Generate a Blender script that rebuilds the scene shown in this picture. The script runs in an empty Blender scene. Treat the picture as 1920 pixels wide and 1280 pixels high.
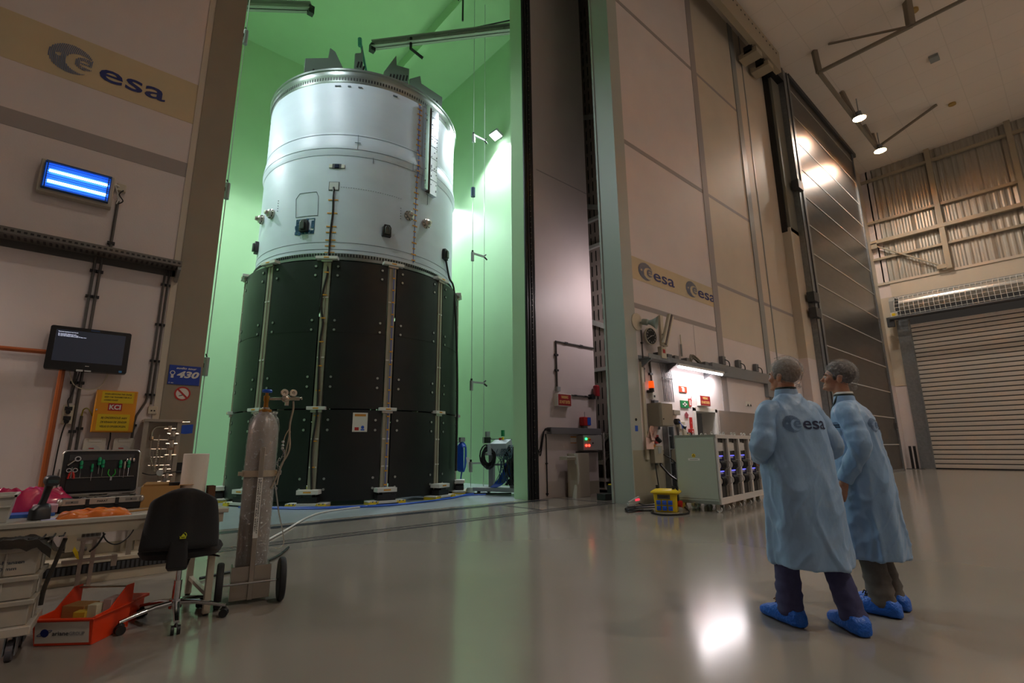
import bpy, math, random
from mathutils import Vector, Matrix, noise
from mathutils.bvhtree import BVHTree
random.seed(4)
PI = math.pi
SC = bpy.context.scene
COL = SC.collection
V = Vector
# ------------------------------------------------------------------ materials
def lin(h):
    h = h.lstrip('#')
    o = []
    for i in (0, 2, 4):
        c = int(h[i:i+2], 16) / 255
        o.append(c/12.92 if c <= .04045 else ((c+.055)/1.055)**2.4)
    return (o[0], o[1], o[2], 1)
MATS = {}
def M(name, hx, rough=.5, metal=0, var=0, vs=3, bump=0, bs=40, coat=0, emit=0, ecol=None, trans=0, alpha=1, sheen=0, spec=.5, stretch=None, cr=.05):
    if name in MATS: return MATS[name]
    m = bpy.data.materials.new(name); m.use_nodes = True
    nt = m.node_tree; b = nt.nodes['Principled BSDF']
    I = b.inputs
    c = lin(hx)
    I['Base Color'].default_value = c
    I['Roughness'].default_value = rough; I['Metallic'].default_value = metal
    I['Specular IOR Level'].default_value = spec
    I['Coat Weight'].default_value = coat; I['Coat Roughness'].default_value = cr
    I['Transmission Weight'].default_value = trans; I['Alpha'].default_value = alpha
    if sheen: I['Sheen Weight'].default_value = sheen
    if emit:
        I['Emission Color'].default_value = lin(ecol) if ecol else c
        I['Emission Strength'].default_value = emit
    if var or bump:
        tc = nt.nodes.new('ShaderNodeTexCoord')
        src = tc.outputs['Object']
        if stretch:
            mp = nt.nodes.new('ShaderNodeMapping'); mp.inputs['Scale'].default_value = stretch
            nt.links.new(src, mp.inputs[0]); src = mp.outputs[0]
    if var:
        n = nt.nodes.new('ShaderNodeTexNoise'); n.inputs['Scale'].default_value = vs; n.inputs['Detail'].default_value = 5
        nt.links.new(src, n.inputs['Vector'])
        r = nt.nodes.new('ShaderNodeValToRGB')
        r.color_ramp.elements[0].position = .3; r.color_ramp.elements[1].position = .7
        r.color_ramp.elements[0].color = (c[0]*(1-var), c[1]*(1-var), c[2]*(1-var), 1)
        r.color_ramp.elements[1].color = (min(1, c[0]*(1+var)), min(1, c[1]*(1+var)), min(1, c[2]*(1+var)), 1)
        nt.links.new(n.outputs['Fac'], r.inputs[0]); nt.links.new(r.outputs[0], I['Base Color'])
    if bump:
        n2 = nt.nodes.new('ShaderNodeTexNoise'); n2.inputs['Scale'].default_value = bs; n2.inputs['Detail'].default_value = 3
        nt.links.new(src, n2.inputs['Vector'])
        bp = nt.nodes.new('ShaderNodeBump'); bp.inputs['Strength'].default_value = bump; bp.inputs['Distance'].default_value = .02
        nt.links.new(n2.outputs['Fac'], bp.inputs['Height']); nt.links.new(bp.outputs[0], I['Normal'])
    MATS[name] = m
    return m
# ------------------------------------------------------------------ mesh builder
class MB:
    def __init__(s): s.v = []; s.f = []; s.m = []
    def add(s, vs, fs, m=0, mat=None):
        o = len(s.v)
        s.v += [V(p) if mat is None else mat @ V(p) for p in vs]
        s.f += [tuple(i+o for i in f) for f in fs]
        s.m += ([m]*len(fs) if isinstance(m, int) else list(m))
        return s
    def box(s, c, d, m=0, rz=0, rot=None):
        R = rot if rot is not None else Matrix.Rotation(rz, 3, 'Z')
        c = V(c); vs = []
        for x in (-.5, .5):
            for y in (-.5, .5):
                for z in (-.5, .5): vs.append(c + R @ V((x*d[0], y*d[1], z*d[2])))
        return s.add(vs, [(0,1,3,2),(4,6,7,5),(0,4,5,1),(2,3,7,6),(0,2,6,4),(1,5,7,3)], m)
    def bb(s, lo, hi, m=0):
        return s.box([(lo[i]+hi[i])/2 for i in range(3)], [hi[i]-lo[i] for i in range(3)], m)
    def cyl(s, p0, p1, r0, r1=None, n=14, m=0, cap=True):
        p0, p1 = V(p0), V(p1); r1 = r0 if r1 is None else r1
        d = (p1-p0).normalized(); a = d.orthogonal().normalized(); b = d.cross(a)
        vs = [p0+(a*math.cos(t)+b*math.sin(t))*r0 for t in [2*PI*i/n for i in range(n)]]
        vs += [p1+(a*math.cos(t)+b*math.sin(t))*r1 for t in [2*PI*i/n for i in range(n)]]
        fs = [(i, (i+1) % n, n+(i+1) % n, n+i) for i in range(n)]
        if cap: fs += [tuple(range(n))[::-1], tuple(range(n, 2*n))]
        return s.add(vs, fs, m)
    def tube(s, pts, r, n=8, m=0, closed=False, smooth=0):
        pts = [V(p) for p in pts]
        if smooth: pts = spline(pts, smooth, closed)
        k = len(pts); rs = r if isinstance(r, (list, tuple)) else [r]*k
        if len(rs) != k: rs = [rs[0]+(rs[-1]-rs[0])*i/(k-1) for i in range(k)]
        vs = []; up = None
        for i, p in enumerate(pts):
            a = pts[(i-1) % k] if (closed or i) else p
            b = pts[(i+1) % k] if (closed or i < k-1) else p
            t = (b-a).normalized() if (b-a).length > 1e-9 else V((0,0,1))
            if up is None: up = t.orthogonal().normalized()
            up = (up - t*up.dot(t))
            up = up.normalized() if up.length > 1e-6 else t.orthogonal().normalized()
            w = t.cross(up)
            vs += [p+(up*math.cos(q)+w*math.sin(q))*rs[i] for q in [2*PI*j/n for j in range(n)]]
        fs = []
        for i in range(k if closed else k-1):
            i2 = (i+1) % k
            fs += [(i*n+j, i*n+(j+1) % n, i2*n+(j+1) % n, i2*n+j) for j in range(n)]
        if not closed: fs += [tuple(range(n))[::-1], tuple(range((k-1)*n, k*n))]
        return s.add(vs, fs, m)
    def lathe(s, prof, c=(0,0,0), axis=(0,0,1), n=24, m=0, a0=0, a1=2*PI, cap=True):
        c = V(c); d = V(axis).normalized(); a = d.orthogonal().normalized() if abs(d.z) < .99 else V((1,0,0)); b = d.cross(a)
        full = abs(a1-a0-2*PI) < 1e-6; k = n if full else n+1; vs = []
        for r, z in prof:
            for j in range(k):
                t = a0+(a1-a0)*j/n
                vs.append(c+d*z+(a*math.cos(t)+b*math.sin(t))*r)
        fs = []
        for i in range(len(prof)-1):
            for j in range(n):
                j2 = (j+1) % k
                fs.append((i*k+j, i*k+j2, (i+1)*k+j2, (i+1)*k+j))
        if cap and full:
            if prof[0][0] > 1e-4: fs.append(tuple(range(k))[::-1])
            if prof[-1][0] > 1e-4: fs.append(tuple(range((len(prof)-1)*k, len(prof)*k)))
        return s.add(vs, fs, m)
    def prism(s, poly, o, u, w, d, m=0):
        "poly in the (u, w) frame at o, thickness vector d"
        o, u, w, d = V(o), V(u), V(w), V(d); k = len(poly)
        vs = [o+u*p[0]+w*p[1] for p in poly]; vs += [p+d for p in vs]
        fs = [tuple(range(k))[::-1], tuple(range(k, 2*k))]+[(i, (i+1) % k, k+(i+1) % k, k+i) for i in range(k)]
        return s.add(vs, fs, m)
    def ell(s, c, r, n=16, k=10, m=0, rot=None):
        c = V(c); vs = []; R = rot or Matrix.Identity(3)
        for i in range(k+1):
            t = PI*i/k
            for j in range(n):
                q = 2*PI*j/n
                vs.append(c+R @ V((r[0]*math.sin(t)*math.cos(q), r[1]*math.sin(t)*math.sin(q), r[2]*math.cos(t))))
        fs = [(i*n+j, (i+1)*n+j, (i+1)*n+(j+1) % n, i*n+(j+1) % n) for i in range(k) for j in range(n)]
        return s.add(vs, fs, m)
    def loft(s, rings, n=24, m=0, cap=True, p=2.0, fn=None, mf=None):
        "rings: (centre, u, w, ru, rw)"
        vs = []
        for i, R in enumerate(rings):
            c, u, w, ru, rw = V(R[0]), V(R[1]), V(R[2]), R[3], R[4]
            pp = R[5] if len(R) > 5 else p
            for j in range(n):
                t = 2*PI*j/n; ct, st = math.cos(t), math.sin(t)
                x = abs(ct)**(2/pp)*(1 if ct >= 0 else -1); y = abs(st)**(2/pp)*(1 if st >= 0 else -1)
                k = fn(i, t) if fn else 1
                vs.append(c+u*ru*x*k+w*rw*y*k)
        fs = []; ms = []
        for i in range(len(rings)-1):
            for j in range(n):
                fs.append((i*n+j, i*n+(j+1) % n, (i+1)*n+(j+1) % n, (i+1)*n+j)); ms.append(mf(i, 2*PI*(j+.5)/n) if mf else m)
        if cap: fs += [tuple(range(n))[::-1], tuple(range((len(rings)-1)*n, len(rings)*n))]; ms += [m, m]
        return s.add(vs, fs, ms)
    def text(s, t, o, u, w, size, m=0, depth=.002, bold=0, shear=0, width=None, align='LEFT'):
        vs, fs = text_mesh(t, bold, shear)
        x0 = min(p[0] for p in vs); x1 = max(p[0] for p in vs)
        kx = (width/(x1-x0)) if width else size
        o, u, w = V(o), V(u).normalized(), V(w).normalized(); nn = u.cross(w)
        off = {'LEFT': x0, 'CENTER': (x0+x1)/2, 'RIGHT': x1}[align]
        return s.add([o+u*(p[0]-off)*kx+w*p[1]*size+nn*(p[2]*depth) for p in vs], fs, m)
    def build(s, name, mats, parent=None, bevel=0, angle=40, label=None, org=None, subsurf=0):
        me = bpy.data.meshes.new(name)
        if not isinstance(mats, (list, tuple)): mats = [mats]
        ob = bpy.data.objects.new(name, me)
        if parent is None:
            if org is None:
                xs = [p.x for p in s.v]; ys = [p.y for p in s.v]; zs = [p.z for p in s.v]
                org = V(((min(xs)+max(xs))/2, (min(ys)+max(ys))/2, min(zs)))
            org = V(org); ob.location = org
            vv = [p-org for p in s.v]
        else:
            ob.parent = parent
            vv = s.v
            if '_w' in ROOT.get(parent.name, ()):
                L = ROOT[parent.name]['_w']; vv = [p-L for p in s.v]; ROOT[ob.name] = {'_w': L}
        me.from_pydata([tuple(p) for p in vv], [], s.f)
        for a in mats: me.materials.append(a)
        me.polygons.foreach_set('material_index', s.m)
        me.polygons.foreach_set('use_smooth', [True]*len(s.f))
        me.set_sharp_from_angle(angle=math.radians(angle))
        me.validate(); me.update()
        COL.objects.link(ob)
        if bevel:
            bm = ob.modifiers.new('bevel', 'BEVEL'); bm.width = bevel; bm.segments = 2; bm.limit_method = 'ANGLE'; bm.angle_limit = math.radians(50)
        if subsurf:
            q = ob.modifiers.new('sub', 'SUBSURF'); q.levels = subsurf; q.render_levels = subsurf
        if label: ob['label'] = label
        return ob
ROOT = {}
TXT = {}
def text_mesh(t, bold, shear):
    key = (t, bold, shear)
    if key in TXT: return TXT[key]
    cu = bpy.data.curves.new('t', 'FONT'); cu.body = t; cu.size = 1; cu.extrude = .5; cu.offset = bold; cu.shear = shear; cu.resolution_u = 3
    cu.space_line = 1.05
    ob = bpy.data.objects.new('t', cu); COL.objects.link(ob)
    bpy.context.view_layer.update()
    dg = bpy.context.evaluated_depsgraph_get(); me = bpy.data.meshes.new_from_object(ob.evaluated_get(dg))
    r = ([tuple((v.co.x, v.co.y, v.co.z+.5)) for v in me.vertices], [tuple(p.vertices) for p in me.polygons])
    bpy.data.objects.remove(ob); bpy.data.curves.remove(cu); bpy.data.meshes.remove(me)
    TXT[key] = r
    return r
def spline(pts, k, closed=False):
    out = []; n = len(pts)
    g = lambda i: pts[i % n] if closed else pts[max(0, min(n-1, i))]
    for i in range(n if closed else n-1):
        a, b, c, d = g(i-1), g(i), g(i+1), g(i+2)
        for j in range(k):
            t = j/k
            out.append(.5*((2*b)+(c-a)*t+(2*a-5*b+4*c-d)*t*t+(3*b-3*c+d-a)*t*t*t))
    if not closed: out.append(pts[-1])
    return out
def thing(name, label, cat, loc=(0,0,0), rz=0, group=None, world=False, kind=None):
    "an Empty at the base of a thing; with world=True its parts are given in world coordinates"
    o = bpy.data.objects.new(name, None); COL.objects.link(o); o.empty_display_size = .1
    o.location = loc; o.rotation_euler = (0, 0, rz)
    if world: ROOT[o.name] = {'_w': V(loc)}
    if label: o['label'] = label
    if cat: o['category'] = cat
    if group: o['group'] = group
    if kind: o['kind'] = kind
    return o
def tag(o, label, cat, group=None, kind=None):
    if label: o['label'] = label
    if cat: o['category'] = cat
    if group: o['group'] = group
    if kind: o['kind'] = kind
    return o
def struct(o): o['kind'] = 'structure'; return o
def copy_tree(o, parent=None):
    c = o.copy(); COL.objects.link(c); c.parent = parent
    for ch in list(o.children): copy_tree(ch, c)
    return c
def melt(mb, voxel, it=4, fac=.5):
    "union the closed volumes of mb into one continuous skin"
    me = bpy.data.meshes.new('m'); me.from_pydata([tuple(p) for p in mb.v], [], mb.f)
    ob = bpy.data.objects.new('m', me); COL.objects.link(ob)
    r = ob.modifiers.new('r', 'REMESH'); r.mode = 'VOXEL'; r.voxel_size = voxel
    if it:
        q = ob.modifiers.new('s', 'SMOOTH'); q.iterations = it; q.factor = fac
    bpy.context.view_layer.update()
    dg = bpy.context.evaluated_depsgraph_get(); e = bpy.data.meshes.new_from_object(ob.evaluated_get(dg))
    out = MB(); out.add([v.co.copy() for v in e.vertices], [tuple(p.vertices) for p in e.polygons])
    bpy.data.objects.remove(ob); bpy.data.meshes.remove(me); bpy.data.meshes.remove(e)
    return out
# ------------------------------------------------------------------ palette
WHITE = M('wall_paint', '#d6ccca', .55, var=.03, vs=1.2, bump=.05, bs=60)
BEIGE = M('beige_paint', '#c6bcab', .55, var=.03, vs=1.2)
BAND = M('cream_band_paint', '#c9b896', .6, var=.03)
OLIVE = M('olive_wainscot_paint', '#9c9482', .55, var=.04)
SEAM = M('grey_joint', '#9a9391', .6)
PILASTER = M('grey_pilaster_paint', '#8d8474', .55, var=.03)
GREY = M('grey_paint', '#8f9391', .45, var=.04)
LGREY = M('light_grey_paint', '#b9b8b4', .45)
DGREY = M('dark_grey', '#3c3d40', .5)
BLACK = M('black_plastic', '#141416', .45)
RUBBER = M('black_rubber', '#17171a', .7)
GALV = M('galvanised_steel', '#8b9094', .42, metal=.75, var=.12, vs=9)
STEEL = M('brushed_steel', '#b5aca2', .3, metal=.9, var=.06, vs=20)
CHROME = M('chrome', '#c9c9cc', .12, metal=1)
RED = M('red_paint', '#b01f1c', .45)
NAVY = M('navy_print', '#12246e', .5)
SLATE = M('slate_blue_print', '#5f7090', .5)
YEL = M('yellow_plastic', '#e3c21c', .45)
BLUE = M('blue_plastic', '#1b4fb8', .45)
WPL = M('white_plastic', '#d9d6cf', .4)
CREAM = M('cream_plastic', '#c5bba6', .45)
GREEN = M('signal_green', '#16834a', .45)
ORANGE = M('orange_plastic', '#e0521f', .45)
MINT = M('mint_wall_paint', '#b2d6a8', .6, var=.03, vs=.8)
CX, CY = 5.88, 13.46      # axis of the rocket stage
D1 = 6.5                  # hall wall face
D2 = 8.8                  # chamber wall face
CAMH = 1.15
# ------------------------------------------------------------------ setting
def build_setting():
    fl = M('epoxy_floor', '#8a8278', .15, var=.04, vs=.7, bump=.012, bs=2.5, spec=.6)
    nt = fl.node_tree
    mb = MB(); mb.bb((-9, -9, -.2), (33, D2+.1, 0))
    struct(mb.build('floor', fl))
    cf = M('chamber_epoxy_floor', '#9fa9ab', .22, var=.03, spec=.55)
    mb = MB(); mb.bb((-.6, D2+.1, -.2), (11.2, 19.2, 0)); mb.bb((11.2, D2+.1, -.2), (14, 19.2, 0))
    struct(mb.build('floor_chamber', cf))
    # grooves and door rails set in the floor
    dk = M('floor_rail_steel', '#3b3d42', .35, metal=.5)
    mb = MB()
    for y, w in ((6.98, .05), (7.1, .015), (7.2, .03)): mb.bb((-2, y-w/2, .0), (9.0, y+w/2, .003))
    mb.bb((-.2, 8.42, 0), (8.5, 8.66, .003))
    mb.bb((7.05, 7.2, 0), (7.1, 8.6, .003)); mb.bb((8.98, 7.1, 0), (9.0, 9.1, .003))
    struct(mb.build('trim_1', dk))
    # hall wall left of the opening
    mb = MB()
    mb.bb((-6, D1, 0), (.73, D1+.35, 16.5), 0)
    e = .004
    mb.bb((-6, D1-e, 4.98), (.73, D1+.01, 5.51), 1)       # painted cream band
    for z in (4.37, 8.59, 12.81): mb.bb((-6, D1-e, z-.09), (.73, D1+.01, z+.09), 2)
    mb.bb((.665, D1-.012, 0), (.73, D1, 16.5), 3)
    mb.bb((-6, D1-e, 0), (.66, D1+.01, .3), 4)
    struct(mb.build('wall_left', [WHITE, BAND, SEAM, BEIGE, OLIVE]))
    mb = MB(); mb.bb((.73, D1-.02, 0), (1.07, D1+.5, 16.5))
    struct(mb.build('trim_2', PILASTER))
    # hall wall right of the opening
    mb = MB()
    def w(x0, x1, z0, z1): mb.bb((x0, D1, z0), (x1, D1+.35, z1), 0)
    w(9.45, 11.78, 0, 16.5); w(11.78, 12.81, 2.04, 16.5); w(12.81, 32.6, 0, 16.5)
    mb.bb((13.65, D1-e, 4.2), (32.6, D1+.01, 16.5), 1)
    mb.bb((9.45, D1-e, 0), (11.7, D1+.01, 1.1), 4); mb.bb((12.9, D1-e, 0), (18, D1+.01, 1.1), 4)
    mb.bb((9.45, D1-e, 5.02), (13.35, D1+.01, 5.58), 2)
    for z in (4.37, 8.59, 12.81): mb.bb((9.45, D1-e, z-.06), (13.4, D1+.01, z+.06), 3)
    for z in (5.78, 8.59, 12.81): mb.bb((13.6, D1-e*1.5, z-.05), ((21.5 if z < 6 else 16.5), D1+.01, z+.05), 3)
    mb.bb((13.33, D1-.012, 0), (13.65, D1+.01, 16.5), 3); mb.bb((16.42, D1-.03, 0), (16.76, D1+.01, 16.5), 5)
    mb.bb((17.34, D1-.02, 0), (17.40, D1+.01, 16.5), 5)
    mb.bb((12.08, D1-e, 3.4), (12.09, D1, 4.3), 3)
    struct(mb.build('wall_right', [WHITE, BEIGE, BAND, SEAM, OLIVE, GREY]))
    mb = MB(); mb.bb((19.3, 6.2, 0), (20.12, D1-.005, 4.2), 0); mb.bb((19.3, 6.2, 4.2), (20.12, D1-.005, 9.15), 1); struct(mb.build('trim_10', [WHITE, BEIGE]))
    mb = MB(); mb.bb((-9.2, -9.2, 0), (33, -9, 16.5)); struct(mb.build('wall_rear', WHITE))
    mb = MB(); mb.bb((-9.2, -9, 0), (-9, D1+.3, 16.5)); struct(mb.build('wall_side', WHITE))
    # steel jamb on the right of the opening
    jm = M('jamb_paint', '#a8aca6', .4)
    mb = MB()
    mb.bb((9.05, D1-.02, 0), (9.45, D1+.33, 16.5), 0)
    mb.bb((9.05, D1+.33, 0), (9.45, D1+.5, 16.5), 0); mb.bb((9.13, D1+.26, 0), (9.45, D1+.42, 16.5), 1)
    mb.bb((9.02, D1+.5, 0), (9.45, D1+.55, 16.5), 0); mb.bb((9.03, D1-.03, 0), (9.06, D1, 16.5), 0)
    mb.bb((9.06, D1-.026, 0), (9.44, D1-.02, 1.1), 2)
    mb.cyl((9.25, D1-.03, 1.75), (9.25, D1-.02, 1.75), .03, m=3); mb.bb((9.2, D1-.024, 1.5), (9.3, D1-.02, 1.62), 4)
    struct(mb.build('trim_3', [jm, GREY, OLIVE, BLACK, BLUE]))
    # chamber front wall with its black seal
    cw = M('chamber_outer_paint', '#c4b8b4', .5, var=.04, vs=1)
    mb = MB()
    mb.bb((8.5, D2, 0), (10.75, D2+.5, 16.5), 0); mb.bb((8.2, D2+.02, 0), (8.5, D2+.5, 16.5), 1)
    mb.bb((8.62, D2-.003, 8.54), (10.75, D2, 8.57), 2); mb.bb((8.5, D2-.05, 0), (8.62, D2, 16.5), 0)
    mb.bb((9.5, D2-.006, 0), (10.75, D2, .32), 3)
    struct(mb.build('wall_chamber_front', [cw, MINT, SEAM, OLIVE]))
    mb = MB(); mb.bb((-.3, D2, 0), (1.0, D2+.5, 16.5), 0); mb.bb((-.3, D2, 16.2), (8.2, D2+.5, 16.5), 0)
    struct(mb.build('wall_chamber_left', MINT))
    sl = M('seal_rubber', '#0d0e12', .35)
    mb = MB()
    for x in (8.22, 8.31, 8.40, 8.47): mb.cyl((x, D2-.02, 0), (x, D2-.02, 16.4), .045, m=0, n=10)
    mb.bb((8.2, D2-.02, 0), (8.5, D2+.02, 16.4), 0)
    for i in range(110): mb.cyl((8.36, D2-.08, .15+i*.15), (8.36, D2-.06, .15+i*.15), .008, n=6, m=1)
    struct(mb.build('trim_4', [sl, STEEL]))
    mb = MB(); mb.bb((-.43, 18.7, 0), (11.0, 19.0, 16.4)); struct(mb.build('wall_chamber_back', MINT))
    mb = MB(); mb.bb((10.77, D2+.5, 0), (11.0, 18.7, 16.4))
    struct(mb.build('wall_chamber_right', MINT))
    mb = MB(); mb.bb((-.63, D2+.5, 0), (-.43, 18.7, 16.4)); struct(mb.build('wall_chamber_side', MINT))
    mb = MB(); mb.bb((-.63, D2, 16.4), (11.0, 19, 16.6)); struct(mb.build('ceiling_chamber', MINT))
    mb = MB()
    mb.bb((8.15, D2+.5, 15.95), (8.4, 18.7, 16.4)); struct(mb.build('trim_5', MINT))
    # slotted concrete partition seen in the gap
    sp = M('slotted_partition', '#a0928c', .7, var=.06, vs=2); hole = M('slot_dark', '#0a0909', .9)
    mb = MB(); mb.bb((11.6, D1+.36, 0), (11.9, 13, 16.5), 0)
    for j in range(34):
        for i in range(34):
            z = .2+i*.47
            if z > 15.9: break
            mb.bb((11.592, 7.0+j*.17, z), (11.601, 7.03+j*.17, z+.33), 1)
    for z in (3.35, 7.2, 8.1): mb.bb((11.5, D1+.4, z), (11.6, 13, z+.10), 2)
    for z in (4.4, 8.2, 11.4): mb.prism([(0,0), (2.6,1.2), (2.6,1.36), (0,.16)], (11.54, 8.6, z), (0,1,0), (0,0,1), (.05,0,0), 2)
    struct(mb.build('wall_slotted', [sp, hole, LGREY]))
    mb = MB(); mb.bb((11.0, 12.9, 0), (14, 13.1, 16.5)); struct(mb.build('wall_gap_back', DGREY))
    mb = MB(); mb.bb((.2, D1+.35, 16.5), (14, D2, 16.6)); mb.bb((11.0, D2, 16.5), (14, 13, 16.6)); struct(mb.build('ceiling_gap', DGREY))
    # hall ceiling with tile grid
    ct = M('ceiling_tiles', '#e6dacd', .7)
    nt = ct.node_tree; tc = nt.nodes.new('ShaderNodeTexCoord'); br = nt.nodes.new('ShaderNodeTexBrick')
    br.offset = 0; br.inputs['Color1'].default_value = lin('#ebe1d6'); br.inputs['Color2'].default_value = lin('#e9ded2'); br.inputs['Mortar'].default_value = lin('#ddd3c7')
    br.inputs['Scale'].default_value = 1; br.inputs['Brick Width'].default_value = 1.2; br.inputs['Row Height'].default_value = 1.2; br.inputs['Mortar Size'].default_value = .014
    nt.links.new(tc.outputs['Object'], br.inputs['Vector']); nt.links.new(br.outputs['Color'], nt.nodes['Principled BSDF'].inputs['Base Color'])
    mb = MB(); mb.bb((-9, -9, 16.5), (33, D1+.35, 16.7)); struct(mb.build('ceiling', ct))
    # far wall: column strip, clad upper wall and lower wall with the roller door
    mb = MB()
    mb.bb((32.6, 5.95, 0), (33, D1, 16.5), 0); mb.bb((32.58, 5.95, 4.2), (32.61, D1, 9.0), 1)
    mb.bb((32.55, -9, 8.9), (33, 5.97, 9.85), 2)
    mb.bb((32.5, -8, 9.72), (32.6, 6.5, 9.85), 2)
    mb.bb((32.6, -9, 0), (33, -7.9, 9)); mb.bb((32.64, -9, 9), (33, -7.9, 16.5)); struct(mb.build('wall_far', [WHITE, BEIGE, BEIGE]))
    clad = M('corrugated_cladding', '#aeaaa0', .46, metal=.6, var=.06, vs=2, stretch=(1, 3, .35))
    mb = MB(); n = int(14.6/.065); pv = []
    for i in range(n+1):
        y = 6.5-i*.065; k = i % 4
        pv.append(((32.6 if k in (0, 1) else 32.628)+(.03 if i % 15 == 0 else 0), y))
    vs = [(x, y, 9.8) for x, y in pv]+[(x, y, 16.5) for x, y in pv]+[(33, pv[-1][1], 9.8), (33, 6.5, 9.8), (33, pv[-1][1], 16.5), (33, 6.5, 16.5)]
    q = len(pv); fs = [(i, i+1, q+i+1, q+i) for i in range(q-1)]+[(2*q, 2*q+1, 2*q+3, 2*q+2)]
    mb.add(vs, fs)
    struct(mb.build('wall_cladding', clad, angle=20))
    # steel frame in front of the cladding
    fr = M('cream_steel_frame', '#a89c86', .5)
    mb = MB(); X = 32.3
    for y in (3.42, .34, -2.8, -5.9): mb.bb((X, y-.11, 9.85), (X+.25, y+.11, 16.5))
    for z, h in ((15.85, .14), (13.35, .14), (11.2, .12)): mb.bb((X+.12, -8, z-h/2), (X+.28, 6.5, z+h/2))
    mb.bb((X-.02, -8, 12.05), (X+.2, 6.5, 12.25))
    P0, P1 = V((X, 6.4, 12.0)), V((X, 3.6, 9.95))
    mb.prism([(0,0), ((P1-P0).length, 0), ((P1-P0).length, .2), (0, .2)], P0, (P1-P0).normalized(), V((0, .59, .81)), (.14, 0, 0))
    mb.bb((X-.02, 6.2, 11.8), (X+.1, 6.48, 12.1)); mb.bb((X-.02, 3.5, 9.9), (X+.1, 3.9, 10.1))
    struct(mb.build('trim_6', fr))
    # roller door
    t = thing('door_1', None, None, (32.5, 0, 0), world=True, kind='structure')
    sm = M('roller_slat', '#b5aca2', .5, var=.02); gp = M('slat_gap', '#1a1718', .8)
    mb = MB(); z = 0.04; H = 7.35; nsl = 33; hs = (H-z)/nsl
    for i in range(nsl):
        a = z+i*hs; yo = 5.42
        mb.prism([(0,0), (0,hs*.8), (.010,hs*.79), (.016,hs*.45), (.010,hs*.02)], (32.52, yo, a+hs*.1), (-1,0,0), (0,0,1), (0,-13.4,0), 0)
        mb.bb((32.515, -8, a-.01), (32.54, yo, a+hs*.12), 1)
    mb.bb((32.5, -8, 0), (32.56, yo, .05), 1)
    mb.build('slat_curtain', [sm, gp], t)
    mb = MB(); mb.bb((32.3, 5.42, 0), (32.6, 5.95, 7.6)); mb.bb((32.25, 5.40, 0), (32.6, 5.44, 7.6))
    mb.build('guide_rail', GALV, t)
    mb = MB()
    mb.cyl((32.05, 5.6, 8.35), (32.05, -8, 8.35), .34, n=20, m=0)
    mb.bb((32.3, -8, 8.75), (32.6, 5.9, 8.9), 1)
    mb.prism([(0,0), (.75,0), (.75,1.0), (.3,1.1), (0,.8)], (31.7, 6.0, 7.75), (1,0,0), (0,0,1), (0,-.2,0), 1)
    mb.build('roller_housing', [M('roller_tube', '#bdbab2', .3, metal=.6), GREY], t)
    mb = MB()
    for i in range(60): 
        y = 5.78-i*.2; mb.tube([(31.7, y, 7.6), (31.6, y, 8.2), (31.85, y, 8.72), (32.3, y, 8.86)], .013, n=4)
    for (x, z) in ((31.67, 7.75), (31.63, 7.95), (31.61, 8.15), (31.68, 8.36), (31.76, 8.55), (31.9, 8.73), (32.1, 8.8)): mb.cyl((x, 5.8, z), (x, -8, z), .013, n=4)
    mb.build('wire_mesh_guard', WPL, t)
    mb = MB(); mb.cyl((31.6, 6.05, 7.6), (31.6, -8, 7.6), .09, n=12); mb.box((31.7, 6.05, 7.45), (.2, .3, .5)); mb.build('drive_shaft', DGREY, t)
    mb = MB(); mb.bb((31.69, 5.7, 7.72), (31.7, 6.0, 7.95), 0); mb.bb((31.68, 5.75, 7.76), (31.69, 5.95, 7.9), 1); mb.build('warning_label', [WPL, YEL], t)
    # the big sliding door of metal sheets
    t = thing('door_2', None, None, (25, 6.1, 0), world=True, kind='structure')
    sh = M('dull_sheet_metal', '#6f6d6a', .34, metal=.9, var=.1, vs=1.2, stretch=(1, 1, 4)); 
    mb = MB(); mb.bb((20.95, 6.1, .08), (29.45, 6.3, 16.42), 0)
    for i in range(14):
        z = 1.2+i*1.22
        if z < 16.3: mb.bb((20.95, 6.085, z-.02), (29.45, 6.1, z+.02), 1)
    mb.build('sheet_panel', [sh, LGREY], t)
    mb = MB(); mb.bb((20.85, 6.04, 0), (20.98, 6.32, 16.45)); mb.bb((29.42, 6.04, 0), (29.56, 6.32, 16.45)); mb.bb((20.9, 6.04, 0), (29.5, 6.32, .1)); mb.build('edge_frame', GALV, t)
    mb = MB(); mb.bb((29.2, 6.0, 1.9), (29.3, 6.06, 2.2)); mb.build('handle', CHROME, t)
    t = thing('trim_7', None, None, (20, 6.2, 0), world=True, kind='structure')
    mb = MB(); mb.bb((20.1, 6.0, 0), (20.8, 6.45, 16.3), 0); mb.bb((20.1, 5.98, 0), (20.14, 6.0, 16.3), 1); mb.bb((20.5, 5.97, 0), (20.56, 6.0, 16.3), 1)
    mb.bb((19.35, 6.2, 9.0), (20.1, 6.5, 16.3), 3); mb.bb((19.27, 6.3, 9.0), (19.35, 6.5, 16.3), 2)
    for z in (5.9, 6.5, 11): mb.box((20.05, 6.0, z), (.5, .25, .35), 1)
    mb.build('guide_column', [GALV, DGREY, BLACK, M('column_grey_green', '#77756a', .65)], t)
    # track beam below the ceiling
    mb = MB(); mb.bb((8, 5.75, 15.45), (19.2, 5.95, 16.35), 0)
    for i in range(36): mb.cyl((8.4+i*.3, 5.74, 16.15), (8.4+i*.3, 5.75, 16.15), .035, n=8, m=1)
    for x in (16.9, 17.9): mb.bb((x, 5.75, 15.1), (x+.5, 6.4, 15.3), 0); mb.bb((x, 5.9, 15.2), (x+.4, 6.2, 15.5), 1)
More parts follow.
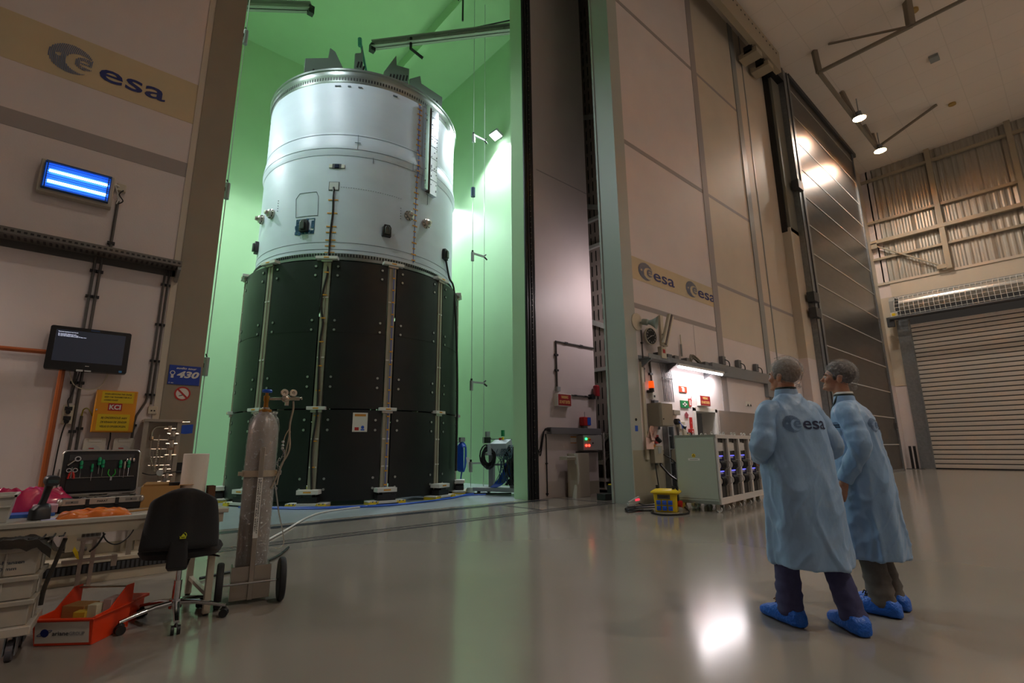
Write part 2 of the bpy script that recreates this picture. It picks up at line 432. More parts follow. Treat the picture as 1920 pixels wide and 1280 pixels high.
    mb.bb((19.0, 5.95, 15.6), (20.0, 6.4, 16.2), 1); mb.bb((20.9, 6.0, 16.3), (30, 6.5, 16.5), 2)
    struct(mb.build('trim_8', [fr, BLACK, DGREY]))
    mb = MB(); mb.bb((13.2, -1, 16.2), (13.6, 5.75, 16.5)); struct(mb.build('trim_9', DGREY))
    # doorway in the hall wall with its open door leaf
    t = thing('door_3', None, None, (12.3, D1, 0), world=True, kind='structure')
    mb = MB()
    for a, b in (((11.7, 0), (11.8, 2.12)), ((12.79, 0), (12.89, 2.12)), ((11.7, 2.04), (12.89, 2.14))): mb.bb((a[0], D1-.03, a[1]), (b[0], D1+.36, b[1]))
    mb.build('door_frame', WPL, t)
    mb = MB(); mb.bb((12.9, D1-.07, .01), (15.3, D1-.02, 2.1), 0)
    mb.build('door_leaf', M('grey_door_leaf', '#8b8078', .35, var=.03), t, bevel=.004)
    mb = MB(); mb.tube([(15.1, D1-.07, 1.7), (15.1, D1-.14, 1.68), (15.1, D1-.14, 1.5), (15.1, D1-.07, 1.48)], .015, smooth=3); mb.build('handle', CHROME, t)
    mb = MB(); mb.bb((11.0, 8.5, 0), (14.5, 8.6, 2.6), 0)
    for x in (11.95, 12.35, 12.75, 13.15, 13.5, 13.9):
        for z in (.2, .75, 1.3, 1.8): mb.bb((x, 8.49, z), (x+.09, 8.5, z+.4), 1)
    mb.bb((13.0, 7.6, 0), (13.05, 8.5, 2.3), 2)
    struct(mb.build('wall_passage', [M('passage_blue_grey', '#77848a', .5), BLACK, M('passage_pale_blue', '#9db4c0', .5)]))
build_setting()
# ------------------------------------------------------------------ rocket stage
R_ = math.radians
def pol(a, r, z): return V((r*math.cos(R_(a)), r*math.sin(R_(a)), z))
def tang(a): return V((-math.sin(R_(a)), math.cos(R_(a)), 0))
def rad(a): return V((math.cos(R_(a)), math.sin(R_(a)), 0))
def rocket():
    t = thing('rocket_stage', 'huge white cylindrical rocket stage on a skirt of black panels inside the green chamber', 'rocket', (CX, CY, 0))
    W = M('rocket_white', '#c6ced9', .42, var=.035, vs=1.1, bump=.03, bs=6, stretch=(1, 1, 2.5))
    line = M('pencil_line', '#5a6470', .6)
    metal = M('flange_metal', '#8f9692', .3, metal=.75)
    prof = [(2.70, 5.62), (2.70, 6.1), (2.70, 8.30), (2.715, 8.40), (2.745, 8.52), (2.745, 8.62), (2.72, 8.78), (2.69, 8.95)]
    z = 8.95
    while z < 10.3:                                   # shallow ripples of the wound tank
        prof += [(2.682, z+.09), (2.692, z+.18)]; z += .18
    prof += [(2.69, 10.52)]
    mb = MB(); mb.lathe(prof, n=160, m=0, cap=True)
    sh = mb.build('tank_shell', W, t, angle=60)
    mb = MB()
    for zz, r in ((8.95, 2.697), (8.53, 2.750), (8.36, 2.712), (6.04, 2.704), (5.86, 2.704), (10.5, 2.695)):
        mb.lathe([(r, zz), (r+.003, zz+.006), (r, zz+.012)], n=120, cap=False)
    # thin marks: a rounded access hatch outline and dotted row
    for a0, z0, a1, z1 in ((-149.7, 7.25, -148.8, 6.75), (-148.8, 6.75, -136.2, 6.75), (-136.2, 6.75, -136.6, 7.25), (-137.8, 7.38, -147.5, 7.38), (-147.5, 7.38, -149.7, 7.25), (-137.8, 7.38, -136.6, 7.25)):
        mb.tube([pol(a0+(a1-a0)*k/6, 2.705, z0+(z1-z0)*k/6) for k in range(7)], .006, n=4)
    for k in range(26): mb.ell(pol(-125+k*1.25, 2.703, 7.5-.04*k/26), (.012, .012, .006), n=6, k=4)
    for k in range(5): mb.ell(pol(-93.5, 2.703, 7.2-k*.07), (.012, .012, .012), n=6, k=4)
    for k in range(5): mb.ell(pol(-163, 2.703, 7.35-k*.07), (.012, .012, .012), n=6, k=4)
    for a, z0, z1 in ((-109.7, 8.25, 8.42), (-118, 8.55, 8.95), (-87.5, 8.35, 8.6), (-76, 7.6, 8.3)): mb.tube([pol(a, 2.71 if z0 < 8.3 else 2.75, z0), pol(a, 2.71 if z0 < 8.3 else 2.74, z1)], .006, n=4)
    mb.tube([pol(-119.5+k*.5, 2.757, 8.72) for k in range(7)], .01, n=4)
    for a_ in (-131.5, -129.8, -124.5, -119, -118.4, -100, -99): mb.box(pol(a_, 2.70, 10.36), (.02, .07, .03), 0, rz=R_(a_))
    mb.build('seam_lines', line, sh)
    mb = MB(); mb.lathe([(2.69, 10.46), (2.705, 10.5), (2.705, 10.62), (2.72, 10.64), (2.72, 10.78), (2.75, 10.80), (2.75, 10.85), (2.6, 10.87), (2.3, 10.88), (0.01, 10.95)], n=140, m=0)
    for k in range(230): a = k*360/230; c = pol(a, 2.70, 10.57); mb.box(c, (.02, .03, .08), 1, rz=R_(a))
    mb.build('top_flange', [metal, BLACK], t, angle=50)
    mb = MB(); mb.lathe([(2.70, 5.78), (2.73, 5.76), (2.73, 5.66), (2.78, 5.63), (2.78, 5.58), (2.6, 5.56)], n=140, m=0, cap=False)
    for k in range(250): a = k*360/250; c = pol(a, 2.742, 5.71); mb.box(c, (.02, .03, .06), 1, rz=R_(a))
    mb.build('lower_flange', [metal, BLACK], t, angle=50)
    # bracket plates standing on the top deck (in local x, z at a given y)
    br = M('green_grey_bracket', '#5d6a60', .5, metal=.2)
    def plate(pts, y, sl=(), ang=0):
        mb = MB(); x0 = pts[0][0]; poly = [(p[0]-x0, p[1]) for p in pts]
        u = V((math.cos(ang), math.sin(ang), 0)); n = V((0,0,1)).cross(u)
        mb.prism(poly, (x0-CX, y-CY, 0), u, (0,0,1), n*.05, 0)
        for a, b in sl: mb.prism([(a-x0, b), (a-x0+.05, b), (a-x0+.09, b+.22), (a-x0+.04, b+.22)], V((x0-CX, y-CY, 0)), u, (0,0,1), n*-.004, 1)
        mb.build('bracket_plate', [br, BLACK], t)
    plate([(3.53, 10.86), (3.53, 11.44), (4.13, 11.80), (4.16, 12.14), (4.30, 12.1), (4.62, 11.6), (4.8, 10.86)], 12.3, [(3.7+.2*k, 11.02+.08*k) for k in range(5)])
    plate([(4.88, 10.86), (4.88, 12.39), (5.05, 12.50), (5.08, 12.76), (5.22, 10.86)], 12.3, [(4.93, 11.95), (5.02, 12.0), (5.1, 11.9)])
    plate([(5.6, 10.86), (5.8, 12.3), (6.16, 13.06), (6.19, 12.73), (6.62, 12.84), (6.62, 10.86)], 12.3, [(5.95+.11*k, 12.1+.05*k) for k in range(6)])
    plate([(6.7, 10.86), (6.66, 12.5), (7.02, 12.8), (7.07, 12.55), (7.86, 12.45), (7.86, 10.86)], 12.3, [(7.0+.12*k, 12.0) for k in range(6)])
    plate([(3.35, 10.86), (3.35, 11.0), (3.5, 11.1), (3.6, 10.86)], 13.2)
    mb = MB(); mb.tube([(4.98-CX, 12.3-CY, 12.95), (5.9-CX, 12.9-CY, 10.9)], .035, n=6); mb.tube([(4.98-CX, 12.3-CY, 12.95), (5.0-CX, 12.3-CY, 12.7)], .06, n=6)
    mb.build('lifting_strut', M('teal_strut', '#2f7f6a', .4), t)
    # raceway cover
    rw = M('polished_raceway', '#c9cfd6', .16, metal=.75)
    mb = MB()
    def strip(a0, a1, z0, z1, r0, r1, m):
        n = 5; lo = []; 
        mb.add([pol(a0+(a1-a0)*k/n, r, zz) for r in (r0, r1) for zz in (z0, z1) for k in range(n+1)],
               [f for k in range(n) for f in ((k, k+1, n+1+k+1, n+1+k), (2*(n+1)+k, 3*(n+1)+k, 3*(n+1)+k+1, 2*(n+1)+k+1), (k, 2*(n+1)+k, 2*(n+1)+k+1, k+1), (n+1+k, n+1+k+1, 3*(n+1)+k+1, 3*(n+1)+k))]
               +[(0, n+1, 3*(n+1), 2*(n+1)), (n, 2*(n+1)+n, 3*(n+1)+n, 2*n+1)], m)
    strip(-81.0, -78.6, 7.95, 10.48, 2.68, 2.83, 0); strip(-78.6, -76.9, 7.95, 10.48, 2.68, 2.80, 1); strip(-76.9, -71.5, 7.88, 10.48, 2.68, 2.83, 0)
    for zz in (8.3, 8.6, 8.95, 9.3, 9.6, 9.95, 10.2): strip(-76.8, -71.6, zz, zz+.012, 2.82, 2.834, 2)
    for k in range(46): 
        mb.ell(pol(random.choice((-80.5, -76.2, -72.2, -74)), 2.833, 8+random.random()*2.4), (.013, .013, .013), n=6, k=4, m=2)
    mb.build('raceway_cover', [rw, M('raceway_channel', '#5f574f', .5), DGREY], t)
    # small equipment on the shell
    mb = MB(); u, n = tang(-128), rad(-128); c = pol(-128, 2.7, 8.06)
    mb.box(c, (.04, .22, .12), 1, rz=R_(-128)); mb.box(c+u*.15, (.04, .08, .09), 0, rz=R_(-128)); mb.box(c-u*.15, (.04, .08, .09), 0, rz=R_(-128)); mb.box(c+n*.02, (.03, .1, .1), 2, rz=R_(-128))
    mb.build('camera_window', [STEEL, BLACK, M('dark_lens', '#16163a', .1)], t)
    mb = MB(); mb.box(pol(-128.8, 2.695, 7.52), (.03, .25, .23), 1, rz=R_(-128.8)); mb.box(pol(-128.8, 2.702, 7.52), (.03, .22, .20), 0, rz=R_(-128.8)); mb.box(pol(-128.8, 2.72, 7.46), (.03, .04, .05), 2, rz=R_(-128.8))
    mb.build('sensor_patch', [LGREY, DGREY, BLACK], t)
    for a, zz in ((-101.1, 6.47), (-142.8, 6.48), (173.2, 6.4), (-58.1, 6.47)):
        mb = MB(); u, n = tang(a), rad(a); c = pol(a, 2.69, zz)
        mb.prism([(-.11, -.15), (.11, -.15), (.11, .09), (.07, .16), (-.07, .16), (-.11, .09)], c, u, (0,0,1), n*.10, 0)
        mb.prism([(-.06, -.11), (.06, -.11), (.06, .06), (.03, .11), (-.03, .11), (-.06, .06)], c+n*.10, u, (0,0,1), n*.05, 1)
        mb.build('black_pod', [BLACK, M('pod_grey', '#3a3f3a', .4)], t, bevel=.012)
        if a == -142.8:
            mb = MB(); random.seed(9); mb.prism([(-.25,-.2), (.25,-.2), (.25,-.185), (-.25,-.185)], c, u, (0,0,1), n*.014, 0); mb.prism([(-.25,-.2), (-.235,-.2), (-.235,.2), (-.25,.2)], c, u, (0,0,1), n*.014, 0); mb.prism([(.235,-.2), (.25,-.2), (.25,.2), (.235,.2)], c, u, (0,0,1), n*.014, 0); mb.prism([(-.25,.185), (.25,.185), (.25,.2), (-.25,.2)], c, u, (0,0,1), n*.014, 0)
            for k in range(34):
                x = random.uniform(-.24, .24); y = random.uniform(-.19, .19)
                if abs(x) < .15 and abs(y) < .12: x = .2 if x > 0 else -.2
                mb.prism([(x-.035, y-.03), (x+.03, y-.035), (x+.04, y+.03), (x-.03, y+.035)], c+n*.0, u, (0,0,1), n*.016, 0)
            mb.build('blue_smear', M('teal_blue_primer', '#1f4f70', .5), t)
    for a, zz in ((-88.7, 7.06), (-76.8, 7.03), (-168.2, 7.05), (179, 7.1)):
        mb = MB(); c = pol(a, 2.69, zz)
        mb.lathe([(.13, 0), (.13, .05), (.10, .06), (.10, .12), (.06, .14), (.05, .2), (.001, .21)], c, rad(a), n=18, m=0)
        for k in range(8): q = 2*PI*k/8; mb.ell(c+rad(a)*.06+tang(a)*math.cos(q)*.115+V((0,0,math.sin(q)*.115)), (.016, .016, .016), n=6, k=4, m=1)
        mb.build('round_fitting', [STEEL, BLACK], t)
    mb = MB(); mb.tube([pol(-128.5, 2.74, 7.43), pol(-128.6, 2.73, 7.2), pol(-128.4, 2.72, 6.8), pol(-128.8, 2.73, 6.3), pol(-128.6, 2.75, 5.8), pol(-128.9, 2.85, 5.5), pol(-127.5, 2.92, 5.2), pol(-129.5, 2.93, 4.5), pol(-128, 2.93, 4.0), pol(-128.6, 2.93, 3.4), pol(-127.6, 2.95, 2.0), pol(-128.6, 2.95, 1.2), pol(-127.5, 2.95, .3)], .022, n=6, smooth=6)
    mb.tube([pol(-58, 2.75, 6.4), pol(-52, 2.76, 5.9), pol(-50, 2.9, 5.4), pol(-49, 3.0, 3.0), pol(-49, 3.0, .6)], .03, n=6, smooth=5)
    mb.build('black_cable', BLACK, t)
    mb = MB()
    pts = [pol(-83.7-(10.5-zz)*.22, 2.70 if zz < 8.3 or zz > 9 else 2.752, zz) for zz in [10.5-.12*k for k in range(40)]]
    mb.tube(pts, .010, n=5, m=0)
    mb.tube([pol(-97.6, 2.94, 5.5-.1*k) for k in range(53)], .010, n=5, m=0)
    random.seed(3)
    for k in range(30):
        zz = 10.45-.157*k; a = -83.7-(10.5-zz)*.22; r = 2.705 if zz < 8.3 or zz > 9 else 2.755
        mb.box(pol(a, r, zz), (.012, random.choice((.07, .1, .14)), .03), 1, rz=R_(a))
    for zz in (7.15, 6.8, 6.45, 6.3, 6.1, 5.95, 5.78): mb.box(pol(-128.7, 2.706, zz), (.012, .24, .025), 1, rz=R_(-128.7))
    for k in range(17): mb.box(pol(-97.6, 2.945, 5.2-.3*k), (.012, .07, .03), 1, rz=R_(-97.6))
    for k in range(9): mb.box(pol(-127.8, 2.945, 5.2-.55*k), (.012, .1, .025), 1, rz=R_(-127.8))
    mb.build('taped_sensor_wire', [M('blue_wire', '#3a56b4', .5), M('amber_tape', '#d9951f', .5)], t)
    # skirt: twelve bays of black panels between pale struts
    pb = M('black_composite_panel', '#1a1b1b', .42, var=.25, vs=1.5, bump=.04, bs=5, spec=.4)
    pg = M('dark_seam', '#060606', .6); bolt = M('bolt_head', '#a9aaa4', .3, metal=.6)
    def bay(a0, a1, z0, z1, bolts, seam=None, notice=False):
        mb = MB(); n = 10; r0, r1 = 2.86, 2.90
        vs = [pol(a0+(a1-a0)*k/n, r, zz) for r in (r0, r1) for zz in (z0, z1) for k in range(n+1)]; q = n+1
        fs = [f for k in range(n) for f in ((k, q+k, q+k+1, k+1), (2*q+k, 2*q+k+1, 3*q+k+1, 3*q+k), (k, k+1, 2*q+k+1, 2*q+k), (q+k, 3*q+k, 3*q+k+1, q+k+1))]+[(0, 2*q, 3*q, q), (n, q+n, 3*q+n, 2*q+n)]
        mb.add(vs, fs, 0)
        am = (a0+a1)/2
        for s_ in (-1, 1):
            a = am+s_*10
            for zz in bolts:
                for d in (.11, -.11):
                    mb.cyl(pol(a, 2.9, zz+d), pol(a, 2.907, zz+d), .046, n=10, m=1); mb.cyl(pol(a, 2.905, zz+d), pol(a, 2.918, zz+d), .028, n=8, m=2)
        if seam: 
            mb.tube([pol(a0+(a1-a0)*k/n, 2.901, seam) for k in range(n+1)], .006, n=4, m=1)
        p = mb.build('side_panel', [pb, pg, bolt], t, angle=30)
        if notice:
            mb = MB(); a = -109.6; u = tang(a); c = pol(a, 2.905, 1.55); w = V((0,0,1))
            mb.prism([(-.16, 0), (.16, 0), (.16, .42), (-.16, .42)], c, u, w, rad(a)*.004, 0)
            mb.prism([(-.12, .34), (.12, .34), (.12, .39), (-.12, .39)], c+rad(a)*.004, u, w, rad(a)*.002, 1)
            mb.prism([(-.11, .03), (-.02, .03), (-.02, .1), (-.11, .1)], c+rad(a)*.004, u, w, rad(a)*.002, 2)
            mb.cyl(c+u*.06+w*.1+rad(a)*.004, c+u*.06+w*.1+rad(a)*.006, .035, m=3); mb.prism([(.02, .03), (.1, .03), (.1, .06), (.02, .06)], c+rad(a)*.004, u, w, rad(a)*.002, 3)
            mb.build('notice_sheet', [WPL, M('notice_orange', '#c7812a', .5), RED, BLUE], p)
    strutm = M('pale_strut', '#a39b8a', .4, metal=.2)
    for i in range(12):
        a = -128+30*i
        bay(a+2.3, a+27.7, 2.06, 5.5, (5.25, 3.95, 2.65), seam=3.8)
        bay(a+2.3, a+27.7, .1, 2.03, (1.7, .45), notice=(i == 0))
        mb = MB(); mb.box(pol(a, 2.85, 2.8), (.1, .17, 5.4), 0, rz=R_(a)); mb.box(pol(a, 2.91, 2.8), (.02, .02, 5.4), 0, rz=R_(a)+0)
        for zz in (4.6, 3.2, 1.4, .8): mb.box(pol(a, 2.905, zz), (.012, .16, .03), 1, rz=R_(a))
        mb.build('strut', [strutm, WPL], t)
        for zz in (5.55, 2.06):
            mb = MB(); mb.box(pol(a, 2.92, zz), (.16, .5 if zz > 3 else .4, .07), 0, rz=R_(a)); mb.box(pol(a, 2.9, zz-.06), (.1, .25, .06), 1, rz=R_(a)); mb.box(pol(a, 3.0, zz), (.01, .12, .03), 2, rz=R_(a))
            mb.build('strut_clamp', [WPL, STEEL, M('amber_tape', '')], t, bevel=.006)
        # support foot: pale base plate with hazard stripes, black damper, pale cap
        mb = MB(); c = pol(a, 3.02, 0); u = tang(a); n = rad(a)
        mb.box(c+V((0,0,.055)), (.34, .82, .05), 0, rz=R_(a)); mb.box(c+V((0,0,.015)), (.3, .75, .03), 1, rz=R_(a))
        mb.box(c+V((0,0,.14)), (.22, .4, .12), 1, rz=R_(a)); mb.box(c+V((0,0,.22)), (.2, .2, .06), 1, rz=R_(a)); mb.box(c+V((0,0,.30)), (.26, .44, .09), 0, rz=R_(a))
        mb.box(c+V((0,0,.30))+n*.131, (.004, .16, .03), 3, rz=R_(a))
        for s_ in (-1, 1):
            for k in range(5): 
                mb.prism([(0, 0), (.03, 0), (.055, .05), (.025, .05)], c+n*.171+u*(s_*.30-.1+k*.04)+V((0,0,.03)), u, (0,0,1), n*.003, 2 if k % 2 == 0 else 1)
            mb.box(c+u*s_*.33+V((0,0,.03)), (.36, .16, .06), 2, rz=R_(a))
        mb.build('support_foot', [WPL, BLACK, YEL, M('amber_tape', '')], t, bevel=.004)
rocket()
# ------------------------------------------------------------------ chamber fittings
def floodlight(p, tgt, e, lab, sz=134):
    t = thing('floodlight', lab, 'floodlight', p, world=True, group=None)
    d = (V(tgt)-V(p)).normalized(); q = d.to_track_quat('-Z', 'Y'); R3 = q.to_matrix()
    mb = MB(); mb.box(V(p)-d*.06, (.42, .34, .12), 0, rot=R3); mb.build('lamp_housing', GREY, t, bevel=.02)
    mb = MB(); mb.box(V(p)+d*.005, (.38, .30, .012), 0, rot=R3); mb.build('lamp_glass', M('floodlight_glow', '#eef6ff', .4, emit=30), t)
    sgn = 1 if p[0] > 5 else -1
    mb = MB(); (mb.bb((min(p[0], p[0]+sgn*.275), p[1]-.03, p[2]-.03), (max(p[0], p[0]+sgn*.275), p[1]+.03, p[2]+.03), 0) if p[1] > 10 else mb.bb((p[0]-.03, 9.29, p[2]-.03), (p[0]+.03, p[1], p[2]+.03), 0)); mb.build('wall_bracket', GREY, t)
    ld = bpy.data.lights.new('floodlight_lamp', 'SPOT'); ld.energy = e; ld.color = (.84, .92, 1.0); ld.spot_size = R_(sz); ld.spot_blend = .35; ld.shadow_soft_size = .16
    lo = bpy.data.objects.new('floodlight_lamp', ld); COL.objects.link(lo); lo.location = V(p)+d*.06-V(p); lo.rotation_mode = 'QUATERNION'; lo.rotation_quaternion = q; lo.parent = t
FL = 1900
floodlight((10.5, 12.75, 12.45), (9.2, 12.7, 9), FL, 'white floodlight glaring on the green wall right of the rocket stage')
floodlight((10.5, 16.4, 11.2), (9.2, 16.0, 8), FL, 'white floodlight on the green wall hidden behind the rocket stage')
floodlight((-.15, 12.3, 12.4), (1.2, 12.4, 9), FL*.3, 'white floodlight on the left chamber wall towards the hall')
floodlight((-.15, 16.4, 11.2), (1.2, 16, 8), FL*.6, 'white floodlight in the left rear corner of the chamber')
floodlight((10.0, 9.6, 12.6), (8, 11, 8), FL*.23, 'white floodlight above the right of the chamber opening')
floodlight((.9, 9.6, 12.6), (3, 11, 8), FL*.25, 'white floodlight above the left of the chamber opening')
# ceiling rails of the chamber
rail = M('dusty_rail_steel', '#8b9286', .6)
def beam(lab, a, b, cat='beam'):
    a, b = V(a), V(b); L = (b-a).length; u = (b-a).normalized(); n = V((0,0,1)).cross(u).normalized(); w = u.cross(n)
    t = thing('crane_rail', lab, cat, a, world=True)
    mb = MB()
    mb.prism([(0,0), (L,0), (L,.03), (0,.03)], a-n*.11, u, w, n*.22); mb.prism([(0,.2), (L,.2), (L,.23), (0,.23)], a-n*.11, u, w, n*.22); mb.prism([(0,0), (L,0), (L,.22), (0,.22)], a-n*.015, u, w, n*.03)
    for k in range(int(L/.45)): mb.box(a+u*(.3+k*.45)+w*.12-n*.04, (.05, .05, .05))
    mb.build('rail_beam', rail, t)
    mb = MB(); mb.box(a+w*.0, (.16, .16, .26)); mb.build('end_stop', BLACK, t)
beam('dusty steel crane rail over the left of the rocket stage', (3.86, 13.36, 14), (-.42, 16.75, 14))
beam('long steel crane rail over the right of the rocket stage', (5.9, 13.5, 14), (9.52, 9.32, 14))
mb = MB(); mb.tube([(7.3, 12.1, 14.3), (10.76, 9.4, 15.6)], .022); mb.tube([(7.0, 10.2, 14), (6.95, 10.2, 14.4)], .02); 
mb.tube([(6.75, 12.5, 14.2), (6.75, 12.5, 13.8), (7.15, 12.4, 13.6)], .05)
tag(mb.build('ceiling_hook', BLACK), 'dark hook hanging above the right crane rail', 'hook')
mb = MB(); mb.tube([(7.85, 11.3, 15.9), (8.0, 11.2, 15.75), (7.85, 11.1, 15.6), (7.75, 11.2, 15.75)], .025, closed=True); mb.tube([(7.86, 11.2, 15.6), (7.86, 11.2, 14.6)], .03); mb.tube([(7.86, 11.2, 15.9), (7.86, 11.2, 16.4)], .02)
tag(mb.build('lifting_eye', BLACK), 'small lifting eye with a dark strap under the chamber roof', 'hook')
# microphones on suspended wires
mic = M('microphone_grey', '#9aa09c', .4, metal=.3)
def micline(x, y, ztop, zs, lab, dirx=1):
    mb = MB(); mb.tube([(x, y, .05), (x, y, ztop)], .009, n=5); mb.cyl((x, y, 0), (x, y, .12), .12, .1, n=12)
    tag(mb.build('suspension_wire', M('pale_wire', '#b8c4bb', .4, metal=.3)), lab, 'cable')
def micarm(x, y, z, lab, dirx=1):
    t = thing('hanging_microphone', lab, 'microphone', (x, y, z), world=True)
    mb = MB(); mb.cyl((x, y, z-.22), (x, y, z+.06), .05, n=10); mb.box((x+dirx*.22, y-.02, z+.02), (.42, .05, .05), 0); mb.build('arm_clamp', mic, t)
    mb = MB(); mb.tube([(x+dirx*.4, y-.02, z+.02), (x+dirx*.5, y-.03, z+.1)], .02, n=6); mb.tube([(x+dirx*.42, y-.02, z+.02), (x+dirx*.54, y-.03, z-.06)], .025, n=6); mb.cyl((x, y, z+.04), (x, y, z+.12), .03, n=8)
    mb.build('microphone_capsule', BLACK, t)
micline(8.6, 11.56, 16.3, (), 'thin pale wire hanging down beside the right wall, nearest the rocket stage')
micline(9.05, 11.56, 16.3, (), 'thin pale wire hanging down beside the right wall, nearest the floodlight')
for z, l in ((10.97, 'topmost of the microphone arms on the wire right of the rocket stage'), (6.95, 'microphone arm halfway up the wire right of the rocket stage'), (3.02, 'microphone arm with spread capsules, low on the wire right of the rocket stage'), (.75, 'lowest microphone arm on the right wire, near the floor beside the cable cart')): micarm(8.6, 11.56, z, l)
mb = MB(); mb.cyl((8.6, 11.56, 8.85), (8.6, 11.56, 9.15), .07, n=10); tag(mb.build('wire_weight', M('blue_grey_weight', '#38506a', .4)), 'small dark blue tensioner on the wire between two microphone arms', 'weight')
micline(1.62, 9.6, 16.3, (), 'thin wire hanging down along the left edge of the chamber opening')
for z, l in ((9.0, 'topmost microphone at the left edge of the chamber opening'), (5.75, 'middle microphone at the left edge of the chamber opening'), (2.55, 'lowest microphone at the left edge of the chamber opening, beside the blue sign')):
    t = thing('microphone', l, 'microphone', (1.62, 9.6, z), world=True)
    mb = MB(); mb.cyl((1.62, 9.58, z-.17), (1.62, 9.58, z+.14), .045, n=10); mb.build('microphone_body', mic, t, bevel=.006)
    mb = MB(); mb.box((1.55, 9.58, z), (.1, .06, .07)); mb.tube([(1.62, 9.58, z+.14), (1.6, 9.58, z+.2)], .012, n=5); mb.build('clamp', BLACK, t)
# cable cart in the chamber
def cable_loop(mb, c, r, n, u, w, th=.014, m=0, seed=1):
    rr = random.Random(seed)
    for k in range(n):
        q = r*(.8+.3*rr.random()); s = 1+.35*rr.random(); o = V((rr.uniform(-.04,.04), rr.uniform(-.04,.04), rr.uniform(-.04,.04)))
        mb.tube([V(c)+o+V(u)*q*math.cos(2*PI*j/14)+V(w)*q*s*math.sin(2*PI*j/14) for j in range(14)], th, n=5, closed=True, m=m)
t = thing('cable_cart', 'grey instrument cart heaped with black cables by the right chamber wall', 'cart', (8.75, 10.35, 0), rz=R_(-72))
cg = M('cart_grey', '#8c8f90', .45)
mb = MB(); mb.box((0, 0, .13), (1.5, .62, .09)); mb.build('base_frame', cg, t, bevel=.01)
for x in (-.35, .3):
    mb = MB(); mb.box((x, 0, .62), (.14, .1, .9)); mb.build('post', cg, t)
mb = MB(); mb.box((0, 0, .75), (.7, .05, .05)); mb.box((0, 0, 1.02), (1.0, .3, .06)); mb.build('cross_bar', cg, t)
mb = MB(); mb.box((.0, -.05, 1.18), (.5, .3, .36), 0, rot=Matrix.Rotation(.4, 3, 'X')); mb.box((-.28, -.1, 1.15), (.1, .3, .3), 0); mb.build('instrument_box', M('instrument_silver', '#a9b0b4', .35), t, bevel=.01)
mb = MB(); mb.cyl((-.08, 0, 1.38), (-.08, 0, 1.44), .04, m=0); mb.cyl((0, 0, 1.36), (0, 0, 1.46), .03, m=1); mb.box((0, 0, 1.56), (.07, .07, .16), 2); mb.build('signal_lamp', [RED, YEL, GREEN], t)
mb = MB(); cable_loop(mb, (-.35, -.16, .95), .2, 10, (1,0,0), (0,0,1), .02, 0, 2)
for k in range(26):
    x = random.uniform(.25, .75); mb.tube([(x, random.uniform(-.2, 0), 1.2), (x+random.uniform(-.1,.1), -.25, .95), (x+random.uniform(-.15,.15), random.uniform(-.3,-.1), .6), (x+random.uniform(-.2,.2), -.2, .25)], .018, n=5, smooth=4, m=0)
for k in range(16): mb.tube([(random.uniform(-.1, .4), -.12, 1.25), (random.uniform(0, .5), -.3, 1.0), (random.uniform(0, .4), -.25, .8), (random.uniform(-.1,.3), -.25, .3)], .008, n=4, smooth=4, m=2)
mb.build('black_cable_bundle', [BLACK, BLUE, M('teal_cable', '#37505a', .5)], t)
mb = MB()
for k in range(9): mb.tube([(.15+.02*k, -.12, .8), (.1+.03*k, -.2, .55), (-.1+.03*k, -.2, .3), (-.2+.02*k, -.3, .19)], .014, n=5, smooth=4)
mb.build('blue_cable_bundle', BLUE, t)
for x in (-.6, .6):
    for y in (-.24, .24): 
        mb = MB(); mb.cyl((x-.02, y, .05), (x+.02, y, .05), .05, n=12); mb.box((x, y, .095), (.05, .05, .03)); mb.build('caster', BLACK, t)
mb = MB()
for k in range(15): 
    c = V((8.76, 12.2, .95)); s_ = .12+.06*k; mb.tube([c+V((.006*k-.04, .012*k-.08, .40*min(1, s_+.5))), c+V((.15*s_+.02, .01*k-.1, .25)), c+V((.15*s_+.02, .01*k-.08, -.3)), c+V((0, .01*k-.08, -.42)), c+V((-.15*s_, .01*k-.08, -.3)), c+V((-.15*s_-.01, .01*k-.08, .2))], .02, n=6, closed=True, smooth=4, m=0)
mb.tube([c+V((0, 0, -.4)), c+V((-.05, 0, -.8)), c+V((-.1, -.2, -.95)), c+V((-.5,-.6,-.98))], .02, n=6, smooth=4, m=0); mb.prism([(0,0), (.12, -.02), (.18,-.35), (.1,-.36)], c+V((.1,-.05,-.02)), (1,0,0), (0,0,1), (0,-.005,0), 1)
mb.box(c+V((0,.02,.48)), (.16,.1,.12), 2)
mb.tube([c+V((0,.05,.4)), c+V((-.3,.0,.42))], .015, m=2)
tag(mb.build('coiled_cable', [BLUE, WPL, GREY]), 'bright blue coiled cable hung at the right edge of the black panels', 'cable')
# cables on the chamber floor
def floor_cable(lab, pts, r, mat):
    mb = MB(); mb.tube([(p[0], p[1], r+.004) for p in pts], r, n=6, smooth=6); tag(mb.build('floor_cable', mat), lab, 'cable')
floor_cable('blue cable along the front feet of the rocket stage', [(3.2, 11.6), (4.0, 10.75), (4.8, 10.25), (5.9, 10.02), (7.2, 10.35), (8.0, 10.9), (8.6, 10.75)], .016, BLUE)
floor_cable('second blue cable, slack in front of the black panels', [(2.9, 11.9), (3.8, 10.6), (4.9, 10.05), (5.6, 9.95), (6.6, 10.2), (7.7, 10.6), (8.3, 10.5)], .016, BLUE)
floor_cable('black cable from the coiled blue cable to the instrument cart', [(8.0, 11.7), (8.15, 11.2), (8.3, 10.7), (8.6, 10.4), (8.9, 10.2)], .02, BLACK)
floor_cable('white hose on the floor in front of the black panels', [(1.9, 6.9), (2.6, 8.0), (3.4, 9.3), (4.0, 9.9), (4.9, 10.15)], .014, WPL)
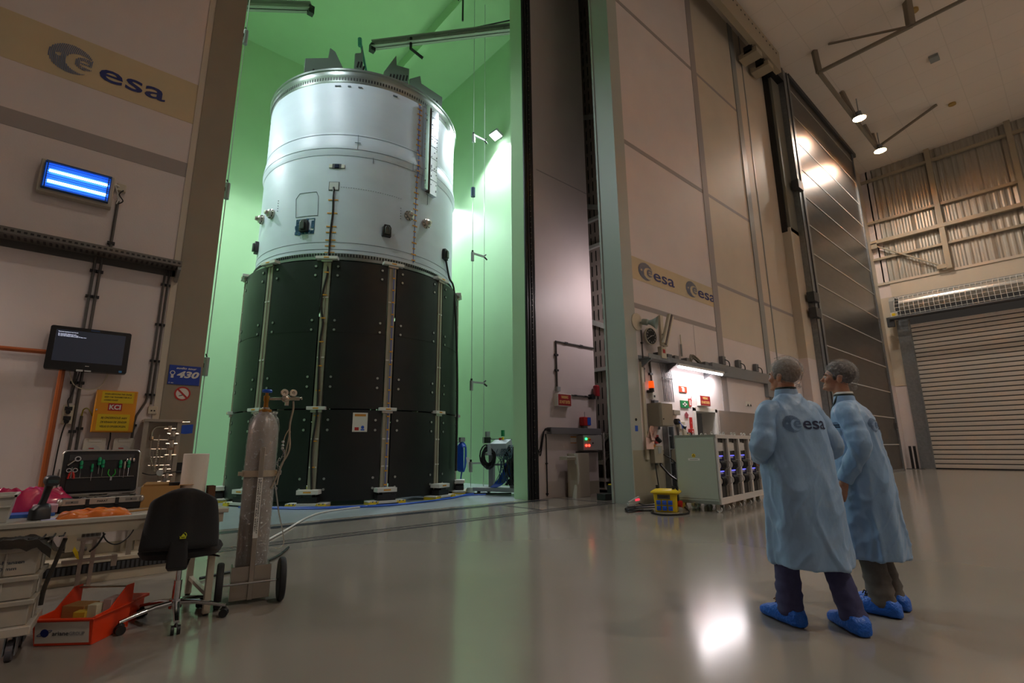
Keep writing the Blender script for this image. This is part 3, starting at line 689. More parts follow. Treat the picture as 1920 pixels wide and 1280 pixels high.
floor_cable('black cable on the floor between the desk and the gas bottle', [(1.1, 5.6), (1.5, 5.75), (1.9, 6.1), (2.2, 6.6)], .014, BLACK)
mb = MB(); mb.box((9.78, 12.3, 1.6), (.12, .1, .16), 0); mb.box((9.75, 12.3, 1.42), (.2, .14, .18), 1); mb.tube([(9.8, 12.3, 1.5), (9.95, 12.3, 1.45), (10.77, 12.3, 1.45)], .012, m=1)
tag(mb.build('wall_socket_box', [GREY, BLACK]), 'grey and black socket box on the green wall beside the hanging wire', 'socket')
# ------------------------------------------------------------------ emblem shared by signs and coats
def emblem_spans(n=26, stripes=True):
    "cells of the striped globe with its dot and letter: quads in a unit disc"
    out = []
    def keep(x, y):
        if x*x+y*y > 1: return False
        if (x+.55)**2+(y-.06)**2 < .014: return False
        cx, cy = .42, -.12
        d = math.hypot(x-cx, y-cy)
        if d < .66:
            ex, ey = x-.58, y+.04; r = math.hypot(ex, ey)
            if r < .44 and not (.22 > r and not (abs(ey) < .07)):
                if r < .22 and abs(ey) >= .07: return False
                if -.24 < ey < -.07 and ex > .1: return False
                return True
            return x > .75 and y > 0 and x*x+y*y > .86
        return True
    step = .03
    for i in range(n):
        a = -1+2*i/n; b = a+2/n*(.62 if stripes else 1.02)
        y = -1.0
        while y < 1:
            y2 = y+step
            bend = lambda yy: .12*(1-yy*yy)
            k = keep((a+b)/2-bend((y+y2)/2)+.06, (y+y2)/2)
            if k:
                if out and out[-1][0] == i and abs(out[-1][2]-y) < 1e-6: out[-1][2] = y2
                else: out.append([i, y, y2])
            y = y2
    quads = []
    for i, y0, y1 in out:
        a = -1+2*i/n; b = a+2/n*(.62 if stripes else 1.02)
        m = max(1, int((y1-y0)/.25)); f = lambda yy: -.12*(1-yy*yy)+.06
        for k in range(m):
            p = y0+(y1-y0)*k/m; q = y0+(y1-y0)*(k+1)/m
            quads.append([(a+f(p), p), (b+f(p), p), (b+f(q), q), (a+f(q), q)])
    return quads
EMB = emblem_spans()
def esa_logo(name, lab, o, u, w, r, txt_h, txt_w, gap):
    t = thing(name, lab, 'logo', o, world=True)
    o, u, w = V(o), V(u), V(w); nn = u.cross(w)
    mb = MB()
    for q in EMB: mb.add([o+u*p[0]*r[0]+w*p[1]*r[1]+nn*.002 for p in q], [(0,1,2,3)])
    mb.build('emblem', SLATE, t)
    mb = MB(); mb.text('esa', o+u*(r[0]+gap)-w*(r[1]*.62), u, w, txt_h*1.75, bold=.010, width=txt_w, depth=.002)
    mb.build('lettering', NAVY, t)
    return t
yw = D1-.008
esa_logo('logo', 'large esa logo high on the left wall above the blue glowing lamp', (-.47, yw, 5.225), (1,0,0), (0,0,1), (.185, .165), .17, .6, .05)
esa_logo('logo', 'small esa logo on the right wall, the one nearer the green jamb', (10.02, yw, 5.3), (1,0,0), (0,0,1), (.3, .22), .24, .95, .03)
esa_logo('logo', 'small esa logo on the right wall, the one farther from the green jamb', (12.15, yw, 5.3), (1,0,0), (0,0,1), (.3, .22), .24, .95, .03)
# ------------------------------------------------------------------ left wall
WY = D1
COND = M('conduit_grey', '#55524f', .45, metal=.3)
def conduit(lab, pts, r=.011, clips=(), mat=None, cat='pipe'):
    mb = MB(); mb.tube(pts, r, n=8, m=0)
    for p in clips: mb.box((p[0], p[1]+.005, p[2]), (r*4.5, r*2.6, r*2), 1)
    return tag(mb.build('conduit', [mat or COND, BLACK]), lab, cat)
t = thing('insect_lamp', 'glowing blue ultraviolet tube lamp on the left wall', 'lamp', (-.235, WY, 3.66), world=True)
mb = MB(); mb.bb((-.53, WY-.10, 3.66), (.05, WY, 4.0), 0); mb.build('lamp_case', M('lamp_case_cream', '#b9b0a0', .4), t, bevel=.008)
glow = M('uv_tube', '#bfdcff', .4, emit=9, ecol='#8fb4ff')
for z in (3.885, 3.775):
    mb = MB(); mb.cyl((-.46, WY-.115, z), (.0, WY-.115, z), .014, n=10); mb.build('lamp_tube', glow, t)
mb = MB(); mb.bb((-.49, WY-.104, 3.70), (.02, WY-.10, 3.97), 0)
mb.build('reflector', M('reflector_glow', '#4fa0ff', .35, emit=.45, ecol='#1468ff'), t)  # blue light of the tubes on the reflector, put in as emission
mb = MB()
for k in range(11): mb.cyl((-.48, WY-.135, 3.71+k*.025), (.01, WY-.135, 3.71+k*.025), .003, n=4)
for x in (-.49, -.47, .0, .02): mb.bb((x-.008, WY-.138, 3.69), (x, WY-.10, 3.97))
mb.bb((-.49, WY-.14, 3.965), (.02, WY-.10, 3.98)); mb.bb((-.49, WY-.14, 3.69), (.02, WY-.10, 3.70))
mb.build('guard_grille', M('grille_blue_steel', '#1d4f8a', .5), t)
L = bpy.data.lights.new('uv_glow', 'AREA'); L.shape = 'RECTANGLE'; L.size = .5; L.size_y = .2; L.energy = 2.2; L.color = (.25, .45, 1)
lo = bpy.data.objects.new('uv_glow', L); COL.objects.link(lo); lo.parent = t; lo.location = (0, -.16, .17); lo.rotation_euler = (-PI/2, 0, 0)
t = thing('junction_box', 'cream junction box with tangled leads right of the blue lamp', 'junction box', (.11, WY, 3.86), world=True)
mb = MB(); mb.bb((.07, WY-.05, 3.89), (.15, WY, 3.97)); mb.build('box_body', CREAM, t, bevel=.005)
mb = MB(); mb.tube([(.05, WY-.08, 3.93), (.08, WY-.06, 3.86), (.1, WY-.04, 3.8), (.09, WY-.03, 3.74)], .007, n=5, smooth=4, m=0); mb.tube([(.13, WY-.05, 3.9), (.10, WY-.06, 3.84), (.14, WY-.05, 3.78), (.10, WY-.03, 3.74)], .006, n=5, smooth=4, m=1); mb.tube([(.05, WY-.06, 3.94), (.09, WY-.05, 3.93)], .01, n=5, m=0)
mb.build('loose_lead', [WPL, BLACK], t)
conduit('single dark conduit running down from the blue lamp to the cable tray', [(.1, WY-.018, 3.78), (.1, WY-.018, 3.24)], .014, [(.1, WY-.02, 3.3)])
t = thing('cable_tray', 'perforated dark steel cable tray across the left wall', 'cable tray', (0, WY, 3.1), world=True)
mb = MB(); mb.bb((-6, WY-.22, 3.13), (.72, WY, 3.14), 0); mb.bb((-6, WY-.225, 3.13), (.72, WY-.215, 3.19), 0); mb.bb((-6, WY-.01, 3.13), (.72, WY, 3.20), 0); mb.bb((-6, WY-.012, 3.06), (.72, WY-.002, 3.13), 2)
for k in range(60): mb.bb((.68-k*.045, WY-.2265, 3.15), (.705-k*.045, WY-.225, 3.17), 1); mb.bb((.68-k*.045, WY-.17, 3.1285), (.70-k*.045, WY-.07, 3.13), 1)
mb.build('tray_body', [M('tray_steel', '#6d6a66', .5, metal=.5), BLACK, COND], t)
mb = MB(); mb.prism([(0,0), (-.2,0), (-.2,-.03), (-.03,-.13), (0,-.13)], (.69, WY, 3.13), (0,1,0), (0,0,1), (.03,0,0)); mb.build('tray_bracket', GALV, t)
conduit('left one of the pair of conduits going down behind the monitor', [(0, WY-.02, 3.12), (0, WY-.02, 1.62)], .013, [(0.0, WY-.02, 2.97), (0, WY-.02, 2.7), (0, WY-.02, 1.82)])
conduit('right one of the pair of conduits going down behind the monitor', [(.05, WY-.02, 3.12), (.05, WY-.02, 1.0)], .013, [(.05, WY-.02, 2.97), (.05, WY-.02, 2.7), (.05, WY-.02, 1.82), (.05, WY-.02, 1.35)])
conduit('left one of the pair of conduits beside the grey pilaster, bent at its foot', [(.60, WY-.02, 3.12), (.60, WY-.02, 1.72), (.59, WY-.02, 1.66), (.53, WY-.02, 1.52), (.52, WY-.02, 1.45), (.52, WY-.02, .9)], .011, [(.60, WY-.02, 2.95), (.6, WY-.02, 2.5), (.6, WY-.02, 2.1), (.6, WY-.02, 1.74), (.52, WY-.02, 1.42)])
conduit('right one of the pair of conduits beside the grey pilaster, ending at a socket', [(.64, WY-.02, 3.12), (.64, WY-.02, 1.64)], .011, [(.64, WY-.02, 2.95), (.64, WY-.02, 2.5), (.64, WY-.02, 2.1), (.64, WY-.02, 1.74)])
conduit('short conduit with a yellow-green lead looping into the yellow cabinet', [(.10, WY-.02, .9), (.10, WY-.02, 1.50)], .012, [(.1, WY-.02, 1.38)])
mb = MB(); mb.tube([(.10, WY-.02, 1.48), (.105, WY-.03, 1.56), (.14, WY-.04, 1.57), (.18, WY-.04, 1.50)], .006, n=5, smooth=5)
tag(mb.build('earth_lead', M('yellow_green_lead', '#8f8a2c', .5)), 'thin yellow-green lead beside the yellow cabinet', 'cable')
PIPE = M('orange_brown_pipe', '#9c4f1d', .4, var=.08)
conduit('horizontal orange-brown pipe at the left edge', [(-6, WY-.06, 2.09), (-.12, WY-.06, 2.09)], .022, mat=PIPE)
conduit('vertical orange-brown pipe going down from behind the monitor', [(-.1, WY-.06, 2.05), (-.1, WY-.06, .3)], .024, mat=PIPE)
t = thing('fluorescent_lamp', 'fluorescent lamp under the left cable tray beyond the monitor', 'lamp', (-2.4, 6.3, 3.0), world=True)
mb = MB(); mb.bb((-3.3, 6.24, 3.05), (-1.5, 6.36, 3.11)); mb.build('lamp_housing', WPL, t)
mb = MB(); mb.cyl((-3.2, 6.3, 3.03), (-1.6, 6.3, 3.03), .02, n=10); mb.build('tube', M('fluorescent_glow', '#fff4fb', .4, emit=9), t)
L = bpy.data.lights.new('tray_light', 'AREA'); L.shape = 'RECTANGLE'; L.size = 1.6; L.size_y = .08; L.energy = 50; L.color = (1, .86, .78)
lo = bpy.data.objects.new('tray_light', L); COL.objects.link(lo); lo.parent = t; lo.location = (0, 0, 0)
# monitor
def tilt(rx, ry, rz): return Matrix.Rotation(rz, 3, 'Z') @ Matrix.Rotation(rx, 3, 'X') @ Matrix.Rotation(ry, 3, 'Y')
t = thing('monitor', 'black wall-mounted monitor showing a few white lines of text', 'monitor', (.08, WY, 2.0), world=True)
c = V((.075, WY-.13, 2.135)); R3 = tilt(R_(-6), R_(0), 0); ux, uz, un = R3 @ V((1,0,0)), R3 @ V((0,0,1)), R3 @ V((0,-1,0))
def rrect(w, h, r, k=5):
    P = []
    for sx, sy, a in ((1, 1, 0), (-1, 1, 90), (-1, -1, 180), (1, -1, 270)):
        for j in range(k+1): q = R_(a+90*j/k); P.append((sx*(w/2-r)+r*math.cos(q), sy*(h/2-r)+r*math.sin(q)))
    return P
mb = MB(); mb.prism(rrect(.62, .43, .02), c, ux, uz, -un*.05, 0); mb.prism(rrect(.53, .31, .002), c+uz*.025+un*.0005, ux, uz, un*.001, 1)
mb.build('bezel', [M('monitor_gloss_black', '#0c0d10', .2), M('screen_on', '#262a35', .25, emit=.12, ecol='#3a4254')], t, bevel=.004)
mb = MB()
for k, s_ in enumerate(('Remote keyboard not found', '', 'No bootable device in use', 'To continue press the F1 key', 'To run the setup menu press F2 key now')):
    if s_: mb.text(s_, c+ux*-.25+uz*(.155-k*.0105)+un*.003, ux, uz, .0125, depth=.0003)
mb.build('screen_text', M('screen_text_glow', '#dfe6ff', .5, emit=1.1), t)
mb = MB(); mb.box(c-uz*.165+un*.002, (.03, .002, .006), 0, rot=R3); mb.box(c+ux*.26-uz*.195+un*.002, (.025, .002, .02), 1, rot=R3); mb.box(c+ux*-.05-uz*.212+un*.003, (.05, .004, .018), 0, rot=R3); mb.box(c+ux*.01-uz*.212+un*.003, (.05, .004, .012), 0, rot=R3); mb.box(c+ux*.02+uz*.198+un*.002, (.07, .002, .014), 2, rot=R3)
mb.build('sticker', [LGREY, M('blue_sticker', '#3a7fb0', .4), M('blue_strip', '#1f3f66', .4)], t)
mb = MB(); mb.bb((.02, WY-.1, 2.05), (.12, WY, 2.2)); mb.build('wall_arm', BLACK, t)
mb = MB(); mb.tube([(-.05, WY-.05, 1.93), (0, WY-.05, 1.80), (.1, WY-.05, 1.755), (.2, WY-.05, 1.79), (.25, WY-.05, 1.93)], .005, n=5, smooth=6)
tag(mb.build('monitor_lead', CREAM), 'pale lead hanging in a loop under the monitor', 'cable')
t = thing('double_socket', 'double socket with black plugs under the monitor', 'socket', (.0, WY, 1.40), world=True)
mb = MB(); mb.bb((-.045, WY-.05, 1.42), (.035, WY, 1.60)); mb.build('socket_box', CREAM, t, bevel=.004)
for z in (1.565, 1.475):
    mb = MB(); mb.box((-.005, WY-.055, z), (.055, .02, .035)); mb.cyl((-.005, WY-.05, z-.03), (-.005, WY-.09, z-.035), .02, n=10); mb.build('plug', BLACK, t)
mb = MB(); mb.tube([(-.005, WY-.08, 1.57), (-.02, WY-.06, 1.64), (-.0, WY-.05, 1.7), (.02, WY-.05, 1.85), (.03, WY-.05, 1.95)], .006, n=5, smooth=5); mb.tube([(-.005, WY-.08, 1.44), (-.02, WY-.06, 1.36), (-.03, WY-.05, 1.2), (-.035, WY-.05, .9)], .006, n=5, smooth=5)
mb.build('power_lead', BLACK, t)
# yellow crane key cabinet
t = thing('key_cabinet', 'yellow-orange wall cabinet with black warning text and a red badge', 'cabinet', (.35, WY, 1.34), world=True)
ko = M('cabinet_amber', '#d8901a', .4); ky = M('label_yellow', '#d9b914', .45)
mb = MB(); mb.bb((.18, WY-.12, 1.345), (.51, WY, 1.755)); mb.build('cabinet_body', ko, t, bevel=.006)
mb = MB(); mb.bb((.185, WY-.128, 1.35), (.505, WY-.12, 1.75)); mb.build('cabinet_door', ko, t, bevel=.004)
fy = WY-.129
mb = MB(); mb.bb((.225, fy-.0012, 1.63), (.48, fy, 1.74), 0); mb.bb((.215, fy-.0012, 1.36), (.47, fy, 1.52), 0)
for k, s_ in enumerate(('WHEN SERVICING THE CRANE,', 'KEEP THE TRANSMITTER IN A', 'LOCKED PLACE!')): mb.text(s_, (.245, fy-.0015, 1.71-k*.03), (1,0,0), (0,0,1), .021, 1, depth=.0006, bold=.02, shear=.25, width=(.215, .215, .11)[k])
for k, s_ in enumerate(('BIJ ONDERHOUD AAN', 'DE KRAAN DE ZENDER', 'VEILIG IS OPGEBORGEN.')): mb.text(s_, (.243, fy-.0015, 1.475-k*.042), (1,0,0), (0,0,1), .027, 1, depth=.0006, bold=.02, shear=.25, width=.205)
mb.build('warning_label', [ky, BLACK], t)
mb = MB(); mb.bb((.285, fy-.002, 1.555), (.395, fy, 1.625), 0); mb.text('KCI', (.34, fy-.0025, 1.568), (1,0,0), (0,0,1), .062, 1, depth=.0006, bold=.04, width=.09, align='CENTER'); mb.build('maker_badge', [RED, WPL], t)
mb = MB(); mb.cyl((.2, fy, 1.56), (.2, fy-.015, 1.56), .008, n=10); mb.build('lock', CHROME, t)
mb = MB(); mb.tube([(.34, WY-.03, 1.345), (.345, WY-.03, 1.28), (.34, WY-.03, 1.2), (.35, WY-.03, .9)], .006, n=5, smooth=4); tag(mb.build('cabinet_lead', BLACK), 'black lead hanging from the yellow cabinet', 'cable')
for x, l in ((.23, 'left one of the two grey three-phase sockets under the yellow cabinet'), (.46, 'right one of the two grey three-phase sockets under the yellow cabinet')):
    t = thing('power_socket', l, 'socket', (x, WY, 1.05), world=True)
    mb = MB(); mb.prism(rrect(.17, .24, .02, 3), (x, WY, 1.17), (1,0,0), (0,0,1), (0,-.05,0)); mb.bb((x-.05, WY-.055, 1.25), (x+.05, WY-.05, 1.28)); mb.build('socket_box', M('socket_grey', '#c9c4ba', .4), t, bevel=.005)
    mb = MB(); mb.cyl((x, WY-.05, 1.17), (x, WY-.07, 1.17), .05, n=18); mb.build('socket_lid', LGREY, t)
    mb = MB(); mb.bb((x-.04, WY-.072, 1.185), (x, WY-.07, 1.195)); mb.build('red_mark', RED, t)
t = thing('small_socket', 'small square socket plate at the foot of the right conduit', 'socket', (.665, WY, 1.54), world=True)
mb = MB(); mb.bb((.62, WY-.03, 1.54), (.70, WY, 1.62), 0); mb.build('plate', CREAM, t, bevel=.004)
mb = MB()
for x in (.65, .675): mb.cyl((x, WY-.03, 1.575), (x, WY-.032, 1.575), .008, n=8)
mb.build('contact', BLACK, t)
t = thing('tour_sign', 'blue audio tour sign with number 430 on the grey pilaster', 'sign', (.9, WY, 1.86), world=True)
mb = MB(); mb.bb((.755, WY-.03, 1.865), (1.05, WY-.02, 2.075)); mb.build('sign_plate', M('sign_blue', '#143c9c', .35), t, bevel=.002)
py = WY-.0305
mb = MB(); mb.text('audio tour', (.82, py, 2.035), (1,0,0), (0,0,1), .032, depth=.0006, bold=.02, shear=.25, width=.19); mb.build('sign_lettering', WPL, t); mb = MB(); mb.text('430', (.83, py, 1.945), (1,0,0), (0,0,1), .095, depth=.0006, bold=.04, shear=.25, width=.21); mb.build('sign_number', WPL, t); mb = MB(); mb.text('esa', (.785, py, 1.877), (1,0,0), (0,0,1), .018, depth=.0006, bold=.03)
mb.build('sign_lettering', WPL, t)
mb = MB(); mb.lathe([(.016, 0), (.024, 0)], (.79, py-.0004, 1.99), (0,-1,0), n=16, cap=False); mb.bb((.778, py-.0006, 1.935), (.802, py, 1.968)); mb.lathe([(.003, 0), (.006, 0)], (.77, py-.0004, 1.882), (0,-1,0), n=10, cap=False); mb.build('handset_pictogram', WPL, t)
t = thing('prohibition_sign', 'round red no-smoking sign below the blue sign', 'sign', (.905, WY, 1.69), world=True)
mb = MB(); mb.cyl((.905, WY-.02, 1.77), (.905, WY-.023, 1.77), .073, n=28, m=0); mb.lathe([(.06, 0), (.076, 0)], (.905, WY-.0235, 1.77), (0,-1,0), n=28, m=1, cap=False)
mb.prism([(-.058, .045), (-.045, .058), (.058, -.045), (.045, -.058)], (.905, WY-.0232, 1.77), (1,0,0), (0,0,1), (0,-.0008,0), 1); mb.prism([(-.03, -.03), (.02, -.015), (.018, -.008), (-.032, -.022)], (.905, WY-.0231, 1.77), (1,0,0), (0,0,1), (0,-.0004,0), 2)
mb.build('disc', [WPL, RED, BLACK], t)
# gas valve panel
t = thing('valve_panel', 'steel-framed gas valve panel with many small pipes beside the pilaster', 'valve panel', (.78, 6.3, 0), world=True)
mb = MB()
for x in (.60, .88): mb.bb((x-.02, 6.22, 0), (x+.02, 6.26, 1.47))
mb.bb((.58, 6.2, 1.45), (.90, 6.48, 1.475)); mb.bb((.58, 6.22, .70), (.90, 6.26, .73)); mb.bb((.60, 6.43, .3), (.88, 6.45, 1.45))
mb.build('frame', M('panel_steel', '#a69c90', .4, metal=.6), t)
pipem = M('bright_pipe', '#c4b8a8', .25, metal=.95)
mb = MB()
mb.tube([(.66, 6.25, 1.28), (.66, 6.25, 1.36), (.70, 6.25, 1.40), (.82, 6.25, 1.40)], .012, n=7, smooth=4)
mb.tube([(.66, 6.25, 1.30), (.66, 6.24, 1.27)], .02)
for z in (1.27, 1.18, 1.10, 1.02): mb.tube([(.66, 6.24, z), (.72, 6.24, z), (.84, 6.24, z)], .005, n=5)
for x, a, b in ((.72, 1.32, .95), (.75, 1.2, .8), (.80, 1.3, .9), (.69, 1.15, .98)): mb.tube([(x, 6.23, a), (x, 6.23, b)], .005, n=5)
mb.tube([(.66, 6.24, 1.26), (.67, 6.22, 1.1), (.73, 6.21, .98), (.78, 6.21, .96)], .004, n=5, smooth=5)
for k in range(14): mb.cyl((.72, 6.225, .97+k*.022), (.72, 6.235, .97+k*.022), .009, n=6)
mb.build('pipework', pipem, t)
for c_, r_, l_ in (((.80, 6.22, 1.38), .022, .06), ((.83, 6.22, 1.33), .03, .05), ((.83, 6.22, 1.23), .028, .07), ((.83, 6.22, 1.12), .022, .10), ((.80, 6.22, .98), .025, .05), ((.82, 6.22, .92), .028, .05), ((.80, 6.2, .86), .03, .04)):
    mb = MB(); mb.cyl((c_[0]-.0, c_[1], c_[2]-l_/2), (c_[0], c_[1], c_[2]+l_/2), r_, n=12); mb.cyl((c_[0]-.05, c_[1]-.01, c_[2]), (c_[0]+.05, c_[1]-.01, c_[2]), r_*.4, n=8); mb.build('valve_body', pipem, t)
mb = MB(); mb.cyl((.76, 6.18, .95), (.76, 6.2, .95), .03, n=14); mb.cyl((.81, 6.16, .88), (.81, 6.2, .88), .018, n=12); mb.lathe([(.022,0),(.03,0),(.03,.006),(.022,.006),(.022,0)], (.79, 6.17, .84), (0,-1,0), n=16, cap=False); mb.build('pressure_gauge', CHROME, t)
mb = MB(); mb.prism([(0,0), (.1,.01), (.1,-.08), (.04,-.09), (0,-.085)], (.90, 6.24, 1.42), (1,0,0), (0,0,1), (0,-.03,0)); mb.build('blue_handle', BLUE, t)
mb = MB(); mb.tube([(.88, 6.24, 1.45), (.97, 6.24, 1.455)], .008); mb.build('lever', pipem, t)
mb = MB(); mb.bb((.93, 6.4, .93), (.99, 6.48, 1.04), 0); tag(mb.build('black_box', BLACK), 'small black box on the grey pilaster left of the white roll', 'box')
mb = MB(); mb.cyl((.90, 6.1, .80), (.90, 6.14, .80), .03, n=12); mb.tube([(.87, 6.12, .84), (.92, 6.12, .84), (.92, 6.12, .78)], .01); tag(mb.build('hand_valve', RED), 'small red valve wheel left of the white roll', 'valve')
mb = MB(); mb.tube([(.5, 6.3, .96), (.6, 6.25, .955), (.7, 6.2, .93), (.85, 6.2, .95), (1.05, 6.3, .96)], .005, n=5, smooth=5); tag(mb.build('thin_black_hose', BLACK), 'thin black hose strung across the valve panel', 'cable')
# floor duct and pipework under the desk
t = thing('floor_duct', 'pale skirting duct with a dark grille along the foot of the left wall', 'duct', (.3, 6.35, 0), world=True)
mb = MB(); mb.bb((-6, 6.18, .17), (1.0, 6.48, .2), 0); mb.bb((-6, 6.2, 0), (1.0, 6.22, .17), 0); mb.build('duct_body', CREAM, t)
mb = MB(); mb.bb((-6, 6.175, .09), (1.0, 6.18, .165), 0)
for k in range(90): mb.bb((1.0-k*.035-.02, 6.17, .095), (1.0-k*.035, 6.176, .16), 1)
mb.build('grille', [BLACK, M('grille_grey', '#44464a', .5)], t)
conduit('dark conduit bending along the wall under the desk', [(.02, WY-.03, 1.0), (.02, WY-.03, .5), (.03, WY-.03, .36), (.07, WY-.03, .29), (.13, WY-.03, .26), (.3, WY-.03, .26)], .018, [(.02, WY-.03, .68)])
for k, x in enumerate((.27, .305, .34, .375)): conduit(('first', 'second', 'third', 'fourth')[k]+' from the left of four upright grey trunking pipes under the desk', [(x, WY-.03, .35), (x, WY-.03, 1.0)], .015)
mb = MB(); mb.bb((.14, 6.36, .26), (.24, 6.49, 1.0)); tag(mb.build('trunking', OLIVE), 'beige vertical trunking under the desk', 'duct')
mb = MB(); mb.tube([(.42, 5.9, .72), (.36, 5.9, .62), (.38, 5.9, .42), (.48, 5.9, .35), (.58, 5.9, .45), (.62, 5.9, .68)], .006, n=5, smooth=6); mb.tube([(.44, 5.9, .72), (.50, 5.9, .66), (.56, 5.9, .72)], .006, n=5, smooth=6); mb.tube([(.38, 5.9, .45), (.34, 5.95, .35), (.3, 6.0, .3)], .009, n=5, smooth=4)
tag(mb.build('hanging_cable', BLACK), 'black cable hanging in a loop under the desk', 'cable')
t = thing('pipe_stand', 'low steel stand with a yellow tag under the desk', 'stand', (.3, 6.0, .0), world=True)
mb = MB(); mb.bb((.2, 5.96, .40), (.36, 6.04, .42)); mb.bb((.23, 5.98, 0), (.26, 6.02, .4)); mb.bb((.31, 5.98, 0), (.34, 6.02, .4)); mb.bb((.12, 5.97, .22), (.5, 6.02, .245)); mb.bb((.46, 5.96, .16), (.50, 6.03, .25)); mb.build('frame', STEEL, t)
mb = MB(); mb.prism([(0,0), (.03,-.05), (.045,-.11), (.025,-.1), (-.01,-.03)], (.19, 5.95, .36), (1,0,0), (0,0,1), (0,-.01,0)); mb.build('yellow_tag', YEL, t)
t = thing('steel_plate', 'grey triangular steel plate with round bosses on the wall under the desk', 'plate', (.62, WY, .3), world=True)
mb = MB(); mb.prism([(.4, .95), (.78, .95), (.78, .38), (.72, .36)], (0, WY, 0), (1,0,0), (0,0,1), (0,-.03,0)); mb.build('plate', M('plate_grey', '#8b877e', .4, metal=.3), t)
mb = MB()
for x, z in ((.53, .82), (.59, .75), (.64, .67)): mb.cyl((x, WY-.03, z), (x, WY-.07, z), .024, n=14)
mb.build('boss', STEEL, t)
# ------------------------------------------------------------------ desk
dm = M('desk_frame_grey', '#a59a88', .45, var=.03)
t = thing('workbench', 'long grey workbench in front of the left wall', 'desk', (.2, 4.75, 0))
DX0, DX1, DY0, DY1, DZ = -3.0, .80, -.38, .42, .735
mb = MB(); mb.bb((DX0, DY0, DZ-.03), (DX1, DY1, DZ)); mb.build('tabletop', M('desk_top_grey', '#ada89c', .4, var=.04, vs=3), t, bevel=.004)
mb = MB(); mb.bb((DX0, DY0+.01, DZ-.095), (DX1-.03, DY0+.04, DZ-.03)); mb.bb((DX0, DY1-.04, DZ-.095), (DX1-.03, DY1-.01, DZ-.03)); mb.bb((DX1-.06, DY0+.02, DZ-.095), (DX1-.03, DY1-.02, DZ-.03)); mb.build('apron', dm, t)
for x in (DX1-.07, -1.4):
    for y in (DY0+.05, DY1-.05):
        mb = MB(); mb.bb((x-.022, y-.022, .015), (x+.022, y+.022, DZ-.03), 0); mb.cyl((x, y, 0), (x, y, .02), .02, n=10, m=1); mb.build('leg', [dm, BLACK], t, bevel=.003)
mb = MB(); mb.bb((DX1-.08, DY0+.05, .12), (DX1-.05, DY1-.05, .15)); mb.build('foot_rail', dm, t)
TZ = DZ
# grey crate on the desk
def open_crate(mb, x0, x1, y0, y1, z0, z1, tp=.03, th=.008, m=0):
    "walls taper down by tp"
    a = [(x0+tp, y0+tp), (x1-tp, y0+tp), (x1-tp, y1-tp), (x0+tp, y1-tp)]; b = [(x0, y0), (x1, y0), (x1, y1), (x0, y1)]
    ai = [(x0+tp+th, y0+tp+th), (x1-tp-th, y0+tp+th), (x1-tp-th, y1-tp-th), (x0+tp+th, y1-tp-th)]; bi = [(x0+th, y0+th), (x1-th, y0+th), (x1-th, y1-th), (x0+th, y1-th)]
    vs = [(*p, z0) for p in a]+[(*p, z1) for p in b]+[(*p, z0+th) for p in ai]+[(*p, z1) for p in bi]
    fs = [(3,2,1,0)]+[(i, (i+1) % 4, 4+(i+1) % 4, 4+i) for i in range(4)]+[(8,9,10,11)]+[(8+(i+1) % 4, 8+i, 12+i, 12+(i+1) % 4) for i in range(4)]+[(4+i, 4+(i+1) % 4, 12+(i+1) % 4, 12+i) for i in range(4)]
    mb.add(vs, fs, m)
t = thing('plastic_crate', 'pale grey plastic crate on the desk at the left edge', 'crate', (-.38, 4.62, TZ))
mb = MB(); open_crate(mb, -.3, .2, -.16, .16, 0, .165, .02); mb.build('crate_body', M('crate_grey', '#b3afa6', .4), t, bevel=.003)
mb = MB(); mb.bb((-.31, -.17, .15), (.21, -.155, .165)); mb.bb((.195, -.17, .15), (.21, .17, .165)); mb.bb((-.25, -.165, .09), (.19, -.155, .1)); mb.build('rim', M('crate_grey', ''), t, bevel=.002)
# magenta bag
def blob_bag(lab, loc, pts, h, mat, seed, name='plastic_bag', cat='bag'):
    nx, ny = 40, 26; (x0, x1), (y0, y1) = pts; vs = []; fs = []
    for side in (0, 1):
        for j in range(ny+1):
            for i in range(nx+1):
                u, v = i/nx*2-1, j/ny*2-1
                e = max(0, 1-abs(u)**3.2)*max(0, 1-abs(v)**3.2)
                n = noise.noise(V((u*2.3+seed, v*2.3, seed)))*.35+noise.noise(V((u*7+seed, v*6, 2)))*.14+abs(noise.noise(V((u*4, v*12, seed))))*.16
                z = h*(e**.5)*(.75+n) if side == 0 else 0
                wx = .03*noise.noise(V((v*3, seed, u))); wy = .03*noise.noise(V((u*3, seed+4, v)))
                vs.append((x0+(u+1)/2*(x1-x0)+wx, y0+(v+1)/2*(y1-y0)+wy, max(.001, z)+(.0 if side else .002)))
    q = (nx+1)*(ny+1)
    for j in range(ny):
        for i in range(nx):
            a = j*(nx+1)+i; fs.append((a, a+1, a+nx+2, a+nx+1)); fs.append((q+a+nx+1, q+a+nx+2, q+a+1, q+a))
    for i in range(nx): fs.append((q+i, q+i+1, i+1, i)); a = ny*(nx+1)+i; fs.append((a, a+1, q+a+1, q+a))
    for j in range(ny): a = j*(nx+1); fs.append((a, a+nx+1, q+a+nx+1, q+a)); a += nx; fs.append((q+a, q+a+nx+1, a+nx+1, a))
    mb = MB(); mb.add(vs, fs); o = mb.build(name, mat, None, angle=80); o.location = V(loc); o.data.transform(Matrix.Translation((-(x0+x1)/2, -(y0+y1)/2, 0)) @ Matrix.Translation(V(((x0+x1)/2, (y0+y1)/2, 0)))) 
    return tag(o, lab, cat)
blob_bag('crumpled magenta plastic bag on the desk behind the black scanner', (-.16, 5.02, TZ), ((-.32, .26), (-.1, .1)), .2, M('magenta_film', '#b81a54', .3, coat=.4), 3)
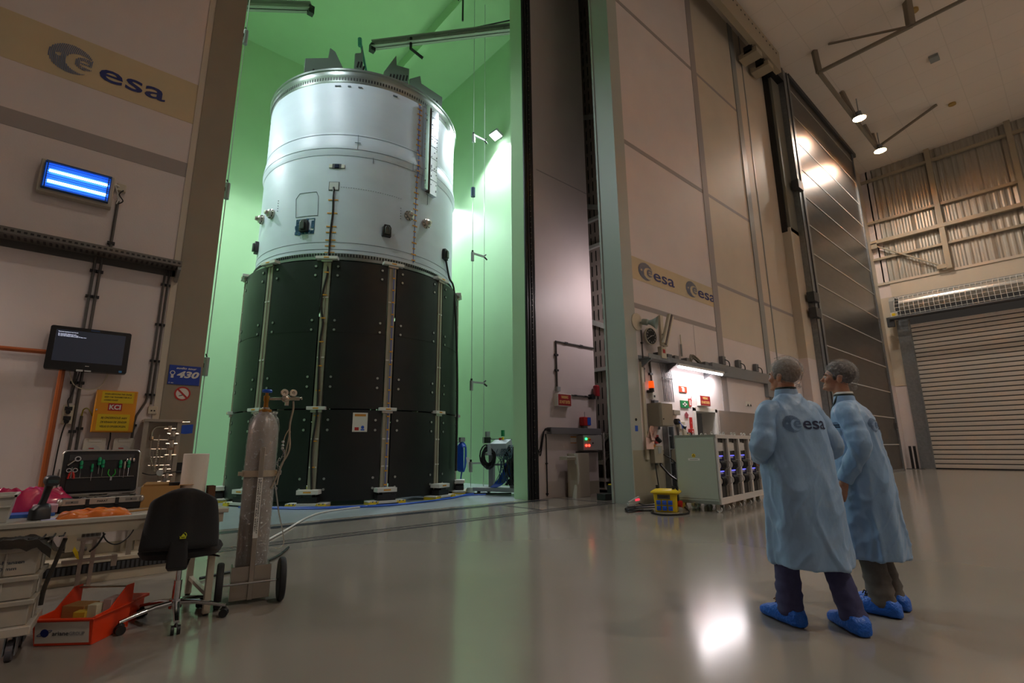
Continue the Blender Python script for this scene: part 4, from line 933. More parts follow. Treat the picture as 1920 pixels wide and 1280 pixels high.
blob_bag('flat orange plastic bag on the desk in front of the tool case', (.22, 4.50, TZ), ((-.16, .22), (-.07, .09)), .055, M('orange_film', '#d9722b', .25, coat=.5), 8)
mb = MB(); mb.bb((-.22, 4.72, TZ), (.02, 4.95, TZ+.022)); tag(mb.build('blue_folder', M('folder_blue', '#2d5fae', .4), bevel=.003), 'flat blue folder on the desk beside the scanner', 'folder')
mb = MB(); mb.bb((-.10, 4.72, TZ+.022), (.03, 4.9, TZ+.07)); tag(mb.build('pink_box', M('pale_pink_box', '#b78f98', .5), bevel=.003), 'pale pink box on the blue folder behind the scanner', 'box')
mb = MB(); mb.prism([(-.04, 0), (.2, .02), (.19, .15), (-.05, .13)], (0, 4.43, TZ), (1,0,0), (0,1,0), (0,0,.002)); tag(mb.build('paper_sheet', M('paper_lilac', '#c3bedb', .6)), 'pale lilac paper sheet under the black scanner', 'paper')
# barcode scanner in its cradle
t = thing('barcode_scanner', 'black handheld scanner standing upright in its cradle on the desk', 'scanner', (-.055, 4.53, TZ+.003), rz=R_(18))
bk = M('scanner_black', '#17181b', .45)
mb = MB(); mb.loft([((0,0,0), (1,0,0), (0,1,0), .05, .055, 4), ((0,0,.06), (1,0,0), (0,1,0), .048, .05, 4), ((.01,0,.085), (1,0,0), (0,1,0), .035, .035, 3), ((.015,0,.095), (1,0,0), (0,1,0), .015, .015, 2)], n=20); mb.build('cradle', bk, t)
mb = MB(); mb.loft([((.0,0,.08), (1,0,0), (0,1,0), .02, .022, 2.5), ((.012,0,.13), (1,0,0), (0,1,0), .018, .02, 2.5), ((.02,0,.18), (1,0,0), (0,1,0), .019, .024, 2.5), ((.022,-.01,.215), (1,0,0), (0,1,0), .022, .03, 2.5)], n=18); mb.build('handle', bk, t)
mb = MB(); f = V((-.15, -.95, -.1)).normalized(); mb.loft([((.025,.045,.235), (1,0,0), (0,0,1), .02, .018, 2.5), ((.024,.01,.24), (1,0,0), (0,0,1), .033, .03, 2.5), ((.022,-.045,.235), (1,0,0), (0,0,1), .04, .033, 3), ((.022,-.06,.233), (1,0,0), (0,0,1), .036, .03, 3)], n=20); mb.build('scanner_head', bk, t)
mb = MB(); mb.prism(rrect(.055, .022, .006, 3), (.022, -.061, .232), (1,0,0), (0,0,1), (0,-.002,0)); mb.build('scan_window', M('teal_glass', '#1d3438', .1), t)
# tool case
t = thing('tool_case', 'open aluminium-edged tool case with black lining on the desk', 'tool case', (.26, 5.0, TZ), rz=R_(4))
cs = M('case_alu', '#b2ada6', .35, metal=.7); bl = M('case_lining', '#101012', .7)
W2, D_ = .235, .145
mb = MB(); mb.bb((-W2, -D_, 0), (W2, D_, .075), 0); mb.build('base_shell', bl, t, bevel=.01)
mb = MB(); mb.bb((-W2-.004, -D_-.006, .05), (W2+.004, -D_+.004, .095), 0); mb.bb((-W2-.004, D_-.01, .05), (W2+.004, D_+.004, .095), 0)
for s_ in (-1, 1): mb.bb((s_*W2-.006, -D_, .05), (s_*W2+.006, D_, .095), 0); mb.ell((s_*W2, -D_, .072), (.018, .018, .025), n=10, k=6, m=0)
mb.build('metal_rim', cs, t, bevel=.003)
mb = MB(); mb.text('PARAT', (-.03, -D_-.0065, .063), (1,0,0), (0,0,1), .02, 1, depth=.0006, bold=.03, width=.06)
for x in (-.17, .17): mb.bb((x-.035, -D_-.007, .062), (x+.035, -D_-.006, .08), 0); mb.bb((x-.004, -D_-.009, .068), (x+.004, -D_-.006, .076), 1)
mb.build('front_plate', [M('plate_mid_grey', '#77736f', .4), BLACK], t)
for x in (-.085, .085): mb = MB(); mb.bb((x-.011, -D_-.014, .04), (x+.011, -D_-.005, .09)); mb.build('latch', BLACK, t, bevel=.002)
mb = MB()
random.seed(11)
for k in range(14): a = V((random.uniform(-.2, .2), random.uniform(-.12, .1), .085)); b = a+V((random.uniform(-.08, .08), random.uniform(-.02, .02), .008)); mb.tube([a, b], random.choice((.004, .006, .009)), n=6, m=random.choice((0, 1)))
mb.build('small_parts', [CHROME, BLACK], t)
# lid leaning back
RL = Matrix.Rotation(R_(-9), 3, 'X'); lo0 = V((0, D_-.005, .105)); lx, lz, ln = V((1,0,0)), RL @ V((0,0,1)), RL @ V((0,-1,0))
mb = MB(); mb.prism(rrect(.475, .325, .03, 5), lo0+lz*.1625-ln*.03, lx, lz, ln*.05, 0)
mb.prism(rrect(.455, .305, .026, 5), lo0+lz*.1625+ln*.0201, lx, lz, ln*.001, 1)
ring = rrect(.475, .325, .03, 5); mb.tube([lo0+lz*.1625+lx*p[0]+lz*p[1]+ln*.02 for p in ring], .006, n=6, closed=True, m=2)
lid = mb.build('lid', [bl, M('lining_grey', '#202124', .8), cs], t)
mb = MB(); mb.prism([(-.2, 0), (.2, 0), (.2, .165), (-.2, .165)], lo0+lz*.02+ln*.0215, lx, lz, ln*.008, 0)
for k in range(17): mb.tube([lo0+lz*.12+lx*(-.19+k*.0235)+ln*.032, lo0+lz*.12+lx*(-.178+k*.0235)+ln*.036, lo0+lz*.12+lx*(-.1665+k*.0235)+ln*.032], .0028, n=4, m=1)
mb.build('tool_pocket', [bl, M('loop_grey', '#8a8780', .6)], lid)
mb = MB(); mb.prism([(-.2, 0), (.2, 0), (.2, .045), (-.2, .045)], lo0+lz*.25+ln*.0215, lx, lz, ln*.003); mb.build('document_pocket', M('pocket_grey', '#2c2d31', .5), lid)
Q = t.matrix_basis if False else (Matrix.Translation(V((.26, 5.0, TZ))) @ Matrix.Rotation(R_(4), 4, 'Z'))
def on_lid(x, z, d=.034): return Q @ (lo0+lx*x+lz*z+ln*d)
Lx, Lz, Ln = Q.to_3x3() @ lx, Q.to_3x3() @ lz, Q.to_3x3() @ ln
TG = M('tool_green', '#0f9a66', .35); TGD = M('tool_dark_green', '#0b5a40', .4)
def screwdriver(x, z, lab, s=1, m=0, grp='screwdrivers in the lid of the tool case'):
    t = thing('screwdriver', lab, 'screwdriver', on_lid(x, z), world=True, group=grp)
    mb = MB(); mb.lathe([(.001, 0), (.008*s, .002), (.011*s, .012), (.009*s, .03), (.0115*s, .045), (.007*s, .062), (.001, .064)], on_lid(x, z+.035), Lz, n=8); mb.build('handle', m or TG, t)
    mb = MB(); mb.lathe([(.0115*s, 0), (.012*s, .004), (.0115*s, .008)], on_lid(x, z+.056), Lz, n=8, cap=False); mb.build('grip_ring', TGD if not m else GREY, t)
    mb = MB(); mb.cyl(on_lid(x, z-.03), on_lid(x, z+.036), .003, n=6); mb.build('blade', CHROME, t)
for x, z, l, s, m in ((-.125, .15, 'green screwdriver next to the red pliers', 1, 0), (-.058, .125, 'short low green screwdriver, second from the left', .8, 0), (-.018, .175, 'tallest green screwdriver in the middle of the lid', 1.15, 0), (.005, .155, 'green screwdriver touching the tallest one', 1.05, 0), (.115, .15, 'green screwdriver right of the green-handled cutters', 1.05, 0), (.142, .14, 'grey-handled screwdriver near the right of the lid', .8, STEEL), (.168, .15, 'rightmost green screwdriver in the lid', 1, 0)): screwdriver(x, z, l, s, m)
t2 = thing('pliers', 'red-handled pliers at the left of the tool case lid', 'pliers', on_lid(-.18, .12), world=True)
for s_ in (-1, 1): mb = MB(); mb.tube([on_lid(-.175+s_*.004, .165), on_lid(-.175+s_*.012, .15), on_lid(-.175+s_*.017, .115)], .0065, n=7, smooth=3); mb.build('handle', RED, t2)
mb = MB(); mb.tube([on_lid(-.175, .12), on_lid(-.175, .2)], .006, n=6); mb.lathe([(.011,0),(.016,0),(.016,.003),(.011,.003),(.011,0)], on_lid(-.193, .178), Ln, n=14, cap=False); mb.lathe([(.011,0),(.016,0),(.016,.003),(.011,.003),(.011,0)], on_lid(-.157, .178), Ln, n=14, cap=False); mb.build('jaws', CHROME, t2)
t2 = thing('cutters', 'cutters with thin bright green splayed handles in the tool case lid', 'cutters', on_lid(.06, .12), world=True)
for s_ in (-1, 1): mb = MB(); mb.tube([on_lid(.065+s_*.004, .12), on_lid(.065+s_*.022, .145), on_lid(.065+s_*.018, .178)], .0035, n=6, smooth=4); mb.build('handle', M('bright_green_grip', '#2fae3c', .4), t2)
mb = MB(); mb.box(on_lid(.065, .108), (.012, .006, .03)); mb.build('jaws', CHROME, t2)
t2 = thing('wrench', 'steel adjustable wrench at the top left of the tool case lid', 'wrench', on_lid(-.17, .25), world=True)
mb = MB(); mb.lathe([(.012,0),(.02,0),(.02,.005),(.012,.005),(.012,0)], on_lid(-.15, .262), Ln, n=12, cap=False); mb.tube([on_lid(-.165, .252), on_lid(-.205, .215)], .005, n=6); mb.build('wrench_body', CHROME, t2)
for x, z, l in ((.155, .235, 'left one of three shiny sockets at the top right of the lid'), (.175, .24, 'middle one of three shiny sockets at the top right of the lid'), (.198, .235, 'right one of three shiny sockets at the top right of the lid')):
    mb = MB(); mb.lathe([(.006, 0), (.009, .008), (.009, .022), (.006, .026)], on_lid(x, z), Lz, n=10); tag(mb.build('tool_socket', CHROME), l, 'tool socket', 'shiny sockets in the lid')
# cardboard box, white roll, small boxes
t = thing('cardboard_box', 'open brown cardboard box on the desk between the tool case and the white roll', 'cardboard box', (.62, 4.98, TZ), rz=R_(-8))
cb = M('cardboard', '#a87f4a', .7, var=.05)
mb = MB(); open_crate(mb, -.11, .14, -.12, .12, 0, .155, 0, .005); mb.build('box_body', cb, t)
mb = MB(); mb.prism([(0,0), (.25,0), (.2,.04), (.02,.05)], (-.11, .12, .155), (1,0,0), V((0,.8,.35)), (0,0,.004)); mb.prism([(0,0), (.09,-.01), (.1,.22), (0,.24)], (.14, -.12, .155), (1,0,0), (0,1,0), (0,0,.004)); mb.build('flap', cb, t)
mb = MB(); mb.bb((-.14, -.115, 0), (-.112, -.02, .15)); tag(mb.build('clear_sleeve', M('grey_film', '#9a958f', .2, coat=.5)), None, None)
o = bpy.data.objects['clear_sleeve']; o.parent = t; o.location = (-.126, -.07, 0)
t = thing('paper_roll', 'tall white roll standing on the desk behind the chair', 'roll', (.845, 4.93, TZ))
mb = MB(); mb.lathe([(.02, 0), (.088, 0), (.092, .004), (.092, .396), (.088, .40), (.025, .40), (.02, .395), (.02, 0)], n=40, cap=False); mb.build('roll_body', M('roll_white', '#e0d4c6', .6), t)
mb = MB(); mb.bb((.70, 5.05, TZ), (.78, 5.15, TZ+.17)); tag(mb.build('dark_box', M('dark_slate', '#25262c', .5), bevel=.003), 'dark box on the desk just left of the white roll', 'box')
mb = MB(); open_crate(mb, .945, .995, 4.85, 4.95, TZ, TZ+.14, 0, .004); tag(mb.build('brown_carton', M('brown_card', '#5b3a22', .7)), 'small brown carton on the desk just right of the white roll', 'box')
mb = MB(); mb.tube([(.40, 4.52, TZ+.012), (.50, 4.56, TZ+.014), (.56, 4.6, TZ+.012)], .008, n=6, smooth=3); tag(mb.build('wooden_tool', cb), 'thin brown stick at the end of the orange bag', 'tool')
# stacked boxes on a dolly at the left edge
t = thing('dolly', 'pale dolly on casters carrying the stacked grey crates at the left edge', 'dolly', (-.24, 4.4, 0), rz=R_(-6))
mb = MB(); mb.bb((-.36, -.2, .14), (.26, .22, .19)); mb.build('deck', M('dolly_pale', '#b7aea2', .5), t, bevel=.006)
for x in (-.25, .18):
    for y in (-.12, .14):
        mb = MB(); mb.cyl((x-.015, y, .055), (x+.015, y, .055), .055, n=18, m=0); mb.cyl((x-.02, y, .055), (x+.02, y, .055), .02, n=10, m=1); mb.prism([(-.04,-.02),(.04,-.02),(.03,.085),(-.03,.085)], (x-.028, y, .055), (0,1,0), (0,0,1), (.006,0,0), 1); mb.prism([(-.04,-.02),(.04,-.02),(.03,.085),(-.03,.085)], (x+.022, y, .055), (0,1,0), (0,0,1), (.006,0,0), 1)
        mb.build('caster', [M('caster_grey', '#55535a', .5), GALV], t)
gcm = M('crate_grey_worn', '#a19a8e', .5, var=.08, vs=8)
for k, (z0, z1, l) in enumerate(((.19, .33, 'bottom one of the three grey crates on the dolly'), (.33, .46, 'middle one of the three grey crates on the dolly'), (.46, .62, 'top one of the three grey crates on the dolly, with printed text'))):
    t = thing('stacking_crate', l, 'crate', (-.24, 4.4, z0), rz=R_(-6), group='grey crates on the dolly')
    h = z1-z0; mb = MB(); mb.prism([(-.32,-.17), (.235,-.17), (.235,.18), (-.32,.18)], (0,0,0), (1,0,0), (0,1,0), (0,0,h-.025), 0); mb.build('crate_body', gcm, t, bevel=.006)
    mb = MB(); mb.bb((-.34, -.19, h-.03), (.255, .2, h-.002)); 
    for x in (-.2, -.05, .1): mb.bb((x-.006, -.18, 0.01), (x+.006, -.17, h-.03))
    mb.bb((.235, -.02, .0), (.245, .02, h-.03)); mb.build('rim', gcm, t, bevel=.005)
    if k == 2:
        mb = MB(); mb.text('Deurne-Fransen', (-.02, -.1712, .068), (1,0,0), (0,0,1), .026, depth=.0006, bold=.02, width=.2); mb.text('0 - 100 mm', (0, -.1712, .035), (1,0,0), (0,0,1), .024, depth=.0006, bold=.02, width=.15); mb.build('printed_text', M('print_dark', '#3c4650', .6), t)
mb = MB()
for k in range(16):
    mb.tube([(-.62+k*.045, 4.2, .66), (-.60+k*.045, 4.25, .655+.012*noise.noise(V((k, 0, 0)))), (-.58+k*.045, 4.55, .66)], .005, n=4)
vs = []; nx, ny = 30, 10
for j in range(ny+1):
    for i in range(nx+1):
        x = -.62+i*.65/nx; y = 4.16+j*.46/ny; d = max(0, x+.04)
        vs.append((x, y, .665-.05*abs(noise.noise(V((x*6, y*6, 0))))-d*.9+.015*noise.noise(V((x*20, y*20, 3)))))
fs = [(j*(nx+1)+i, j*(nx+1)+i+1, (j+1)*(nx+1)+i+1, (j+1)*(nx+1)+i) for j in range(ny) for i in range(nx)]
mb.add(vs, fs); 
for i in range(nx): a, b = V(vs[i]), V(vs[i+1]); mb.add([a, b, b-V((0,0,.05+.015*noise.noise(V((i*.4, 0, 7))))), a-V((0,0,.05+.015*noise.noise(V(((i-1)*.4+.4-.4, 0, 7)))))], [(0,1,2,3)])
tag(mb.build('dark_netting', M('netting_brown', '#2c2620', .9, var=.2, vs=30), angle=80), 'dark brown netting draped over the top crate under the desk', 'netting')
mb = MB(); mb.tube([(.09, 4.42, .62), (.06, 4.40, .48), (.03, 4.38, .35), (.025, 4.37, .25)], .012, n=6, smooth=4); tag(mb.build('dark_strap', M('netting_brown', '')), 'dark strap hanging down at the right of the grey crates', 'strap')
# orange bin with company label
t = thing('orange_bin', 'orange open-front plastic bin with a white company label on the floor', 'bin', (.28, 4.52, 0), rz=R_(-38))
ob_ = M('bin_orange', '#dc3c12', .4)
mb = MB()
prof = [(0,0), (.30,0), (.33,.17), (.33,.27), (.26,.27), (.12,.165), (-.03,.155)]
for x in (-.17, .165): mb.prism(prof, (x, -.2, .005), (0,1,0), (0,0,1), (.008,0,0))
mb.bb((-.17, -.2, .0), (.173, .12, .008)); mb.prism([(0,0), (.335,0), (.35,.16), (-.012,.16)], (-.165, -.205, .002), (1,0,0), V((0,-.16,1)).normalized(), (0,.008,0)); mb.bb((-.17, .11, 0), (.173, .12, .16))
mb.bb((-.185, -.245, .15), (.19, -.22, .16)); mb.bb((-.185, -.235, .15), (-.165, .12, .16)); mb.bb((.17, -.235, .15), (.19, .12, .16))
mb.build('bin_body', ob_, t, bevel=.003)
lw = V((0,-.16,1)).normalized(); ln_ = V((1,0,0)).cross(lw)
mb = MB(); mb.prism([(-.158, .018), (.158, .018), (.158, .142), (-.158, .142)], (0, -.2052, .0), (1,0,0), lw, ln_*.0015, 0)
mb.text('ariane', (-.055, -.2178, .062), (1,0,0), lw, .036, 1, depth=.0006, bold=.01, width=.095); mb.text('GROUP', (.045, -.2178, .062), (1,0,0), lw, .03, 2, depth=.0006, width=.09)
mb.cyl(V((-.10, -.2072, 0))+lw*.078, V((-.10, -.2072, 0))+lw*.078+ln_*.0006, .024, n=20, m=3)
mb.tube([V((-.10+.048*math.cos(a)*.9-.012*math.sin(a)*.3, -.2082, 0))+lw*(.078+.026*math.cos(a)*.6+.008*math.sin(a)) for a in [2*PI*k/24 for k in range(24)]], .0015, n=4, m=3, closed=True)
mb.build('company_label', [M('label_white', '#c9c3bb', .5), M('label_dark', '#2a2c36', .5), M('label_grey', '#85858a', .5), NAVY], t)
mb = MB(); mb.tube([(-.17, .10, .26), (.17, .10, .26)], .006); mb.build('cross_rod', STEEL, t)
items = [((-.08, .02, .06), (.15, .12, .17), -.1, cb, 'brown cardboard box lying in the orange bin'), ((.01, -.09, .06), (.07, .06, .155), .1, M('yellow_card', '#c7a332', .6), 'small yellow box in the orange bin'), ((.075, -.07, .065), (.06, .06, .19), -.05, M('cream_card', '#c9c2a4', .6), 'cream box standing in the orange bin'), ((.13, .0, .08), (.05, .12, .21), .1, M('pink_card', '#a98a84', .6), 'pinkish box at the right of the orange bin')]
for c_, d_, r_, m_, l_ in items:
    w_ = Matrix.Translation((.28, 4.52, 0)) @ Matrix.Rotation(R_(-38), 4, 'Z'); mb = MB(); mb.box((0, 0, d_[2]/2), d_, 0); o = mb.build('small_box', m_, None, bevel=.003, org=(0,0,0)); o.location = w_ @ V((c_[0], c_[1], .009)); o.rotation_euler = (0, 0, R_(-38)+r_); tag(o, l_, 'box')
mb = MB(); mb.box((.47, 4.70, .06), (.14, .22, .12), 0, rz=R_(-38)); mb.box((.47, 4.70, .135), (.18, .26, .02), 0, rz=R_(-38)); tag(mb.build('red_bin', ob_, bevel=.004), 'second orange-red bin half hidden behind the chair base', 'bin')
# ------------------------------------------------------------------ office chair (its back to the viewer)
t = thing('office_chair', 'black swivel chair with a yellow badge on its back and a chrome star base', 'chair', (.735, 4.42, 0), rz=R_(-14))
fab = M('chair_fabric', '#1c1c1e', .85, bump=.15, bs=220, sheen=.1)
mb = MB()
def shell(u, v):        # backrest: u across, v up
    w = .232-.045*v**1.6-.012*max(0, v-.8)/.2
    x = u*w; z = .50+v*.41-.03*(abs(u)**3)*(v); y = -.185-.035*(1-u*u)-.05*v+.05*(v*(1-v))*2
    return V((x, y, z))
n1, n2 = 20, 20
def backpts(off):
    out = []
    for j in range(n2+1):
        for i in range(n1+1):
            u, v = -1+2*i/n1, j/n2
            rr = 1-.10*max(0, (abs(u)-.6)/.4)**2*max(0, (v-.8)/.2)**2*1.3
            p = shell(u*(1-.22*max(0, (v-.82)/.18)**2), v); p.z -= .02*max(0, (v-.8)/.2)**2*u*u*2
            e = max(0, 1-abs(u)**6)*max(0, 1-abs(2*v-1)**8); p.y += off*(.25+.75*e**.5)
            if off < 0 and abs(u) < .3: p.y -= .012*(1-(u/.3)**2)
            out.append(p)
    return out
A, B = backpts(-.035), backpts(.035); q = (n1+1)*(n2+1); fs = []
for j in range(n2):
    for i in range(n1): a = j*(n1+1)+i; fs += [(a, a+1, a+n1+2, a+n1+1), (q+a+n1+1, q+a+n1+2, q+a+1, q+a)]
for i in range(n1): a = n2*(n1+1)+i; fs += [(q+i, q+i+1, i+1, i), (a, a+1, q+a+1, q+a)]
for j in range(n2): a = j*(n1+1); fs += [(a, a+n1+1, q+a+n1+1, q+a)]; a += n1; fs += [(q+a, q+a+n1+1, a+n1+1, a)]
mb.add(A+B, fs); bk_ = mb.build('backrest', fab, t, angle=60, subsurf=1)
mb = MB(); c_ = V((.02, -.268, .60)); 
mb.lathe([(.017,0),(.021,0),(.021,.002),(.017,.002),(.017,0)], c_, (0,-1,0), n=18, a0=-.5, a1=PI+.5, cap=False); mb.prism([(-.014,-.010),(.016,-.010),(.004,.010),(-.002,.010)], c_, (1,0,0), (0,0,1), (0,-.002,0)); mb.prism([(-.018,-.021),(.018,-.021),(.018,-.015),(-.018,-.015)], c_, (1,0,0), (0,0,1), (0,-.002,0))
mb.build('static_badge', M('badge_yellow', '#c9d02a', .5, emit=0), t)
mb = MB(); mb.loft([((0,.02,.425), (1,0,0), (0,1,0), .15, .15, 2.6), ((0,.02,.44), (1,0,0), (0,1,0), .235, .22, 2.8), ((0,.02,.475), (1,0,0), (0,1,0), .255, .235, 2.8), ((0,.02,.50), (1,0,0), (0,1,0), .24, .22, 2.8), ((0,.02,.508), (1,0,0), (0,1,0), .15, .14, 2.5)], n=36); mb.build('seat', fab, t)
mb = MB(); mb.loft([((0,-.245,.56), (1,0,0), (0,1,0), .05, .012, 5), ((0,-.25,.46), (1,0,0), (0,1,0), .06, .02, 5), ((0,-.235,.40), (1,0,0), (0,1,0), .06, .04, 5), ((0,-.14,.37), (1,0,0), (0,1,0), .055, .08, 5), ((0,0,.40), (1,0,0), (0,1,0), .06, .09, 4)], n=20); mb.build('back_bracket', BLACK, t)
mb = MB(); mb.cyl((0,0,.13), (0,0,.27), .026, n=18, m=0); mb.cyl((0,0,.25), (0,0,.43), .017, n=16, m=0); mb.build('gas_column', CHROME, t)
mb = MB(); mb.tube([(.14,.0,.42), (.2,-.06,.425), (.24,-.1,.42)], .007, n=6); mb.build('lever', BLACK, t)
mb = MB(); mb.cyl((0,0,.09), (0,0,.15), .04, n=20); mb.build('base_hub', CHROME, t)
for k in range(5):
    a = R_(-82+72*k); d = V((math.cos(a), math.sin(a), 0)); s_ = V((-math.sin(a), math.cos(a), 0))
    mb = MB(); mb.loft([(d*.02+V((0,0,.125)), s_, (0,0,1), .026, .018, 3), (d*.12+V((0,0,.12)), s_, (0,0,1), .021, .015, 3), (d*.24+V((0,0,.095)), s_, (0,0,1), .017, .012, 3), (d*.32+V((0,0,.075)), s_, (0,0,1), .016, .011, 3)], n=14); mb.build('base_arm', CHROME, t)
    mb = MB(); c_ = d*.31+V((0,0,.028)); mb.cyl(c_+s_*.008, c_+s_*.026, .028, n=16); mb.cyl(c_-s_*.026, c_-s_*.008, .028, n=16); mb.loft([(c_+V((0,0,.02)), s_, d, .012, .03), (c_+V((0,0,.045)), s_, d, .01, .01)], n=12); mb.build('caster', BLACK, t)
# ------------------------------------------------------------------ gas bottle and its trolley
gx, gy, ga = 1.27, 4.66, R_(-12)
t = thing('bottle_trolley', 'stainless steel two-wheel trolley holding the wrapped gas bottle', 'trolley', (gx, gy, 0), rz=ga)
ss = M('stainless', '#a79d92', .28, metal=.85, var=.05)
mb = MB(); mb.bb((-.14, -.14, .04), (.14, -.125, .27)); mb.bb((-.14, -.14, .03), (.14, .14, .045)); mb.bb((-.14,-.13,.04), (-.128,.12,.25)); mb.bb((.128,-.13,.04), (.14,.12,.25)); mb.build('base_box', ss, t)
mb = MB(); mb.bb((-.018, -.165, .03), (.018, -.14, 1.18)); mb.build('back_post', ss, t, bevel=.003)
mb = MB(); mb.lathe([(.128,-.025), (.134,-.025), (.134,.025), (.128,.025), (.128,-.025)], (0,0,.97), n=40, cap=False); mb.bb((-.16,-.05,.955), (-.125,.02,.985)); mb.bb((.125,-.05,.955), (.16,.02,.985)); mb.build('clamp_band', M('band_steel', '#b9a993', .3, metal=.7), t)
mb = MB(); mb.cyl((-.2,-.17,.155), (.2,-.17,.155), .009, n=10); mb.build('axle', CHROME, t)
for s_ in (-1, 1):
    mb = MB(); mb.lathe([(.12,-.02), (.148,-.024), (.158,-.017), (.162,0), (.158,.017), (.148,.024), (.12,.02), (.03,.015), (.03,-.015), (.12,-.02)], (s_*.215,-.17,.16), (1,0,0), n=36, cap=False); mb.lathe([(.01,-.02), (.12,-.012), (.12,.012), (.01,.02)], (s_*.215,-.17,.16), (1,0,0), n=24, cap=False); mb.build('wheel', RUBBER, t)
mb = MB(); mb.prism([(-.018, 0), (.018, 0), (.018, .46), (-.018, .46)], (.0, -.1665, .48), (1,0,0), (0,0,1), (0,-.001,0), 0)
mb.text('L BOTTLE TRANSPORT TROLLEY', (.002, -.1685, .93), (0,0,-1), (1,0,0), .012, 1, depth=.0005, bold=.02, width=.42); mb.text('PROPERTY OF ESA ESTEC', (-.012, -.1685, .93), (0,0,-1), (1,0,0), .012, 1, depth=.0005, bold=.02, width=.40); mb.build('owner_label', [WPL, BLACK], t)
t = thing('gas_bottle', 'tall grey gas bottle wrapped in crinkled clear film', 'gas bottle', (gx, gy, .046), rz=ga)
mb = MB(); mb.lathe([(.001,0), (.10,0), (.115,.02), (.117,1.22), (.112,1.30), (.09,1.37), (.055,1.42), (.035,1.44), (.03,1.47)], n=40); mb.build('bottle_body', M('bottle_grey', '#8d837b', .35, metal=.3, var=.05), t)
film = M('crinkled_film', '#e2dfdc', .12, spec=1, coat=1, bump=1.0, bs=30)
nt = film.node_tree; tc = nt.nodes.new('ShaderNodeTexCoord'); vo = nt.nodes.new('ShaderNodeTexNoise'); vo.inputs['Scale'].default_value = 38; vo.inputs['Detail'].default_value = 4; vo.inputs['Distortion'].default_value = 1.5
rp = nt.nodes.new('ShaderNodeValToRGB'); rp.color_ramp.elements[0].position = .56; rp.color_ramp.elements[0].color = (.16, .16, .16, 1); rp.color_ramp.elements[1].position = .72; rp.color_ramp.elements[1].color = (.9, .9, .9, 1)
nt.links.new(tc.outputs['Object'], vo.inputs['Vector']); nt.links.new(vo.outputs['Fac'], rp.inputs[0]); nt.links.new(rp.outputs[0], nt.nodes['Principled BSDF'].inputs['Alpha'])
mb = MB(); prof = [(.121+.004*noise.noise(V((0, 0, k*.9))), .02+k*.02) for k in range(60)]+[(.118, 1.24), (.122, 1.30), (.112, 1.36), (.085, 1.40), (.10, 1.425), (.06, 1.43)]
vs = []; n = 90
for i, (r, z) in enumerate(prof):
    for j in range(n):
        a = 2*PI*j/n; k = 1+.035*noise.noise(V((math.cos(a)*5, math.sin(a)*5, z*14)))+.02*noise.noise(V((math.cos(a)*14, math.sin(a)*14, z*30+a)))
        vs.append((r*k*math.cos(a), r*k*math.sin(a), z+(.03*noise.noise(V((a*3, z, 5))) if i > 61 else 0)))
fs = [(i*n+j, i*n+(j+1) % n, (i+1)*n+(j+1) % n, (i+1)*n+j) for i in range(len(prof)-1) for j in range(n)]
mb.add(vs, fs); mb.build('plastic_wrap', film, t, angle=25)
brass = M('brass', '#a5702f', .3, metal=.8)
mb = MB(); mb.lathe([(.05,1.43), (.052,1.45), (.02,1.465), (.018,1.52), (.024,1.53), (.024,1.57), (.012,1.575), (.012,1.60)], n=18); mb.build('valve', brass, t)
mb = MB(); mb.lathe([(.008,1.595), (.038,1.60), (.042,1.615), (.034,1.625), (.008,1.62)], n=16); mb.build('valve_handwheel', BLUE, t)
mb = MB(); mb.cyl((0,-.0,1.545), (.15,-.03,1.55), .012, n=10); mb.cyl((.13,-.03,1.55), (.26,-.05,1.552), .016, n=10); mb.ell((.15,-.03,1.55), (.035,.03,.035)); mb.box((.16,-.03,1.52), (.03,.03,.06)); mb.tube([(.26,-.05,1.555), (.275,-.05,1.56), (.275,-.05,1.545)], .009, n=6)
mb.build('regulator', pipem, t)
for x in (.135, .205): mb = MB(); mb.lathe([(.012,-.008),(.030,-.008),(.033,0),(.030,.008),(.012,.008),(.012,-.008)], (x,-.045,1.60), (.1,-1,.1), n=20, cap=False); mb.ell((x,-.04,1.60), (.013,.01,.013)); mb.build('pressure_gauge', pipem, t)
mb = MB(); mb.tube([(.21,-.04,1.53), (.215,-.04,1.46), (.20,-.04,1.35), (.20,-.04,1.26), (.21,-.05,1.15), (.20,-.05,1.08), (.16,-.06,1.0), (.14,-.07,.93), (.12,-.08,.88), (.09,-.09,.80)], .008, n=6, smooth=5); mb.tube([(.205,-.04,1.27), (.19,-.05,1.15), (.17,-.06,1.02), (.15,-.06,.95), (.13,-.1,.83)], .006, n=6, smooth=5); mb.tube([(.2,-.04,1.30), (.165,-.05,1.22), (.16,-.05,1.12), (.19,-.05,1.04)], .004, n=5, smooth=5)
mb.build('hose', M('hose_beige', '#9d917f', .4, metal=.3), t)
mb = MB()
for k in range(20):
    c_ = V((.155+.02*math.sin(k*.7)-.002*k, -.06-.001*k, 1.12-k*.017)); s_ = V((1,0,0)) if k % 2 else V((0,1,0))
    mb.tube([c_+s_*.007*math.cos(q_)+V((0,0,.013*math.sin(q_))) for q_ in [2*PI*j/8 for j in range(8)]], .0025, n=4, closed=True)
for z in (1.18, 1.15, 1.125): mb.ell((.155, -.05, z), (.013, .013, .012), n=8, k=6)
mb.build('safety_chain', CHROME, t)
mb = MB(); mb.tube([(gx+.12, gy-.02, .9), (gx+.3, gy+.4, .62), (gx+.75, gy+1.6, .1), (1.95, 6.9, .02)], .006, n=5, smooth=10); tag(mb.build('thin_white_hose', M('thin_hose_grey', '#b5b0a8', .5)), 'thin white hose curving from the gas bottle down to the floor', 'hose')
